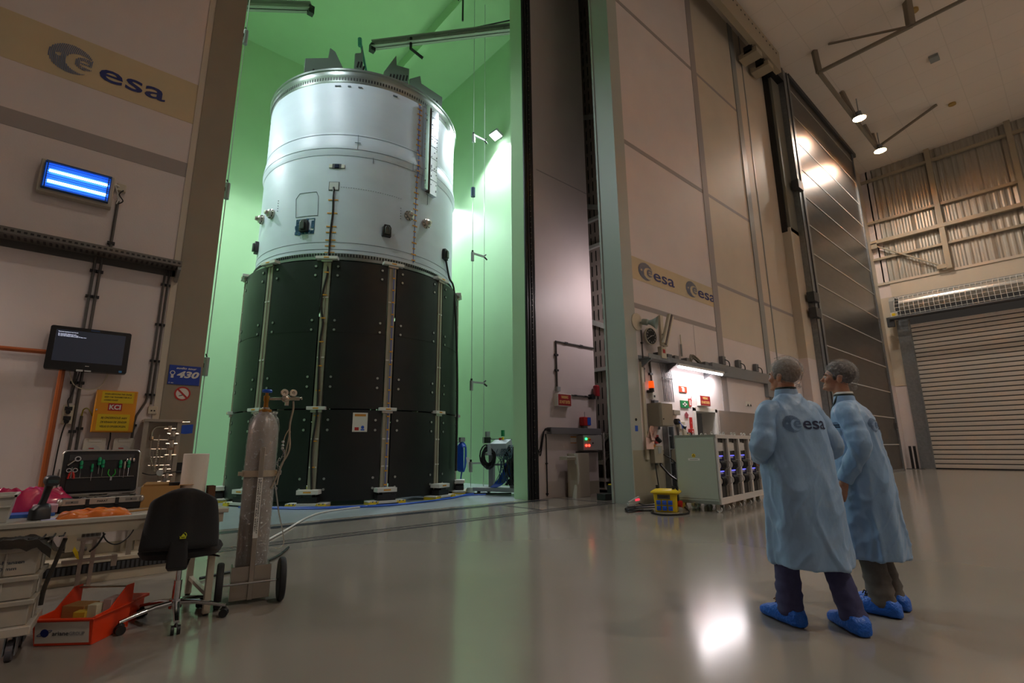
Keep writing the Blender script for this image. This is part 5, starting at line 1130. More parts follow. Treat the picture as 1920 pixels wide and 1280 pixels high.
# ------------------------------------------------------------------ measuring aid: where a sight line of the photograph meets a real plane
F_PX = 940.941
def _axes():
    y, p, r = R_(48.67014), R_(12.08013), R_(-.500305)
    f = V((math.cos(p)*math.cos(y), math.cos(p)*math.sin(y), math.sin(p))); ri = V((math.sin(y), -math.cos(y), 0)); u = ri.cross(f)
    return math.cos(r)*ri+math.sin(r)*u, -math.sin(r)*ri+math.cos(r)*u, f
AXR, AXU, AXF = _axes()
def at(px, py, ax, val):
    d = AXR*(px-960)+AXU*(640-py)+AXF*F_PX; o = V((0,0,CAMH)); return o+d*((val-o[ax])/d[ax])
# ------------------------------------------------------------------ gap between hall wall and chamber
Y2 = D2
def signbox(lab, x0, x1, z0, z1, yb, d=.12, cat='sign'):
    t = thing('warning_sign', lab, cat, ((x0+x1)/2, yb, z0), world=True)
    mb = MB(); mb.bb((x0, yb-d, z0), (x1, yb, z1)); mb.build('sign_case', WPL, t, bevel=.004)
    y = yb-d-.001; mb = MB(); mb.bb((x0+.015, y-.002, z0+.015), (x1-.015, y, z1-.015), 0); wd = x1-x0; h = z1-z0
    mb.text('WARNING', ((x0+x1)/2, y-.003, z0+h*.62), (1,0,0), (0,0,1), h*.22/.7, 1, depth=.001, bold=.03, width=wd*.5, align='CENTER'); mb.text('DO NOT ENTER', ((x0+x1)/2, y-.003, z0+h*.22), (1,0,0), (0,0,1), h*.24/.7, 1, depth=.001, bold=.03, width=wd*.78, align='CENTER')
    mb.build('sign_face', [M('sign_dark_red', '#8e1a22', .4), M('sign_amber_text', '#d9b26a', .5)], t)
signbox('red warning do not enter light box on the chamber wall left of the green jamb', 9.12, 9.62, 2.19, 2.5, Y2, .14)
conduit('conduit running in a bent frame on the chamber wall above the warning sign', [(10.74, Y2-.03, 3.86), (9.22, Y2-.03, 3.86), (9.22, Y2-.03, 2.62)], .025, [(9.6, Y2-.03, 3.86), (10.2, Y2-.03, 3.86), (9.22, Y2-.03, 3.5), (9.22, Y2-.03, 3.1)])
mb = MB(); mb.bb((9.17, Y2-.09, 2.56), (9.29, Y2, 2.68)); tag(mb.build('switch_box', GREY, bevel=.005), 'small grey box just above the red warning sign in the gap', 'switch')
conduit('conduit from the warning sign to the red beacon', [(9.62, Y2-.03, 2.5), (10.45, Y2-.03, 2.5)], .02, [(9.9, Y2-.03, 2.5), (10.3, Y2-.03, 2.5)])
t = thing('red_beacon', 'dark red warning beacon at the edge of the chamber wall', 'beacon', (10.6, Y2, 2.5), world=True)
mb = MB(); mb.bb((10.45, Y2-.12, 2.44), (10.6, Y2, 2.56)); mb.build('mount', BLACK, t)
mb = MB(); mb.cyl((10.66, Y2-.12, 2.52), (10.66, Y2-.12, 2.78), .09, n=16); mb.ell((10.66, Y2-.12, 2.78), (.09, .09, .05)); mb.build('lens', M('beacon_red', '#8c1420', .2, coat=.5), t)
t = thing('horn_box', 'small red and blue alarm box above the grey trunking', 'alarm', (10.18, Y2, 1.7), world=True)
mb = MB(); mb.bb((10.05, Y2-.16, 1.72), (10.32, Y2, 1.95)); mb.build('red_housing', RED, t, bevel=.02)
mb = MB(); mb.bb((10.19, Y2-.165, 1.74), (10.325, Y2-.155, 1.94)); mb.build('blue_face', BLUE, t)
mb = MB(); mb.cyl((10.18, Y2-.08, 1.95), (10.18, Y2-.08, 2.08), .008, n=6); mb.bb((10.12, Y2-.1, 1.62), (10.26, Y2, 1.72)); mb.build('foot', GREY, t)
mb = MB(); mb.bb((8.85, Y2-.16, 1.5), (10.74, Y2, 1.66)); tag(mb.build('cable_trunking', M('trunking_grey', '#6b6a6c', .45), bevel=.005), 'grey horizontal trunking on the chamber wall in the gap', 'trunking')
mb = MB()
for k in range(3): mb.tube([(8.85, Y2-.1, 1.56+.03*k), (8.7, Y2-.1, 1.58+.02*k), (8.6+.02*k, Y2-.1, 1.5), (8.56, Y2-.06, 1.2-.1*k), (8.5, Y2-.06, 1.1)], .012, n=5, smooth=5)
tag(mb.build('cable_bunch', BLACK), 'black cables curling out of the left end of the grey trunking', 'cable')
conduit('thin black conduit down the chamber wall beside the black seal', [(8.78, Y2-.02, 1.5), (8.8, Y2-.02, 1.4), (8.8, Y2-.02, .05)], .014, [(8.8, Y2-.02, .8), (8.8, Y2-.02, .1)], mat=BLACK)
t = thing('control_box', 'grey control box with one green and two red lights in the gap', 'control box', (10.3, Y2, 1.1), world=True)
mb = MB(); mb.bb((9.95, Y2-.2, 1.1), (10.7, Y2, 1.48)); mb.build('box_body', M('box_grey', '#9b9994', .4), t, bevel=.006)
yy = Y2-.2
for x, z, m_ in ((10.05, 1.385, M('lamp_green_on', '#2fe07a', .4, emit=4)), (10.05, 1.22, M('lamp_red_on', '#ff3a2a', .4, emit=5)), (10.16, 1.22, M('lamp_red_on', ''))):
    mb = MB(); mb.cyl((x, yy, z), (x, yy-.03, z), .028, n=12); mb.build('indicator_lamp', m_, t)
mb = MB(); mb.cyl((10.17, yy, 1.37), (10.17, yy-.02, 1.37), .05, n=16, m=0); mb.box((10.17, yy-.03, 1.37), (.08, .02, .03), 1); mb.build('main_switch', [YEL, RED], t)
mb = MB(); mb.cyl((10.32, yy, 1.28), (10.32, yy-.015, 1.28), .02, n=10); mb.build('key_lock', BLACK, t)
mb = MB(); mb.bb((9.68, Y2-.01, 1.28), (9.9, Y2, 1.45), 0); mb.bb((9.68, Y2-.013, 1.42), (9.9, Y2-.01, 1.45), 1); mb.bb((9.68, Y2-.013, 1.28), (9.9, Y2-.01, 1.3), 1); tag(mb.build('instruction_label', [WPL, M('notice_orange', '')]), 'small white label with amber edges left of the control box', 'label')
conduit('upper thin conduit under the control box', [(9.85, Y2-.03, 1.06), (10.74, Y2-.03, 1.06)], .018)
t = thing('cream_post', 'waist-high cream post with a bright ledge in front of the chamber wall', 'post', (9.6, 8.5, 0), world=True)
mb = MB(); mb.bb((9.38, 8.35, 0), (9.85, 8.65, 1.03)); mb.build('post_body', M('post_cream', '#b3aa98', .5), t, bevel=.004)
mb = MB(); mb.loft([((9.37, 8.42, .0), (1,0,0), (0,1,0), .05, .06, 4), ((9.42, 8.40, .3), (1,0,0), (0,1,0), .04, .05, 4), ((9.44, 8.37, .55), (1,0,0), (0,1,0), .03, .04, 4), ((9.40, 8.36, .85), (1,0,0), (0,1,0), .03, .04, 4), ((9.38, 8.36, 1.03), (1,0,0), (0,1,0), .03, .04, 4)], n=14); mb.build('pale_hose', M('hose_pale', '#cfd0c4', .4), t)
mb = MB(); mb.bb((9.05, 8.35, .88), (9.38, 8.6, .96), 0); mb.bb((9.06, 8.33, .94), (9.33, 8.6, .965), 1); mb.build('ledge', [M('post_cream', ''), WPL], t)
mb = MB(); mb.prism([(.0,.35), (.22,.72), (.3,.66), (.12,.3)], (9.95, Y2-.02, .2), (1,0,0), (0,0,1), (0,-.006,0)); tag(mb.build('paper_sheet', LGREY), 'grey sheet hanging crooked on the chamber wall beside the cream post', 'paper')
t = thing('bin_rack', 'pale rack with two tilted perforated trays in the gap', 'rack', (11.1, 9.0, 0), world=True)
rk = M('rack_white', '#bdb5ae', .45)
mb = MB()
for y in (8.75, 9.6):
    for x in (10.95, 11.4): mb.bb((x-.02, y-.02, .08), (x+.02, y+.02, 1.55))
mb.bb((10.9, 8.7, .28), (11.45, 9.65, .36)); mb.bb((10.9, 8.7, .08), (11.45, 9.65, .12)); mb.build('frame', rk, t)
for z in (1.22, .72):
    mb = MB(); mb.prism([(0,0), (.5,.3), (.5,.34), (0,.04)], (10.95, 8.78, z), (1,0,0), (0,0,1), (0,.8,0), 0); mb.prism([(0,0), (0,.1), (.02,.1), (.02,0)], (10.94, 8.78, z), (1,0,0), (0,0,1), (0,.8,0), 0); mb.prism([(0,0), (.5,.3), (.5,.4), (0,.1)], (10.95, 8.78, z), (1,0,0), (0,0,1), (0,.02,0), 0)
    for i in range(10):
        for j in range(6): mb.prism([(.05+j*.07, .045+.6*(.05+j*.07)), (.08+j*.07, .045+.6*(.08+j*.07)), (.08+j*.07, .048+.6*(.08+j*.07)), (.05+j*.07, .048+.6*(.05+j*.07))], (10.95, 8.84+i*.07, z), (1,0,0), (0,0,1), (0,.035,0), 1)
    mb.build('tilted_tray', [rk, M('hole_grey', '#5c5551', .8)], t)
mb = MB(); mb.bb((9.30, 7.45, 0), (9.60, 7.7, .14)); tag(mb.build('dark_case', M('case_dark_green', '#2f3733', .5), bevel=.01), 'low dark case on the floor at the foot of the green jamb', 'case')
mb = MB(); mb.bb((9.68, 7.4, 0), (10.0, 7.7, .30), 0); mb.bb((9.72, 7.4, .30), (10.0, 7.7, .33), 1); tag(mb.build('grey_case', [M('case_dark_green', ''), YEL], bevel=.01), 'taller dark green case with a yellow lid at the foot of the green jamb', 'case')
t = thing('counter_display', 'small device with a glowing red digital display leaning at the jamb foot', 'display', (8.86, 6.36, 0), rz=R_(-30))
mb = MB(); mb.box((.0, 0, .09), (.26, .07, .1), 0, rot=Matrix.Rotation(R_(-25), 3, 'Y')); mb.box((-.1, -.02, .03), (.12, .1, .05), 0); mb.build('device_case', LGREY, t, bevel=.006)
mb = MB(); mb.box((.05, -.037, .125), (.09, .004, .035), 0, rot=Matrix.Rotation(R_(-10), 3, 'Y')); mb.build('red_display', M('display_red', '#ff2a3a', .4, emit=2.5), t)
mb = MB(); mb.tube([(.1, .02, .05), (.2, -.06, .015), (.35, -.02, .015), (.5, .05, .015), (.9, -.1, .015)], .012, n=5, smooth=4); mb.build('lead', BLACK, t)
# ------------------------------------------------------------------ services on the right wall
def wp(px, py, y=D1): p = at(px, py, 1, y); return p
t = thing('horn_loudspeaker', 'grey-green horn loudspeaker at the top left of the services on the right wall', 'loudspeaker', (9.6, D1, 3.8), world=True)
hg = M('horn_green_grey', '#8b958c', .4)
mb = MB(); mb.cyl((9.5, D1, 3.97), (9.5, D1-.04, 3.97), .2, n=24); mb.build('back_plate', CREAM, t)
hd = V((.35, -.9, -.2)).normalized(); h0 = wp(1204, 603, 6.4)
mb = MB(); mb.lathe([(.001, -.02), (.07, 0), (.075, .12), (.05, .15), (.06, .2), (.1, .27), (.145, .33), (.155, .335), (.14, .325), (.09, .26), (.04, .2), (.001, .2)], h0, hd, n=28); mb.build('horn', hg, t)
mb = MB(); mb.cyl(h0+hd*.18, h0+hd*.26, .03, n=12, m=0); mb.build('horn_core', BLACK, t)
mb = MB(); mb.tube([h0+V((0,.15,0)), h0+hd*.1], .02); mb.build('bracket', hg, t)
p = wp(1221, 630, 6.36)
t = thing('round_clock', 'round wall clock with a black face under the horn loudspeaker', 'clock', (p.x, D1, p.z-.2), world=True)
cd = V((-.08, -1, 0)).normalized(); cu = V((0,0,1)).cross(cd)*-1; cu = V((0,0,1)).cross(cd).normalized(); cc = V((p.x, 6.36, p.z))
mb = MB(); mb.lathe([(.001,-.06), (.19,-.06), (.205,-.03), (.205,0), (.19,.005), (.185,0)], cc, cd, n=36); mb.build('clock_case', CREAM, t)
mb = MB(); mb.cyl(cc, cc+cd*.002, .186, n=36); mb.build('clock_face', BLACK, t)
ux_ = V((cd.y*-1, cd.x, 0)).normalized(); ux_ = V((-cd.y, cd.x, 0)).normalized()
mb = MB()
for k in range(12): a = R_(90-30*k); c_ = cc+ux_*math.cos(a)*.145+V((0,0,math.sin(a)*.145)); mb.text(str(k or 12), c_-V((0,0,.02))+cd*.003, ux_, (0,0,1), .055, depth=.001, align='CENTER')
mb.tube([cc+cd*.006-ux_*.03, cc+cd*.006+ux_*.10+V((0,0,.03))], .006, n=4); mb.tube([cc+cd*.006, cc+cd*.006-ux_*.13-V((0,0,.07))], .005, n=4); mb.build('clock_hands', WPL, t)
conduit('thin conduit below the horn loudspeaker', [(9.66, D1-.02, 3.8), (9.67, D1-.02, 2.6)], .014, [(9.66, D1-.02, 3.5), (9.67, D1-.02, 2.9)])
t = thing('tilted_tube_lamp', 'unlit tube lamp tilted on a wall bracket right of the clock', 'lamp', (10.6, D1, 3.6), world=True)
a, b = wp(1257, 592, 6.1), wp(1246, 646, 6.1); d = (b-a).normalized()
mb = MB(); mb.loft([(a, d.cross(V((0,1,0))), (0,1,0), .09, .05, 5), (b, d.cross(V((0,1,0))), (0,1,0), .09, .05, 5)], n=16, m=0); mb.tube([a+V((-.03,-.05,0)), b+V((-.03,-.05,0))], .03, m=1); mb.build('tube_housing', [CREAM, M('tube_unlit', '#6d625e', .2)], t)
mb = MB(); q_ = wp(1236, 592); q2 = wp(1240, 648); mb.bb((q_.x-.06, D1-.06, q2.z), (q_.x+.06, D1, q_.z)); mb.tube([(q_.x, D1-.05, (a.z+b.z)/2), (a+b)/2], .02); mb.build('wall_batten', CREAM, t)
conduit('conduit between the tilted tube lamp and the cable tray', [(10.56, D1-.02, 3.9), (10.56, D1-.02, 3.22)], .015, [(10.56, D1-.02, 3.6)])
t = thing('cable_tray', 'galvanised cable tray on the right wall with boxes on top', 'cable tray', (11, D1, 3.1), world=True)
mb = MB(); mb.bb((9.5, D1-.28, 3.1), (13.2, D1, 3.115)); mb.bb((9.5, D1-.285, 3.1), (13.2, D1-.275, 3.2)); mb.bb((9.5, D1-.01, 3.1), (13.2, D1, 3.2)); mb.build('tray_body', GALV, t)
for x in (9.55, 10.6, 12.4): mb = MB(); mb.prism([(0,0), (-.3,0), (-.3,-.03), (-.02,-.2), (0,-.2)], (x, D1, 3.1), (0,1,0), (0,0,1), (.04,0,0)); mb.build('tray_bracket', GALV, t)
t = thing('cable_duct', 'solid grey cable duct continuing the tray towards the metal door', 'cable duct', (14.8, D1, 2.95), world=True)
mb = MB(); mb.bb((12.7, D1-.12, 3.05), (16.6, D1, 3.36)); mb.build('duct_body', M('duct_grey', '#8f9294', .4, metal=.4), t, bevel=.004)
mb = MB(); mb.bb((16.1, D1-.12, 2.65), (16.6, D1, 3.05)); mb.build('drop_box', M('duct_grey', ''), t)
for i, (px, py) in enumerate(((1234, 664), (1251, 668), (1264, 671), (1285, 675), (1320, 679))):
    p = wp(px, py, 6.38); mb = MB(); s_ = .09 if i != 3 else .07; mb.bb((p.x-s_, 6.3, 3.12), (p.x+s_, 6.46, 3.12+.19)); tag(mb.build('relay_box', M('relay_grey', '#6f6f70', .5), bevel=.006), ('first', 'second', 'third', 'fourth', 'fifth')[i]+' small grey box from the left on top of the right cable tray', 'box', 'small boxes on the cable tray')
mb = MB(); mb.bb((10.0, 6.2, 3.15), (10.2, 6.3, 3.42), 0); mb.bb((10.05, 6.195, 3.27), (10.15, 6.2, 3.36), 1); tag(mb.build('alarm_box', [CREAM, RED], bevel=.006), 'cream box with a red mark on the tray under the clock', 'box')
for i, px in enumerate((1357, 1386, 1418)):
    p = wp(px, 690, 6.42); t = thing('plug_socket', ('leftmost', 'middle', 'rightmost')[i]+' of the three sockets with short leads on top of the grey duct', 'socket', (p.x, 6.44, 3.37), world=True, group='sockets on the grey duct')
    mb = MB(); mb.bb((p.x-.09, 6.38, 3.37), (p.x+.09, 6.48, 3.6)); mb.build('socket_box', M('relay_grey', ''), t, bevel=.006)
    mb = MB(); mb.tube([(p.x, 6.36, 3.5), (p.x+.1, 6.32, 3.46), (p.x+.18, 6.33, 3.4), (p.x+.2, 6.34, 3.33)], .015, n=5, smooth=4); mb.build('lead', BLACK, t)
mb = MB(); c_ = wp(1300, 672, 6.35)
for k in range(16): w_ = random.uniform(.16, .36); mb.tube([(c_.x-w_+random.uniform(-.05,.05), 6.3+random.uniform(-.05,.08), 3.14), (c_.x-.15+random.uniform(-.06,.06), 6.32, 3.3+random.random()*.12), (c_.x+.1, 6.3+random.uniform(-.04,.04), 3.25+random.random()*.08), (c_.x+w_+.12, 6.32, 3.13)], .012, n=5, smooth=5)
tag(mb.build('cable_heap', M('cable_beige', '#837b6c', .5)), 'heap of beige cable lying on the right cable tray', 'cable')
mb = MB(); p = wp(1272, 628); q_ = wp(1275, 668); mb.tube([(p.x, D1-.05, p.z), (p.x, D1-.05, q_.z)], .012, n=6, m=0); mb.cyl((p.x, D1-.05, q_.z), (p.x, D1-.05, q_.z+.3), .025, n=8, m=1)
tag(mb.build('antenna', [CREAM, GREY]), 'thin upright antenna on the right cable tray', 'antenna')
t = thing('fluorescent_lamp', 'bright fluorescent lamp under the right cable tray', 'lamp', (11.6, 6.25, 3.0), world=True)
a, b = V((10.75, 6.25, 3.03)), V((12.9, 6.25, 3.03))
mb = MB(); mb.bb((10.7, 6.2, 3.05), (12.95, 6.34, 3.1)); mb.build('lamp_housing', WPL, t)
mb = MB(); mb.cyl(a, b, .03, n=12); mb.build('tube', M('fluorescent_glow', '#fff4fb', .4, emit=9), t)
L = bpy.data.lights.new('tube_light', 'AREA'); L.shape = 'RECTANGLE'; L.size = 2.1; L.size_y = .12; L.energy = 42; L.color = (1, .93, .95)
lo = bpy.data.objects.new('tube_light', L); COL.objects.link(lo); lo.parent = t; lo.location = (.2, -.02, -.01)
cab = M('cabinet_taupe', '#93897b', .4)
t = thing('electrical_cabinet', 'taupe electrical cabinet on the right wall below the tray', 'cabinet', (10.1, D1, 1.6), world=True)
p, q_ = wp(1238, 754, 6.15), wp(1263, 799, 6.15)
mb = MB(); mb.bb((p.x, 6.15, q_.z), (q_.x, D1, p.z)); mb.build('cabinet_body', cab, t, bevel=.008)
mb = MB(); mb.bb((p.x+.01, 6.135, q_.z+.01), (q_.x-.01, 6.15, p.z-.01)); mb.build('cabinet_door', cab, t, bevel=.004)
mb = MB(); mb.cyl((p.x+.05, 6.13, q_.z+.15), (p.x+.05, 6.12, q_.z+.15), .015, n=8); mb.build('lock', BLACK, t)
for k in range(7):
    x = 10.38+k*.065; conduit(('first', 'second', 'third', 'fourth', 'fifth', 'sixth', 'seventh')[k]+' from the left of the seven conduits between tray and cabinet', [(x-.1, D1-.06, 3.08), (x-.02, D1-.05, 2.8), (x, D1-.05, 2.2)], .011, [(x, D1-.05, 2.75)], mat=M('conduit_mid', '#77767a', .45, metal=.3))
t = thing('amber_beacon', 'amber warning beacon on the right wall beside the conduits', 'beacon', (9.78, D1, 2.4), world=True)
mb = MB(); mb.cyl((9.8, D1-.1, 2.38), (9.8, D1-.1, 2.46), .06, n=14); mb.bb((9.75, D1-.1, 2.36), (9.85, D1, 2.42)); mb.build('mount', BLACK, t)
mb = MB(); mb.cyl((9.8, D1-.1, 2.46), (9.8, D1-.1, 2.62), .065, .06, n=16); mb.build('lens', M('amber_lens', '#ff5a14', .25, emit=.8), t)
mb = MB(); mb.bb((9.83, D1-.1, 2.22), (9.97, D1, 2.36), 0); mb.bb((9.87, D1-.103, 2.26), (9.93, D1-.1, 2.31), 1); tag(mb.build('button_box', [WPL, BLACK], bevel=.01), 'white push-button box under the amber beacon', 'switch')
mb = MB(); mb.bb((9.9, D1-.09, 1.55), (10.06, D1, 2.2)); tag(mb.build('vertical_trunking', M('trunking_dark', '#5e5f66', .45)), 'dark vertical trunking left of the taupe cabinet', 'trunking')
conduit('conduit down from the amber beacon area to the floor', [(9.9, D1-.03, 3.1), (9.93, D1-.03, 2.62)], .025, [(9.91, D1-.03, 2.8)])
mb = MB(); mb.bb((9.53, D1-.05, .9), (9.62, D1, 3.05)); tag(mb.build('beige_strip', CREAM), 'narrow beige strip beside the jamb below the tray', 'trunking')
# signs
def flat_sign(lab, px0, py0, px1, py1, draw, base, y=D1-.02, name='safety_sign'):
    a, b = at(px0, py0, 1, y), at(px1, py1, 1, y); t = thing(name, lab, 'sign', ((a.x+b.x)/2, y, min(a.z, b.z)), world=True)
    x0, x1, z0, z1 = a.x, b.x, min(a.z, b.z), max(a.z, b.z)
    mb = MB(); mb.bb((x0, y, z0), (x1, y+.018, z1)); mb.build('sign_plate', base, t)
    mb = MB(); draw(mb, (x0+x1)/2, (z0+z1)/2, (x1-x0)/2, (z1-z0)/2, y-.001); mb.build('pictogram', WPL, t)
def ext(mb, cx, cz, w, h, y):
    mb.prism([(-.3*w,-.8*h), (.3*w,-.8*h), (.3*w,.35*h), (.1*w,.55*h), (.1*w,.8*h), (-.5*w,.7*h), (-.55*w,.45*h), (-.1*w,.5*h), (-.3*w,.35*h)], (cx, y, cz), (1,0,0), (0,0,1), (0,-.002,0))
def cross(mb, cx, cz, w, h, y): mb.bb((cx-.16*w, y-.002, cz-.6*h), (cx+.16*w, y, cz+.6*h)); mb.bb((cx-.55*w, y-.002, cz-.2*h), (cx+.55*w, y, cz+.2*h))
flat_sign('red fire extinguisher sign on the bright part of the right wall', 1273.5, 723, 1288.5, 736, ext, M('safety_red', '#d4401f', .4))
flat_sign('green first aid sign with a white cross under the extinguisher sign', 1276, 750, 1292, 765, cross, M('safety_green', '#14743f', .4))
mb = MB(); a, b = wp(1290, 747), wp(1296, 762); mb.bb((a.x, D1-.015, b.z), (b.x, D1, a.z), 0); mb.bb((a.x+.03, D1-.018, b.z+.03), (b.x-.03, D1-.015, a.z-.03), 1); mb.prism([(0,0), (.06,.1), (.03,.12), (.08,.22), (-.0,.12)], (a.x+.08, D1-.02, b.z+.06), (1,0,0), (0,0,1), (0,-.002,0), 0)
tag(mb.build('alarm_sign', [RED, WPL]), 'white and red alarm sign partly behind the first aid sign', 'sign')
a, b = wp(1312, 740, 6.4), wp(1333, 762, 6.4); signbox('red warning do not enter light box above the doorway', a.x, b.x, b.z, a.z+.0, D1, .1)
mb = MB(); a, b = wp(1292, 782), wp(1298, 803); mb.bb((a.x, D1-.02, b.z), (b.x, D1, a.z), 0); mb.bb((a.x+.05, D1-.022, (a.z+b.z)/2-.02), (b.x-.05, D1-.02, (a.z+b.z)/2+.02), 1); tag(mb.build('red_notice', [RED, WPL]), 'tall narrow red notice beside the doorway', 'sign')
mb = MB(); a, b = wp(1290, 804), wp(1297, 814); mb.bb((a.x, D1-.07, b.z), (b.x, D1, a.z), 0); mb.bb((a.x+.05, D1-.073, b.z+.06), (b.x-.05, D1-.07, a.z-.06), 1); mb.cyl(((a.x+b.x)/2, D1-.075, (a.z+b.z)/2), ((a.x+b.x)/2, D1-.08, (a.z+b.z)/2), .02, m=2); tag(mb.build('call_point', [RED, BLACK, WPL], bevel=.006), 'small red manual call point beside the doorway', 'alarm')
mb = MB(); a, b = wp(1283, 774), wp(1290, 784); mb.bb((a.x, D1-.012, b.z), (b.x, D1, a.z), 0); mb.prism([(-.07,-.06), (.07,-.06), (.07,-.02), (.1,.02), (0,.1), (-.1,.02), (-.07,-.02)], ((a.x+b.x)/2, D1-.012, (a.z+b.z)/2), (1,0,0), (0,0,1), (0,-.002,0), 1); tag(mb.build('evacuation_plate', [WPL, M('maroon', '#8b3a42', .5)]), 'white plate with a dark red arrow below the first aid sign', 'sign')
mb = MB(); a, b = wp(1397, 752), wp(1407, 762); mb.bb((a.x, D1-.01, b.z), (b.x, D1, a.z), 0)
for x in (.12, .3): mb.bb((a.x+x, D1-.012, b.z+.06), (a.x+x+.05, D1-.01, a.z-.08), 1); mb.prism([(-.06,0), (.06,0), (0,.07)], (a.x+x+.025, D1-.012, a.z-.13), (1,0,0), (0,0,1), (0,-.002,0), 1)
tag(mb.build('pictogram_plate', [WPL, BLACK]), 'small white pictogram plate above the open door leaf', 'sign')
t = thing('junction_box', 'taupe junction box right of the taupe cabinet', 'junction box', (10.95, D1, 1.9), world=True)
a, b = wp(1264, 768, 6.4), wp(1276, 778, 6.4); mb = MB(); mb.bb((a.x, 6.4, b.z), (b.x, D1, a.z)); mb.build('box_body', cab, t, bevel=.006)
mb = MB(); a = wp(1273, 790, 6.4); mb.cyl((a.x, D1, a.z), (a.x, D1-.1, a.z), .07, n=14, m=0); mb.tube([(a.x, 6.4, a.z), (a.x+.05, 6.36, a.z-.1), (a.x+.1, 6.38, a.z-.3)], .012, n=5, m=1, smooth=4); mb.build('plug', [BLACK, BLUE], t)
t = thing('cream_outlet', 'cream outlet with a plug below the junction box', 'socket', (11.3, D1, 1.6), world=True)
a = wp(1280, 797, 6.4); mb = MB(); mb.bb((a.x-.12, 6.4, a.z-.09), (a.x+.12, D1, a.z+.09), 0); mb.build('outlet_box', CREAM, t, bevel=.01)
mb = MB(); mb.cyl((a.x, 6.4, a.z-.02), (a.x, 6.33, a.z-.06), .04, n=10); mb.tube([(a.x, 6.33, a.z-.06), (a.x+.02, 6.35, a.z-.3)], .01, n=5); mb.build('plug', BLACK, t)
# lower services around the cable riser
mb = MB(); a, b = wp(1227, 815, 6.44), wp(1236, 831, 6.44); mb.bb((a.x, 6.44, b.z), (b.x, D1, a.z)); tag(mb.build('red_board', RED), 'red board low on the right wall beside the crumpled paper', 'sign')
mb = MB(); a = wp(1222, 822, 6.38)
random.seed(5)
for k in range(5): c_ = a+V((random.uniform(-.1,.1), 0, random.uniform(-.18,.18))); mb.prism([(-.12,-.1), (.08,-.14), (.13,.08), (-.05,.14)], c_, V((1, random.uniform(-.5,.5), .2)), V((.1, random.uniform(-.4,.4), 1)), (0,.004,0))
tag(mb.build('crumpled_paper', M('pinkish_paper', '#d8b3a8', .6)), 'crumpled pinkish paper taped low on the right wall', 'paper')
mb = MB(); a, b = wp(1221, 833, 6.36), wp(1229, 838, 6.36); mb.bb((a.x, 6.36, b.z), (b.x, 6.44, a.z)); tag(mb.build('orange_box', M('signal_orange', '#c97a1c', .5)), 'small orange box under the crumpled paper', 'box')
t = thing('cable_riser', 'grey upright steel cable riser below the taupe cabinet', 'cable riser', (10.3, D1, 0), world=True)
mb = MB(); mb.bb((10.28, D1-.14, 0), (10.32, D1, 1.62)); mb.bb((10.5, D1-.14, 0), (10.54, D1, 1.62))
for z in (.2, .5, .8, 1.1, 1.4): mb.bb((10.28, D1-.1, z), (10.54, D1-.08, z+.03))
mb.build('riser_frame', GALV, t)
mb = MB()
for k in range(5): mb.tube([(10.34+.035*k, D1-.05, 0.02), (10.34+.035*k, D1-.05, 1.62)], .013, n=5)
mb.build('riser_cables', M('cable_dark', '#3e3f44', .5), t)
t = thing('socket_pillar', 'beige socket pillar with hanging plugs on the right wall', 'socket', (9.8, D1, .75), world=True)
mb = MB(); mb.bb((9.72, D1-.12, .82), (10.05, D1, 1.2)); mb.bb((9.6, D1-.08, 1.2), (9.72, D1, 1.5)); mb.build('socket_body', OLIVE, t, bevel=.006)
mb = MB(); mb.bb((9.86, D1-.125, 1.02), (9.98, D1-.12, 1.16)); mb.build('socket_lid', GREY, t)
mb = MB()
for x, z in ((9.8, .78), (9.98, .76)): mb.cyl((x, D1-.08, .84), (x, D1-.1, z), .03, n=8)
mb.cyl((9.82, 6.36, 1.35), (9.9, 6.33, 1.28), .05, n=10); mb.build('plug', BLACK, t)
conduit('grey conduit curving below the taupe cabinet', [(10.85, D1-.05, 1.62), (10.86, D1-.05, 1.3), (10.82, D1-.05, 1.2), (10.7, D1-.05, 1.19), (10.56, D1-.05, 1.22)], .025)
mb = MB(); mb.prism([(0,0), (.12,-.03), (.22,-.3), (.05,-.25)], (10.85, 6.3, 1.58), (1,0,0), (0,0,1), (0,.06,0), 0); mb.prism([(.08,-.26), (.22,-.3), (.24,-.22), (.15,-.2)], (10.85, 6.29, 1.58), (1,0,0), (0,0,1), (0,.06,0), 1); mb.prism([(.17,-.12), (.22,-.12), (.24,-.18), (.19,-.18)], (10.85, 6.29, 1.58), (1,0,0), (0,0,1), (0,.06,0), 2); tag(mb.build('clipboard', [CREAM, RED, YEL]), 'cream holder with red and yellow tags beside the riser', 'holder')
mb = MB(); mb.prism([(0,0), (.05,0), (.12,-.35), (.02,-.35)], (11.25, 6.35, 1.5), (1,0,0), (0,0,1), (0,.1,0)); tag(mb.build('dark_scanner', BLACK), 'slim black object on the wall above the grey rack', 'tool')
mb = MB(); a, b = wp(1254, 843), wp(1275, 865); mb.bb((a.x, 6.3, b.z), (b.x+.6, D1, a.z+.02)); tag(mb.build('cream_box', CREAM, bevel=.005), 'plain cream wall box behind the grey rack', 'box')
mb = MB(); mb.tube([(9.75, 6.4, .8), (9.72, 6.35, .5), (9.7, 6.3, .2), (9.5, 6.1, .03), (9.2, 5.9, .015), (8.9, 5.95, .015), (8.4, 6.1, .015)], .012, n=6, smooth=6); tag(mb.build('black_lead', BLACK), 'thin black lead running from the wall sockets over the floor to the jamb', 'cable')
mb = MB(); mb.tube([(9.95, 6.4, .78), (10.0, 6.2, .55), (9.9, 5.9, .42), (9.6, 5.75, .4)], .025, n=6, smooth=6); tag(mb.build('thick_cable', BLACK), 'thick black cable slanting down into the yellow power box', 'cable')
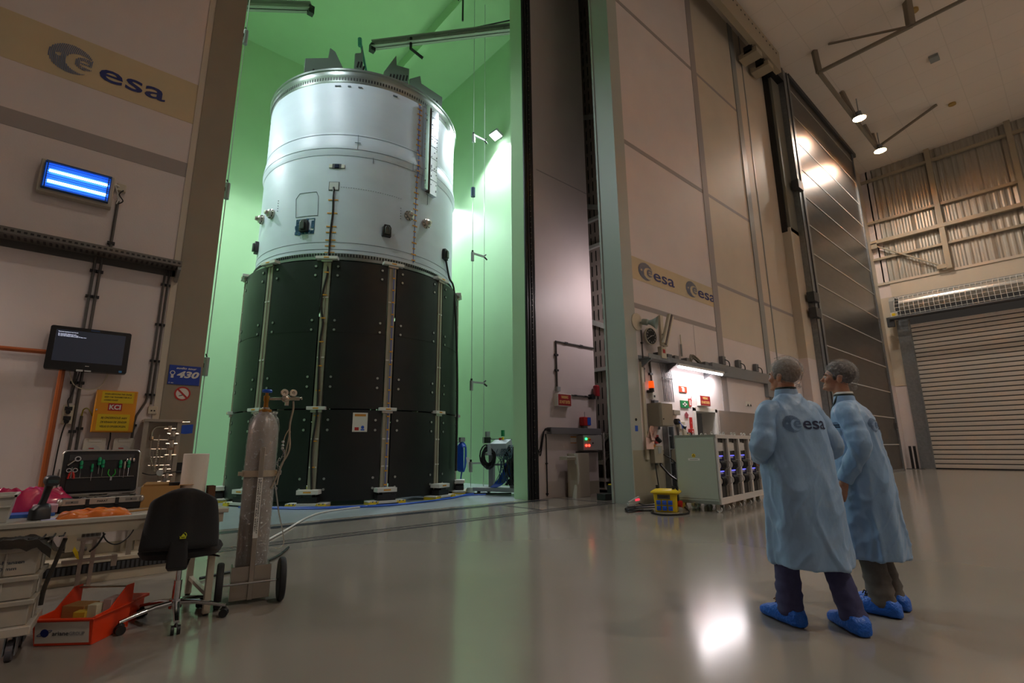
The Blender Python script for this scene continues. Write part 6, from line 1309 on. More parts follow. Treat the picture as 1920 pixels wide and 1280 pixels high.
mb = MB(); mb.tube([(10.1, 6.4, 1.0), (10.35, 6.3, .85), (10.6, 6.2, .5), (10.7, 6.0, .3), (10.8, 5.8, .05)], .012, n=6, smooth=6); mb.tube([(10.8, 6.4, .75), (10.9, 6.2, .4), (10.95, 6.0, .1)], .01, n=6, smooth=4); tag(mb.build('hanging_leads', BLACK), 'two thin black leads hanging between the riser and the grey rack', 'cable')
# yellow power box
p0 = V((8.55, 5.28, 0))
t = thing('power_box', 'yellow site power box with six blue sockets on the floor', 'power box', (8.55, 5.42, 0), rz=R_(-66))
t.scale = (.86, .9, 1)
yb = M('power_yellow', '#e0bf1a', .4, var=.05)
mb = MB()
def frustum(mb, a, b, z0, z1, o=0):
    vs = [(s*a[0], q*a[1], z0) for s, q in ((-1,-1),(1,-1),(1,1),(-1,1))]+[(s*b[0], q*b[1], z1) for s, q in ((-1,-1),(1,-1),(1,1),(-1,1))]
    mb.add(vs, [(3,2,1,0), (4,5,6,7), (0,1,5,4), (1,2,6,5), (2,3,7,6), (3,0,4,7)])
frustum(mb, (.215, .165), (.245, .19), 0, .33); frustum(mb, (.295, .23), (.295, .23), .33, .36); frustum(mb, (.295, .23), (.22, .16), .36, .40)
mb.build('box_body', yb, t, angle=30, bevel=.012)

def sock(u, z): return V((u, -.172-.02*z/.33, z))
for i, x in enumerate((-.14, -.02, .10)):
    for z in (.07, .17):
        mb = MB(); mb.box(sock(x, z)-V((0,.015,0)), (.085, .05, .075)); mb.box(sock(x, z)-V((0,.035,-.01)), (.08, .02, .05)); mb.build('blue_socket', BLUE, t, bevel=.006)
mb = MB(); mb.box(sock(-.03, .27)-V((0,.004,0)), (.26, .02, .075), 0); mb.box(sock(-.03, .27)-V((0,.015,0)), (.2, .004, .025), 1); mb.build('breaker_window', [M('smoked_glass', '#4c4a44', .2), BLACK], t)
mb = MB(); mb.cyl((.22,.0,.15), (.31,-.02,.14), .06, n=14); mb.build('red_socket', RED, t)
mb = MB(); mb.bb((.23,-.12,.2), (.26,.02,.3)); mb.cyl((.17,-.1,.40), (.17,-.1,.46), .03, n=10); mb.cyl((.24,-.08,.38), (.24,-.08,.45), .03, n=10); mb.cyl((-.2,.1,.40), (-.2,.1,.46), .03, n=10); mb.build('black_plug', BLACK, t)
mb = MB(); mb.tube([(8.7, 5.15, .08), (8.55, 4.98, .02), (8.2, 4.95, .016), (7.95, 5.15, .016), (8.1, 5.45, .016), (8.35, 5.6, .016), (8.2, 5.75, .016), (7.9, 5.8, .016), (8.1, 6.0, .016), (8.6, 6.1, .016)], .016, n=6, smooth=6); mb.tube([(8.2, 5.7, .03), (8.0, 5.9, .03), (8.3, 6.1, .03), (9.0, 6.0, .03)], .022, n=6, smooth=6)
tag(mb.build('floor_cable_loop', BLACK), 'black cable looped on the floor around the yellow power box', 'cable')
mb = MB(); mb.tube([(8.85, 5.7, .02), (9.1, 5.75, .02), (9.4, 5.85, .02), (9.7, 5.9, .02), (9.9, 6.1, .02)], .012, n=6, smooth=6); tag(mb.build('beige_lead', M('cable_beige', '')), 'thin beige lead on the floor between the power box and the rack', 'cable')
# grey electronics rack
t = thing('electronics_rack', 'long grey-green electronics rack on casters with black handles and blue lights', 'rack', (8.98, 4.60, 0), rz=R_(7))
rg = M('rack_green_grey', '#a3aa9c', .4); rf = M('rack_frame_pale', '#c3bdb8', .4); rd = M('rack_dark_side', '#4d4a44', .5)
NB, BW, RD, RH, RZ = 4, .62, .78, 1.24, .14
mb = MB(); mb.bb((0, 0, RZ), (.03, RD, RZ+RH), 0); mb.bb((0, 0, RZ+RH-.05), (NB*BW, RD, RZ+RH), 0); mb.bb((0, 0, RZ), (NB*BW, RD, RZ+.06), 0); mb.bb((0, RD-.03, RZ), (NB*BW, RD, RZ+RH), 0); mb.bb((NB*BW-.03, 0, RZ), (NB*BW, RD, RZ+RH), 0); mb.bb((-.006, .02, RZ+.09), (0, RD-.02, RZ+RH-.07), 0)
mb.build('cabinet_shell', rg, t, bevel=.006)
mb = MB()
for i in range(NB+1): x = i*BW; mb.bb((max(0, x-.045), -.02, RZ), (min(NB*BW, x+.045)+(.03 if i == 0 else 0), .02, RZ+RH))
mb.bb((0, -.022, RZ), (NB*BW, .02, RZ+.11)); mb.bb((0, -.022, RZ+RH-.07), (NB*BW, .02, RZ+RH)); mb.build('front_frame', rf, t, bevel=.003)
blue_led = M('blue_led_strip', '#6a6cff', .4, emit=1.2)
for i in range(NB):
    x0, x1 = i*BW+.075, (i+1)*BW-.045
    mb = MB(); mb.bb((x1-.16, .02, RZ+.1), (x1, .6, RZ+RH-.07), 1); mb.bb((x0, .05, RZ+.1), (x1-.16, .07, RZ+RH-.08), 0); mb.bb((x0, .02, RZ+.94), (x1-.1, .06, RZ+1.09), 0); mb.bb((x0+.05, .03, RZ+.11), (x1-.14, .06, RZ+.34), 2); mb.bb((x0, .03, RZ+1.11), (x1-.08, .1, RZ+1.16), 2); mb.bb((x0, .03, RZ+.86), (x1-.12, .06, RZ+.93), 2)
    mb.build('rack_module', [rf, rd, BLACK], t)
    for z in (.84, .56):
        mb = MB(); mb.bb((x0+.01, .03, RZ+z), (x1-.16, .06, RZ+z+.016)); mb.build('blue_light_strip', blue_led, t)
        mb = MB(); zz = RZ+z-.12
        mb.bb((x0+.05, .04, zz+.02), (x1-.14, .1, zz+.08), 0)
        for k in range(3): xx = x0+.08+k*.075; mb.tube([(xx, .06, zz+.06), (xx-.01, -.02, zz+.02), (xx, -.035, zz-.05), (xx+.02, .0, zz-.11), (xx+.02, .08, zz-.12)], .022, n=6, smooth=4)
        mb.build('black_connector', BLACK, t)
        mb = MB(); mb.tube([(x1-.14, .04, zz+.05), (x1-.06, -.04, zz+.03), (x1-.05, -.05, zz-.08), (x1-.1, .02, zz-.12)], .006, n=5, smooth=4); mb.build('thin_lead', M('lead_grey', '#8d8a85', .5), t)
    mb = MB(); mb.bb((x0+.18, .055, RZ+1.13), (x0+.26, .06, RZ+1.145)); mb.build('violet_light', M('violet_led', '#9a4cff', .4, emit=3), t)
for i in range(NB):
    for dx in (.08, .5):
        for y in (.06, RD-.08):
            x = i*BW+dx; mb = MB(); mb.cyl((x-.018, y, .05), (x+.018, y, .05), .05, n=18, m=0); mb.cyl((x-.02, y, .05), (x+.02, y, .05), .015, n=8, m=1); mb.prism([(-.03,0),(.03,0),(.035,.09),(-.035,.09)], (x-.03, y+.01, .05), (0,1,0), (0,0,1), (.008,0,0), 1); mb.prism([(-.03,0),(.03,0),(.035,.09),(-.035,.09)], (x+.022, y+.01, .05), (0,1,0), (0,0,1), (.008,0,0), 1); mb.build('caster', [LGREY, STEEL], t)
for i in range(NB):
    for x, y in ((.08, .08), (.52, .08), (.1, .68), (.5, .68)): mb = MB(); mb.lathe([(.018, -.006), (.03, -.006), (.03, .006), (.018, .006), (.018, -.006)], (i*BW+x, y, RZ+RH+.03), (.4, 1, 0), n=12, cap=False); mb.cyl((i*BW+x, y, RZ+RH-.0), (i*BW+x, y, RZ+RH+.012), .015, n=8); mb.build('lifting_eye', LGREY, t)
mb = MB(); mb.cyl((-.0065, .42, RZ+.86), (-.0085, .42, RZ+.86), .035, n=16, m=0)
for k in range(3): a = R_(90+120*k); mb.prism([(0,0), (.028*math.cos(a-.5), .028*math.sin(a-.5)), (.028*math.cos(a+.5), .028*math.sin(a+.5))], (-.0085, .42, RZ+.86), (0,-1,0), (0,0,1), (-.001,0,0), 1)
mb.prism([(-.11,-.02), (.11,-.02), (.11,.02), (-.11,.02)], (-.0065, .42, RZ+.79), (0,-1,0), (0,0,1), (-.002,0,0), 2); mb.prism([(-.08,-.006), (.08,-.006), (.08,.006), (-.08,.006)], (-.0085, .42, RZ+.79), (0,-1,0), (0,0,1), (-.001,0,0), 3)
mb.build('hazard_sticker', [YEL, BLACK, WPL, GREY], t)
# two striped posts at the far wall
t = thing('black_post', 'pair of slim black floor posts standing by the far left corner of the hall', 'post', (31.2, 5.3, 0), world=True)
a, b = at(1711, 845, 1, 5.3), at(1717, 879, 1, 5.3); X_ = at(1717, 879, 2, 0)
mb = MB(); 
for d in (-.09, .09): mb.bb((X_.x-.04, X_.y+d-.05, 0), (X_.x+.04, X_.y+d+.05, 1.12))
mb.build('post', BLACK, t)
mb = MB(); mb.bb((X_.x-.15, X_.y-.35, 0), (X_.x+.15, X_.y+.35, .02)); mb.build('base', DGREY, t)
# ------------------------------------------------------------------ ceiling lamps on their hanging frame
frm = M('lamp_frame_paint', '#857b6c', .55)
t = thing('lamp_gantry', 'hanging steel lamp frame under the hall ceiling', 'lamp frame', (20.4, 4.8, 15.4), world=True)
def bar(a, b, r=.06):
    mb = MB(); a, b = V(a), V(b); d = (b-a).normalized(); u = d.orthogonal().normalized() if abs(d.z) > .9 else V((0,0,1)).cross(d).normalized(); w_ = d.cross(u)
    mb.loft([(a, u, w_, r, r, 8), (b, u, w_, r, r, 8)], n=16); mb.build('frame_bar', frm, t)
A1, A2, A3 = V((20.4, 4.8, 15.5)), V((20.4, 1.9, 15.5)), V((28.2, 4.76, 15.5))
bar(A1, A3, .07); bar(A1, A2, .06); bar(A1, (20.4, 4.85, 16.5), .09); bar(A2, (20.4, 1.87, 16.5), .11); bar(A2, (20.4, 4.35, 16.48), .035); bar(A2, (20.4, -2, 15.5), .05); bar((20.4, -2, 15.5), (20.4, -2, 16.5), .1)
bar((24.5, 4.72, 15.5), (23.9, 4.9, 16.5), .08); bar((28.2, 4.76, 15.5), (27.4, 4.95, 16.5), .07); bar((28.2, 4.76, 15.5), (28.6, 4.9, 16.5), .07); bar((28.2, 4.7, 15.5), (28.2, 2.3, 16.48), .05)
def hall_lamp(p, lab, e, col=(1, .925, .83), grp=None, r=.28, cone=160):
    t = thing('ceiling_lamp', lab, 'ceiling lamp', p, world=True, group=grp)
    p = V(p); mb = MB(); mb.lathe([(.1, .34), (.12, .2), (.16, .12), (r, .02), (r, 0), (r-.02, 0), (.14, .1), (.001, .12)], p, n=28); mb.build('reflector', GALV, t)
    mb = MB(); mb.lathe([(.001, .0), (r-.02, .0)], p+V((0,0,.01)), n=24); mb.build('lamp_glass', M('warm_lamp_glow', '#ffd9a6', .4, emit=55), t)
    mb = MB(); mb.cyl(p+V((0,0,.3)), p+V((0,0,1.0 if p.z > 15 else .5)), .02, n=8); mb.build('stem', GREY, t)
    L = bpy.data.lights.new('lamp_light', 'SPOT'); L.energy = e; L.color = col; L.spot_size = R_(cone); L.spot_blend = .7; L.shadow_soft_size = .27
    lo = bpy.data.objects.new('lamp_light', L); COL.objects.link(lo); lo.parent = t; lo.location = (0, 0, -.04)
HL = 1100
hall_lamp((24.52, 4.55, 15.25), 'lit round ceiling lamp on the frame, the one nearer the metal door top', HL)
hall_lamp((28.1, 4.62, 15.2), 'lit round ceiling lamp on the frame, the one nearer the far wall', HL)
for i, (x, y) in enumerate(((4, -6.5), (12, -6), (20, -6), (28, -6))): hall_lamp((x, y, 15.4), 'added unseen ceiling lamp high above the hall behind the viewer', HL*1.9, grp='added unseen ceiling lamps above the near hall', cone=118)  # unseen lamps added to brighten the hall and its ceiling
# a tube lamp on the back of the hall wall lights the gap
t = thing('gap_lamp', 'tube lamp high in the gap, on the back of the hall wall', 'lamp', (11.0, D1+.4, 5.6), world=True)
mb = MB(); mb.bb((10.3, D1+.35, 5.6), (11.4, D1+.45, 5.7)); mb.build('lamp_housing', WPL, t)
mb = MB(); mb.cyl((10.35, D1+.48, 5.65), (11.35, D1+.48, 5.65), .025, n=10); mb.build('tube', M('fluorescent_glow', ''), t)
L = bpy.data.lights.new('gap_light', 'AREA'); L.shape = 'RECTANGLE'; L.size = 1.0; L.size_y = .1; L.energy = 42; L.color = (1, .87, .92)
lo = bpy.data.objects.new('gap_light', L); COL.objects.link(lo); lo.parent = t; lo.location = (-.15, .12, 0); lo.rotation_euler = (R_(60), 0, 0)
mb = MB(); p = at(1751, 107, 2, 16.5); mb.bb((p.x-.2, p.y-.15, 16.38), (p.x+.2, p.y+.15, 16.5)); tag(mb.build('ceiling_sensor', GREY), 'small grey box alone on the hall ceiling', 'sensor')
for px, py, l in ((1713, 18, 'small amber detector on the ceiling beside the lamp frame'), (1785, 194, 'small amber detector on the ceiling near the far wall')):
    p = at(px, py, 2, 16.5); mb = MB(); mb.cyl((p.x, p.y, 16.42), (p.x, p.y, 16.5), .14, n=14); tag(mb.build('smoke_detector', M('detector_amber', '#b0904f', .5)), l, 'detector')
# ------------------------------------------------------------------ people
X3, Y3, Z3 = V((1,0,0)), V((0,1,0)), V((0,0,1))
def arm_chain(mb, pts, rs, n=14):
    "overlapping tapered segments with round joints"
    for (a, b), (r0, r1) in zip(zip(pts, pts[1:]), zip(rs, rs[1:])):
        mb.cyl(a, b, r0, r1, n=n); mb.ell(a, (r0, r0, r0), n=12, k=8)
    mb.ell(pts[-1], (rs[-1],)*3, n=12, k=8)
def head_volumes(mb, C, H):
    def E(c, r): mb.ell(C+H @ V(c), r, n=20, k=14, rot=H)
    E((0, -.012, .145), (.074, .094, .088)); E((0, .035, .125), (.066, .058, .075)); E((0, .03, .065), (.056, .062, .06)); E((0, .058, .028), (.036, .036, .028)); E((0, .035, .035), (.05, .045, .032))
    E((0, .084, .128), (.05, .014, .012)); E((0, .088, .10), (.012, .02, .03))
    mb.loft([(C+H @ V((0, .092, .118)), H @ X3, H @ Y3, .008, .008), (C+H @ V((0, .103, .095)), H @ X3, H @ Y3, .011, .013), (C+H @ V((0, .110, .080)), H @ X3, H @ Y3, .016, .016), (C+H @ V((0, .100, .070)), H @ X3, H @ Y3, .014, .010)], n=12)
    E((0, .088, .050), (.022, .012, .007)); E((0, .087, .039), (.019, .012, .007)); E((0, .092, .012+.008), (.016, .012, .014))
    for s in (-1, 1):
        E((s*.040, .065, .085), (.022, .025, .025)); E((s*.076, -.012, .098), (.009, .020, .034)); E((s*.079, -.018, .112), (.007, .018, .016))
def neck(mb, a, b): mb.cyl(a, b, .062, .056, n=18)
def hand(mb, w, d, palm, side):
    "w wrist, d direction of the fingers, palm normal; side = direction of the thumb"
    w, d, nrm, s = V(w), V(d).normalized(), V(palm).normalized(), V(side).normalized()
    for k in range(5): c = w+d*(.015+.018*k); mb.ell(c, (.036, .036, .036), n=10, k=8, rot=Matrix((s*1.05, nrm*.42, d*.6)).transposed())
    for k, (o, L) in enumerate(((.027, .072), (.009, .080), (-.009, .074), (-.027, .058))):
        b = w+d*.088+s*o; c1 = b+d*L*.42+nrm*.006; c2 = c1+(d*.8+nrm*.6).normalized()*L*.33; c3 = c2+(d*.45+nrm*.9).normalized()*L*.27
        mb.tube([b-d*.02, b, c1, c2, c3], [.0092, .0092, .0086, .0078, .0066], n=8)
    b = w+d*.03+s*.028; c1 = b+(d*.6+s*.75+nrm*.3).normalized()*.035; c2 = c1+(d*.85+s*.25+nrm*.4).normalized()*.028
    mb.tube([b-s*.012, b, c1, c2], [.013, .012, .0105, .0085], n=8)
def cap_mesh(C, H, ctr, rad_, slope, z0, bump, seed, n=60, m=22, drop=0):
    "a cap over the skull, cut by a tilted plane through height z0"
    ctr = V(ctr); vs = []; rim = []
    for j in range(n):
        q = 2*PI*j/n; lo, hi = 0, PI
        f = lambda ph: (ctr.z+rad_[2]*math.cos(ph))-(z0+slope*(ctr.y+rad_[1]*math.sin(ph)*math.sin(q)))
        for _ in range(30):
            mid = (lo+hi)/2
            if f(mid) > 0: lo = mid
            else: hi = mid
        for i in range(m+1):
            ph = lo*i/m; d = V((math.sin(ph)*math.cos(q), math.sin(ph)*math.sin(q), math.cos(ph)))
            k = 1+bump*(noise.noise(d*5+V((seed, 0, 0)))*1.0+abs(noise.noise(d*11+V((0, seed, 0))))*.7)*(1-(i/m)**6*.8)
            k *= 1-.05*max(0, (i/m-.85)/.15)
            vs.append(C+H @ (ctr+V((d.x*rad_[0], d.y*rad_[1], d.z*rad_[2]))*k))
        rim.append(vs[-1])
    fs = [(j*(m+1)+i, j*(m+1)+i+1, ((j+1) % n)*(m+1)+i+1, ((j+1) % n)*(m+1)+i) for j in range(n) for i in range(m)]
    return vs, fs, rim
SKIN = M('skin', '#b57f62', .5, var=.06, vs=12)
COAT = M('coat_blue', '#86a5c6', .5, sheen=.1, var=.05, vs=6, bump=.35, bs=14, stretch=(1, 1, .35))
COVER = M('shoe_cover_blue', '#0f5fc4', .45, bump=.6, bs=45)
NET = M('hair_net', '#b5aca6', .6, bump=.6, bs=70)
nt = NET.node_tree; tc = nt.nodes.new('ShaderNodeTexCoord'); nz = nt.nodes.new('ShaderNodeTexNoise'); nz.inputs['Scale'].default_value = 45; nz.inputs['Detail'].default_value = 5
rp = nt.nodes.new('ShaderNodeValToRGB'); rp.color_ramp.elements[0].position = .42; rp.color_ramp.elements[0].color = (.18, .18, .18, 1); rp.color_ramp.elements[1].position = .68; rp.color_ramp.elements[1].color = (.5, .5, .5, 1)
nt.links.new(tc.outputs['Object'], nz.inputs['Vector']); nt.links.new(nz.outputs['Fac'], rp.inputs[0]); nt.links.new(rp.outputs[0], nt.nodes['Principled BSDF'].inputs['Alpha'])
def person(lab, loc, rz, shoulders, arms, feet, headrot, headc, hands, haircol, trouser, logo_c, coatp, lean=V((0,0,0)), patch=False, hairnet_seed=2, open_collar=False):
    t = thing('person', lab, 'person', loc, rz=rz)
    H = headrot; C = V(headc)
    # one continuous body: head, neck, trunk, arms, hands, legs
    mb = MB(); head_volumes(mb, C, H)
    nb = V((lean.x, lean.y, 1.44)); neck(mb, nb-V((0,0,.06)), C+H @ V((0, -.005, .07)))
    mb.loft([((0,0,.84), X3, Y3, .14, .10), ((0,0,1.0), X3, Y3, .13, .09), (lean*.7+V((0,0,1.25)), X3, Y3, .15, .10), (lean+V((0,0,1.40)), X3, Y3, .15, .085), (lean+V((0,0,1.45)), X3, Y3, .07, .06)], n=24)
    for k in (0, 1):
        S, E_, W_ = (V(p) for p in arms[k]); arm_chain(mb, [S, E_, W_], [.048, .038, .028])
        if hands[k]: d, pn, sd = hands[k]; hand(mb, W_, d, pn, sd)
        else:
            d = (W_-E_).normalized(); hand(mb, W_, d, V((0, -.2, -1)), V((1 if k == 0 else -1, .2, .2)))
        F = V(feet[k][0]); hip = V(((-.09, .09)[k], 0, .86)); kn = V((F.x*.75+hip.x*.25, F.y*.6+.03, .46)); arm_chain(mb, [hip, kn, V((F.x, F.y-.03, .09))], [.07, .048, .036])
        a = R_(feet[k][1]); fd = V((math.sin(-a), math.cos(a), 0)); mb.tube([V((F.x, F.y, .045))-fd*.08, V((F.x, F.y, .045))+fd*.14], [.036, .03], n=10)
    b = melt(mb, .0052, 5, .5).build('body', SKIN, t, angle=180)
    # eyes and brows
    mb = MB()
    for s in (-1, 1): mb.ell(C+H @ V((s*.031, .083, .108)), (.0105, .0105, .0095), n=12, k=8, m=0, rot=H); mb.ell(C+H @ V((s*.031, .0905, .108)), (.005, .004, .005), n=10, k=6, m=1, rot=H)
    mb.build('eye', [M('eye_white', '#d8d2c8', .2), M('iris_dark', '#20160f', .1)], b)
    mb = MB()
    for s in (-1, 1): mb.tube([C+H @ V((s*.016, .099, .126)), C+H @ V((s*.035, .094, .130)), C+H @ V((s*.052, .078, .124))], .0032, n=5, smooth=3)
    hm = M('hair_'+haircol, '#'+haircol, .7, bump=.5, bs=60)
    mb.build('eyebrow', hm, b)
    vs, fs, _ = cap_mesh(C, H, (0, -.014, .148), (.080, .099, .093), .75, .088, .02, 1)
    mb = MB(); mb.add(vs, fs)
    for s in (-1, 1): mb.ell(C+H @ V((s*.071, .018, .112)), (.008, .016, .026), n=10, k=8, rot=H)
    mb.build('hair', hm, t)
    vs, fs, rim = cap_mesh(C, H, (0, -.018, .150), (.092, .113, .106), .78, .082, .045, hairnet_seed)
    mb = MB(); mb.add(vs, fs); mb.tube(rim, .0035, n=5, closed=True)
    p0 = C+H @ V((0, -.12, .16)); mb.tube([C+H @ V((-.03, .06, .24)), C+H @ V((-.015, -.02, .262)), C+H @ V((0, -.10, .225)), C+H @ V((.0, -.135, .14)), C+H @ V((0, -.11, .04))], .0035, n=5, smooth=5)
    mb.ell(C+H @ V((0.0, -.108, .045)), (.022, .018, .018), n=10, k=8)
    mb.build('hair_net', NET, t, angle=180)
    # coat: lofted trunk and sleeves melted into one cloth surface
    mb = MB()
    coatp = [tuple(q) for q in coatp]; rng = []
    for z, rx, ry, ox, oy in coatp: rng.append((V((ox, oy, z)), X3, Y3, rx, ry, 2.5))
    k_ = len(rng)
    def fold(i, th):
        z = rng[i][0].z; a = .055*max(0, (1.25-z)/.8)
        return 1+a*(.5*math.sin(5*th+1.3*math.sin(z*4)+hairnet_seed)+.35*math.sin(9*th+2.5*z+1)+.3*noise.noise(V((math.cos(th)*2.2, math.sin(th)*2.2, z*2.2+hairnet_seed))))
    # refine vertically
    fine = []
    for i in range(k_-1):
        for j in range(4):
            u = j/4; A, B = rng[i], rng[i+1]; fine.append((A[0].lerp(B[0], u), X3, Y3, A[3]+(B[3]-A[3])*u, A[4]+(B[4]-A[4])*u, 2.5))
    fine.append(rng[-1]); rng = fine
    mb.loft(rng, n=96, fn=fold)
    cb_ = melt(mb, .0085, 7, .5)
    def wrinkle(mb_, s):
        cb = V((0, 0, 0))
        nrm = [V((0,0,0)) for _ in mb_.v]
        for f in mb_.f:
            a_, b2, c2 = mb_.v[f[0]], mb_.v[f[1]], mb_.v[f[2]]; n_ = (b2-a_).cross(c2-a_)
            for i_ in f: nrm[i_] += n_
        for i_, p in enumerate(mb_.v):
            if nrm[i_].length < 1e-12: continue
            n_ = nrm[i_].normalized()
            low = max(0, min(1, (1.35-p.z)/.6))
            q = noise.noise(V((p.x*6+s, p.y*6, p.z*1.8+3)))*.010
            r1 = 1-2*abs(noise.noise(V((p.x*8+p.z*1.3+noise.noise(V((p.x*2, p.y*2, p.z*3)))*.8, p.y*8-p.z*.6, p.z*1.3+s)))); r2 = 1-2*abs(noise.noise(V((p.x*10-p.z*5, p.y*10+p.z*2, p.z*3+s*2))))
            q += (max(0, r1-.45)**1.0)*.015*(.5+low)+(max(0, r2-.5))*.012
            mb_.v[i_] = p+n_*q
    wrinkle(cb_, hairnet_seed)
    coat = cb_.build('coat', COAT, t, angle=180)
    for k in (0, 1):
        mb = MB()
        S, E_, W_ = (V(p) for p in arms[k]); cuff = W_-(W_-E_).normalized()*.01
        path = spline([S+V((.05 if k == 0 else -.05, 0, .0)), S+V((0,0,-.01)), S.lerp(E_, .5)+V((0,-.01,0)), E_, E_.lerp(cuff, .5), cuff], 6); rr = []; tot = len(path)
        for i, p in enumerate(path):
            u = i/(tot-1); r = .070+.008*min(1, u*5)-.006*u if u < .5 else .075-.028*(u-.5)*2
            rr.append(r*(1+(.035 if .35 < u < .65 else .012)*math.sin(i*1.9+k)+.05*noise.noise(p*9)))
        mb.tube(path, rr, n=22)
        mb.ell(S+V((0,0,-.015)), (.074, .074, .062), n=16, k=10)
        sm_ = melt(mb, .0075, 4, .5); wrinkle(sm_, 11+k*3); sm_.build('sleeve', COAT, coat, angle=180)
    bvh = BVHTree.FromPolygons([tuple(v) for v in cb_.v], cb_.f)
    def drape(pts, o, u, w, n):
        out = []
        for x, y in pts:
            p = o+u*x+w*y; h = bvh.ray_cast(p+n*.4, -n)
            out.append((h[0]+n*.003) if h[0] is not None else p)
        return out
    def logo(o, u, n, s):
        o, u, n = V(o), V(u).normalized(), V(n).normalized(); w = Z3
        mb = MB()
        for q in EMB: mb.add(drape([(p[0]*.052*s, p[1]*.052*s) for p in q], o, u, w, n), [(0,1,2,3)])
        vv, ff = text_mesh('esa', .008, 0); x0 = min(p[0] for p in vv); x1 = max(p[0] for p in vv); kx = .165*s/(x1-x0)
        top = [i for i, p in enumerate(vv) if p[2] > .5]; mp = {i: j for j, i in enumerate(top)}
        pts = drape([(.060*s+(vv[i][0]-x0)*kx, -.031*s+vv[i][1]*.105*s) for i in top], o, u, w, n)
        mb.add(pts, [tuple(mp[i] for i in f) for f in ff if all(i in mp for i in f)], 1)
        mb.build('printed_logo', [M('coat_print_grey', '#4f6a8c', .6), M('coat_print_navy', '#111a3f', .6)], coat)
    for (o, u, n, s) in logo_c: logo(o, u, n, s)
    # collar
    top = coatp[-1]; cz = top[0]
    mb = MB(); mb.loft([(V((top[3], top[4], cz-.02)), X3, Y3, .082, .078), (V((top[3], top[4]-.0, cz+.015)), X3, Y3, .077, .072), (V((top[3], top[4], cz+.035)), X3, Y3, .073, .068), (V((top[3], top[4], cz+.033)), X3, Y3, .066, .062), (V((top[3], top[4], cz-.01)), X3, Y3, .064, .060)], n=30, cap=False)
    mb.build('collar', COAT, coat)
    mb = MB(); mb.lathe([(.060, 0), (.069, .004), (.067, .02), (.060, .022)], (top[3], top[4], cz+.028), n=28, cap=False)
    if open_collar:
        mb.tube([(top[3]-.055, top[4]+.03, cz+.04), (top[3]-.06, top[4]+.055, cz-.01), (top[3]-.07, top[4]+.075, cz-.06), (top[3]-.065, top[4]+.09, cz-.14)], .009, n=6, smooth=4)
    mb.build('lanyard', M('lanyard_dark', '#10201c', .6), t)
    if open_collar:
        mb = MB(); mb.lathe([(.060, 0), (.067, .003), (.062, .018), (.058, .018)], (top[3], top[4], cz+.048), n=28, cap=False); mb.build('shirt_collar', WPL, t)
    # trousers and shoe covers
    for k in (0, 1):
        F = V(feet[k][0]); hip = V(((-.09, .09)[k], 0, .86)); kn = V((F.x*.6+hip.x*.4, F.y*.5+.02, .46)); an = V((F.x, F.y-.02, .062))
        path = spline([hip, hip.lerp(kn, .5), kn, kn.lerp(an, .5), an], 9); rings = []
        for i, p in enumerate(path):
            u = i/(len(path)-1); r = .10-.030*min(1, u*2) if u < .5 else .070+.006*(u-.5)*2
            rings.append((p, X3, Y3, r, r*1.08, 2.2))
        fnk = lambda i, th, k=k: 1+(.10 if i > 27 else .05)*noise.noise(V((math.cos(th)*1.6+k*7, math.sin(th)*1.6, i*.55+hairnet_seed)))+(.05*math.sin(i*2.1+math.cos(th)*1.5) if i > 26 else 0)
        mf = (lambda i, th: 1 if (patch and k == 0 and 7 < i < 19 and math.sin(th) > -.2) else 0) if patch else None
        mb = MB(); mb.loft(rings, n=30, fn=fnk, mf=(lambda i, th, k=k: 1 if (patch and k == 0 and 7 < i < 19 and 0.1 < th < 2.9) else 0)); mb.build('trouser_leg', [trouser, M('black_patch_cloth', '#08080a', .8)], t, angle=180)
        a = R_(feet[k][1]); fd = V((-math.sin(a), math.cos(a), 0)); fs_ = V((math.cos(a), math.sin(a), 0))
        rings = []
        for y, w_, h_, zc in ((-.125, .02, .02, .03), (-.115, .046, .042, .046), (-.08, .062, .058, .060), (-.03, .070, .066, .068), (.03, .072, .064, .066), (.08, .072, .054, .056), (.13, .070, .045, .047), (.19, .060, .036, .038), (.235, .036, .024, .026), (.255, .012, .012, .016)):
            rings.append((V((F.x, F.y, zc))+fd*y, fs_, Z3, w_, h_, 2.8))
        fin = []
        for i in range(len(rings)-1):
            for j in range(3): u = j/3; A, B = rings[i], rings[i+1]; fin.append((A[0].lerp(B[0], u), fs_, Z3, A[3]+(B[3]-A[3])*u, A[4]+(B[4]-A[4])*u, 2.8))
        fin.append(rings[-1])
        mb = MB(); mb.loft(fin, n=32, fn=lambda i, th, k=k: 1+.07*noise.noise(V((math.cos(th)*2.5, math.sin(th)*2.5+k*5, i*.4)))+.04*abs(noise.noise(V((th*3, i*.9, hairnet_seed)))))
        for i, p in enumerate(mb.v): p.z = max(.001, p.z)
        mb.build('shoe_cover', COVER, t, angle=180)
        if k == 0:
            mb = MB(); c = V((F.x, F.y, .115))+fd*.07; mb.loft([(c, fs_, (fd*.9-Z3*.4), .035, .03), (c+Z3*.02-fd*.01, fs_, (fd*.9-Z3*.4), .028, .022)], n=14)
            for j in range(3): mb.tube([c+fs_*-.03+fd*(.015*j-.01)+Z3*.012, c+Z3*.028+fd*(.015*j-.01), c+fs_*.03+fd*(.015*j-.01)+Z3*.012], .004, n=5)
            mb.build('shoe', M('shoe_brown' if not patch else 'shoe_black', '#8a5a22' if not patch else '#0c0c0e', .6), t)
    return t
def hrot(yaw, tiltup, roll=0): return Matrix.Rotation(R_(yaw), 3, 'Z') @ Matrix.Rotation(R_(tiltup), 3, 'X') @ Matrix.Rotation(R_(roll), 3, 'Y')
bl_ = R_(60-90)
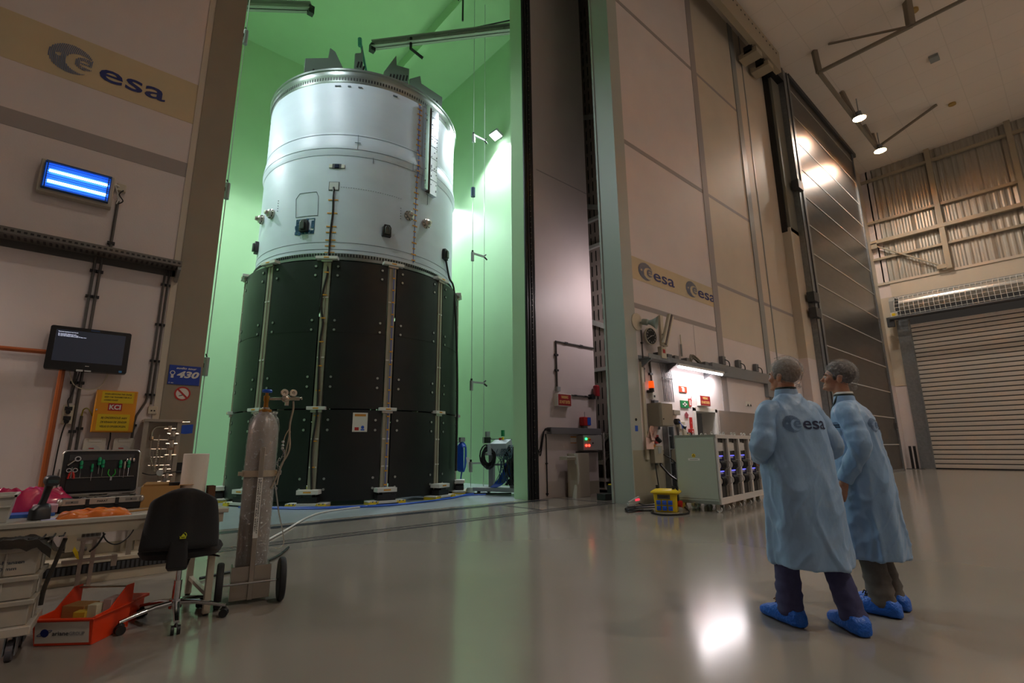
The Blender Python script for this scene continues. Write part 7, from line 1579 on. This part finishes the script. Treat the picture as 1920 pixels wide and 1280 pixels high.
person('nearer person seen from behind, pale blue lab coat, hair net and dark blue trousers', (3.85, 1.40, 0), bl_,
       None, [((-.175, .0, 1.395), (-.275, -.02, 1.13), (-.10, .24, 1.07)), ((.175, .0, 1.395), (.275, -.03, 1.14), (.12, .24, 1.09))],
       [((-.115, .10, 0), 2), ((.165, -.13, 0), -14)], hrot(16, 8), (0, .03, 1.535), (None, None), '7d7166', M('denim_dark', '#39395e', .75, var=.1, vs=30),
       [((-.105, -.3, 1.30), (1,0,0), (0,-1,0), 1.12)],
       [(.38, .235, .235, .022, .0), (.48, .235, .23, .02, .0), (.62, .23, .22, .018, -.0), (.80, .222, .195, .01, -.01), (1.0, .222, .175, 0, -.01), (1.18, .225, .155, 0, -.01), (1.32, .21, .14, 0, -.01), (1.40, .185, .12, 0, -.005), (1.45, .14, .10, 0, 0), (1.50, .085, .08, 0, .005), (1.515, .075, .07, 0, .01)])
br_ = R_(97-90)
person('farther person looking left in profile, pale blue lab coat, hair net and grey trousers', (4.54, 1.19, 0), br_,
       None, [((-.165, .02, 1.40), (-.245, -.035, 1.14), (-.235, .095, .89)), ((.165, .02, 1.40), (.235, -.02, 1.14), (.21, .12, .90))],
       [((-.10, .0, 0), -13), ((.12, -.03, 0), -13)], hrot(5, 9), (.0, .085, 1.565), (((-.05, .25, -1), (.9, .3, 0), (.0, 1, .2)), ((0, .25, -1), (-.9, .3, 0), (0, 1, .2))), '2e2119', M('trouser_grey', '#5f5852', .8, var=.1, vs=25),
       [((-.10, -.3, 1.30), (1,0,0), (0,-1,0), 1.0), ((-.16, .3, 1.30), (-1,0,0), (0,1,0), .55)],
       [(.36, .205, .20, 0, .0), (.5, .205, .20, 0, .0), (.65, .20, .19, 0, .0), (.82, .20, .18, 0, 0), (1.0, .195, .165, 0, 0), (1.18, .205, .15, 0, .005), (1.32, .195, .145, 0, .01), (1.40, .175, .125, 0, .02), (1.44, .135, .105, 0, .03), (1.475, .085, .082, 0, .04), (1.495, .075, .072, 0, .05)], lean=V((0, .04, 0)), patch=True, hairnet_seed=6, open_collar=True)
# ------------------------------------------------------------------ camera, world
cam = bpy.data.cameras.new('camera'); co = bpy.data.objects.new('camera', cam); COL.objects.link(co)
cam.sensor_fit = 'HORIZONTAL'; cam.sensor_width = 36; cam.lens = 36*F_PX/1920; cam.clip_start = .05; cam.clip_end = 200
mt = Matrix((AXR, AXU, -AXF)).transposed().to_4x4(); mt.translation = V((0, 0, CAMH)); co.matrix_world = mt
SC.camera = co
w = bpy.data.worlds.new('world'); SC.world = w; w.use_nodes = True
w.node_tree.nodes['Background'].inputs[0].default_value = lin('#bbaea2'); w.node_tree.nodes['Background'].inputs[1].default_value = .05
vs_ = SC.view_settings; vs_.view_transform = 'Standard'; vs_.look = 'None'; vs_.exposure = 0; vs_.gamma = 1; vs_.use_curve_mapping = False
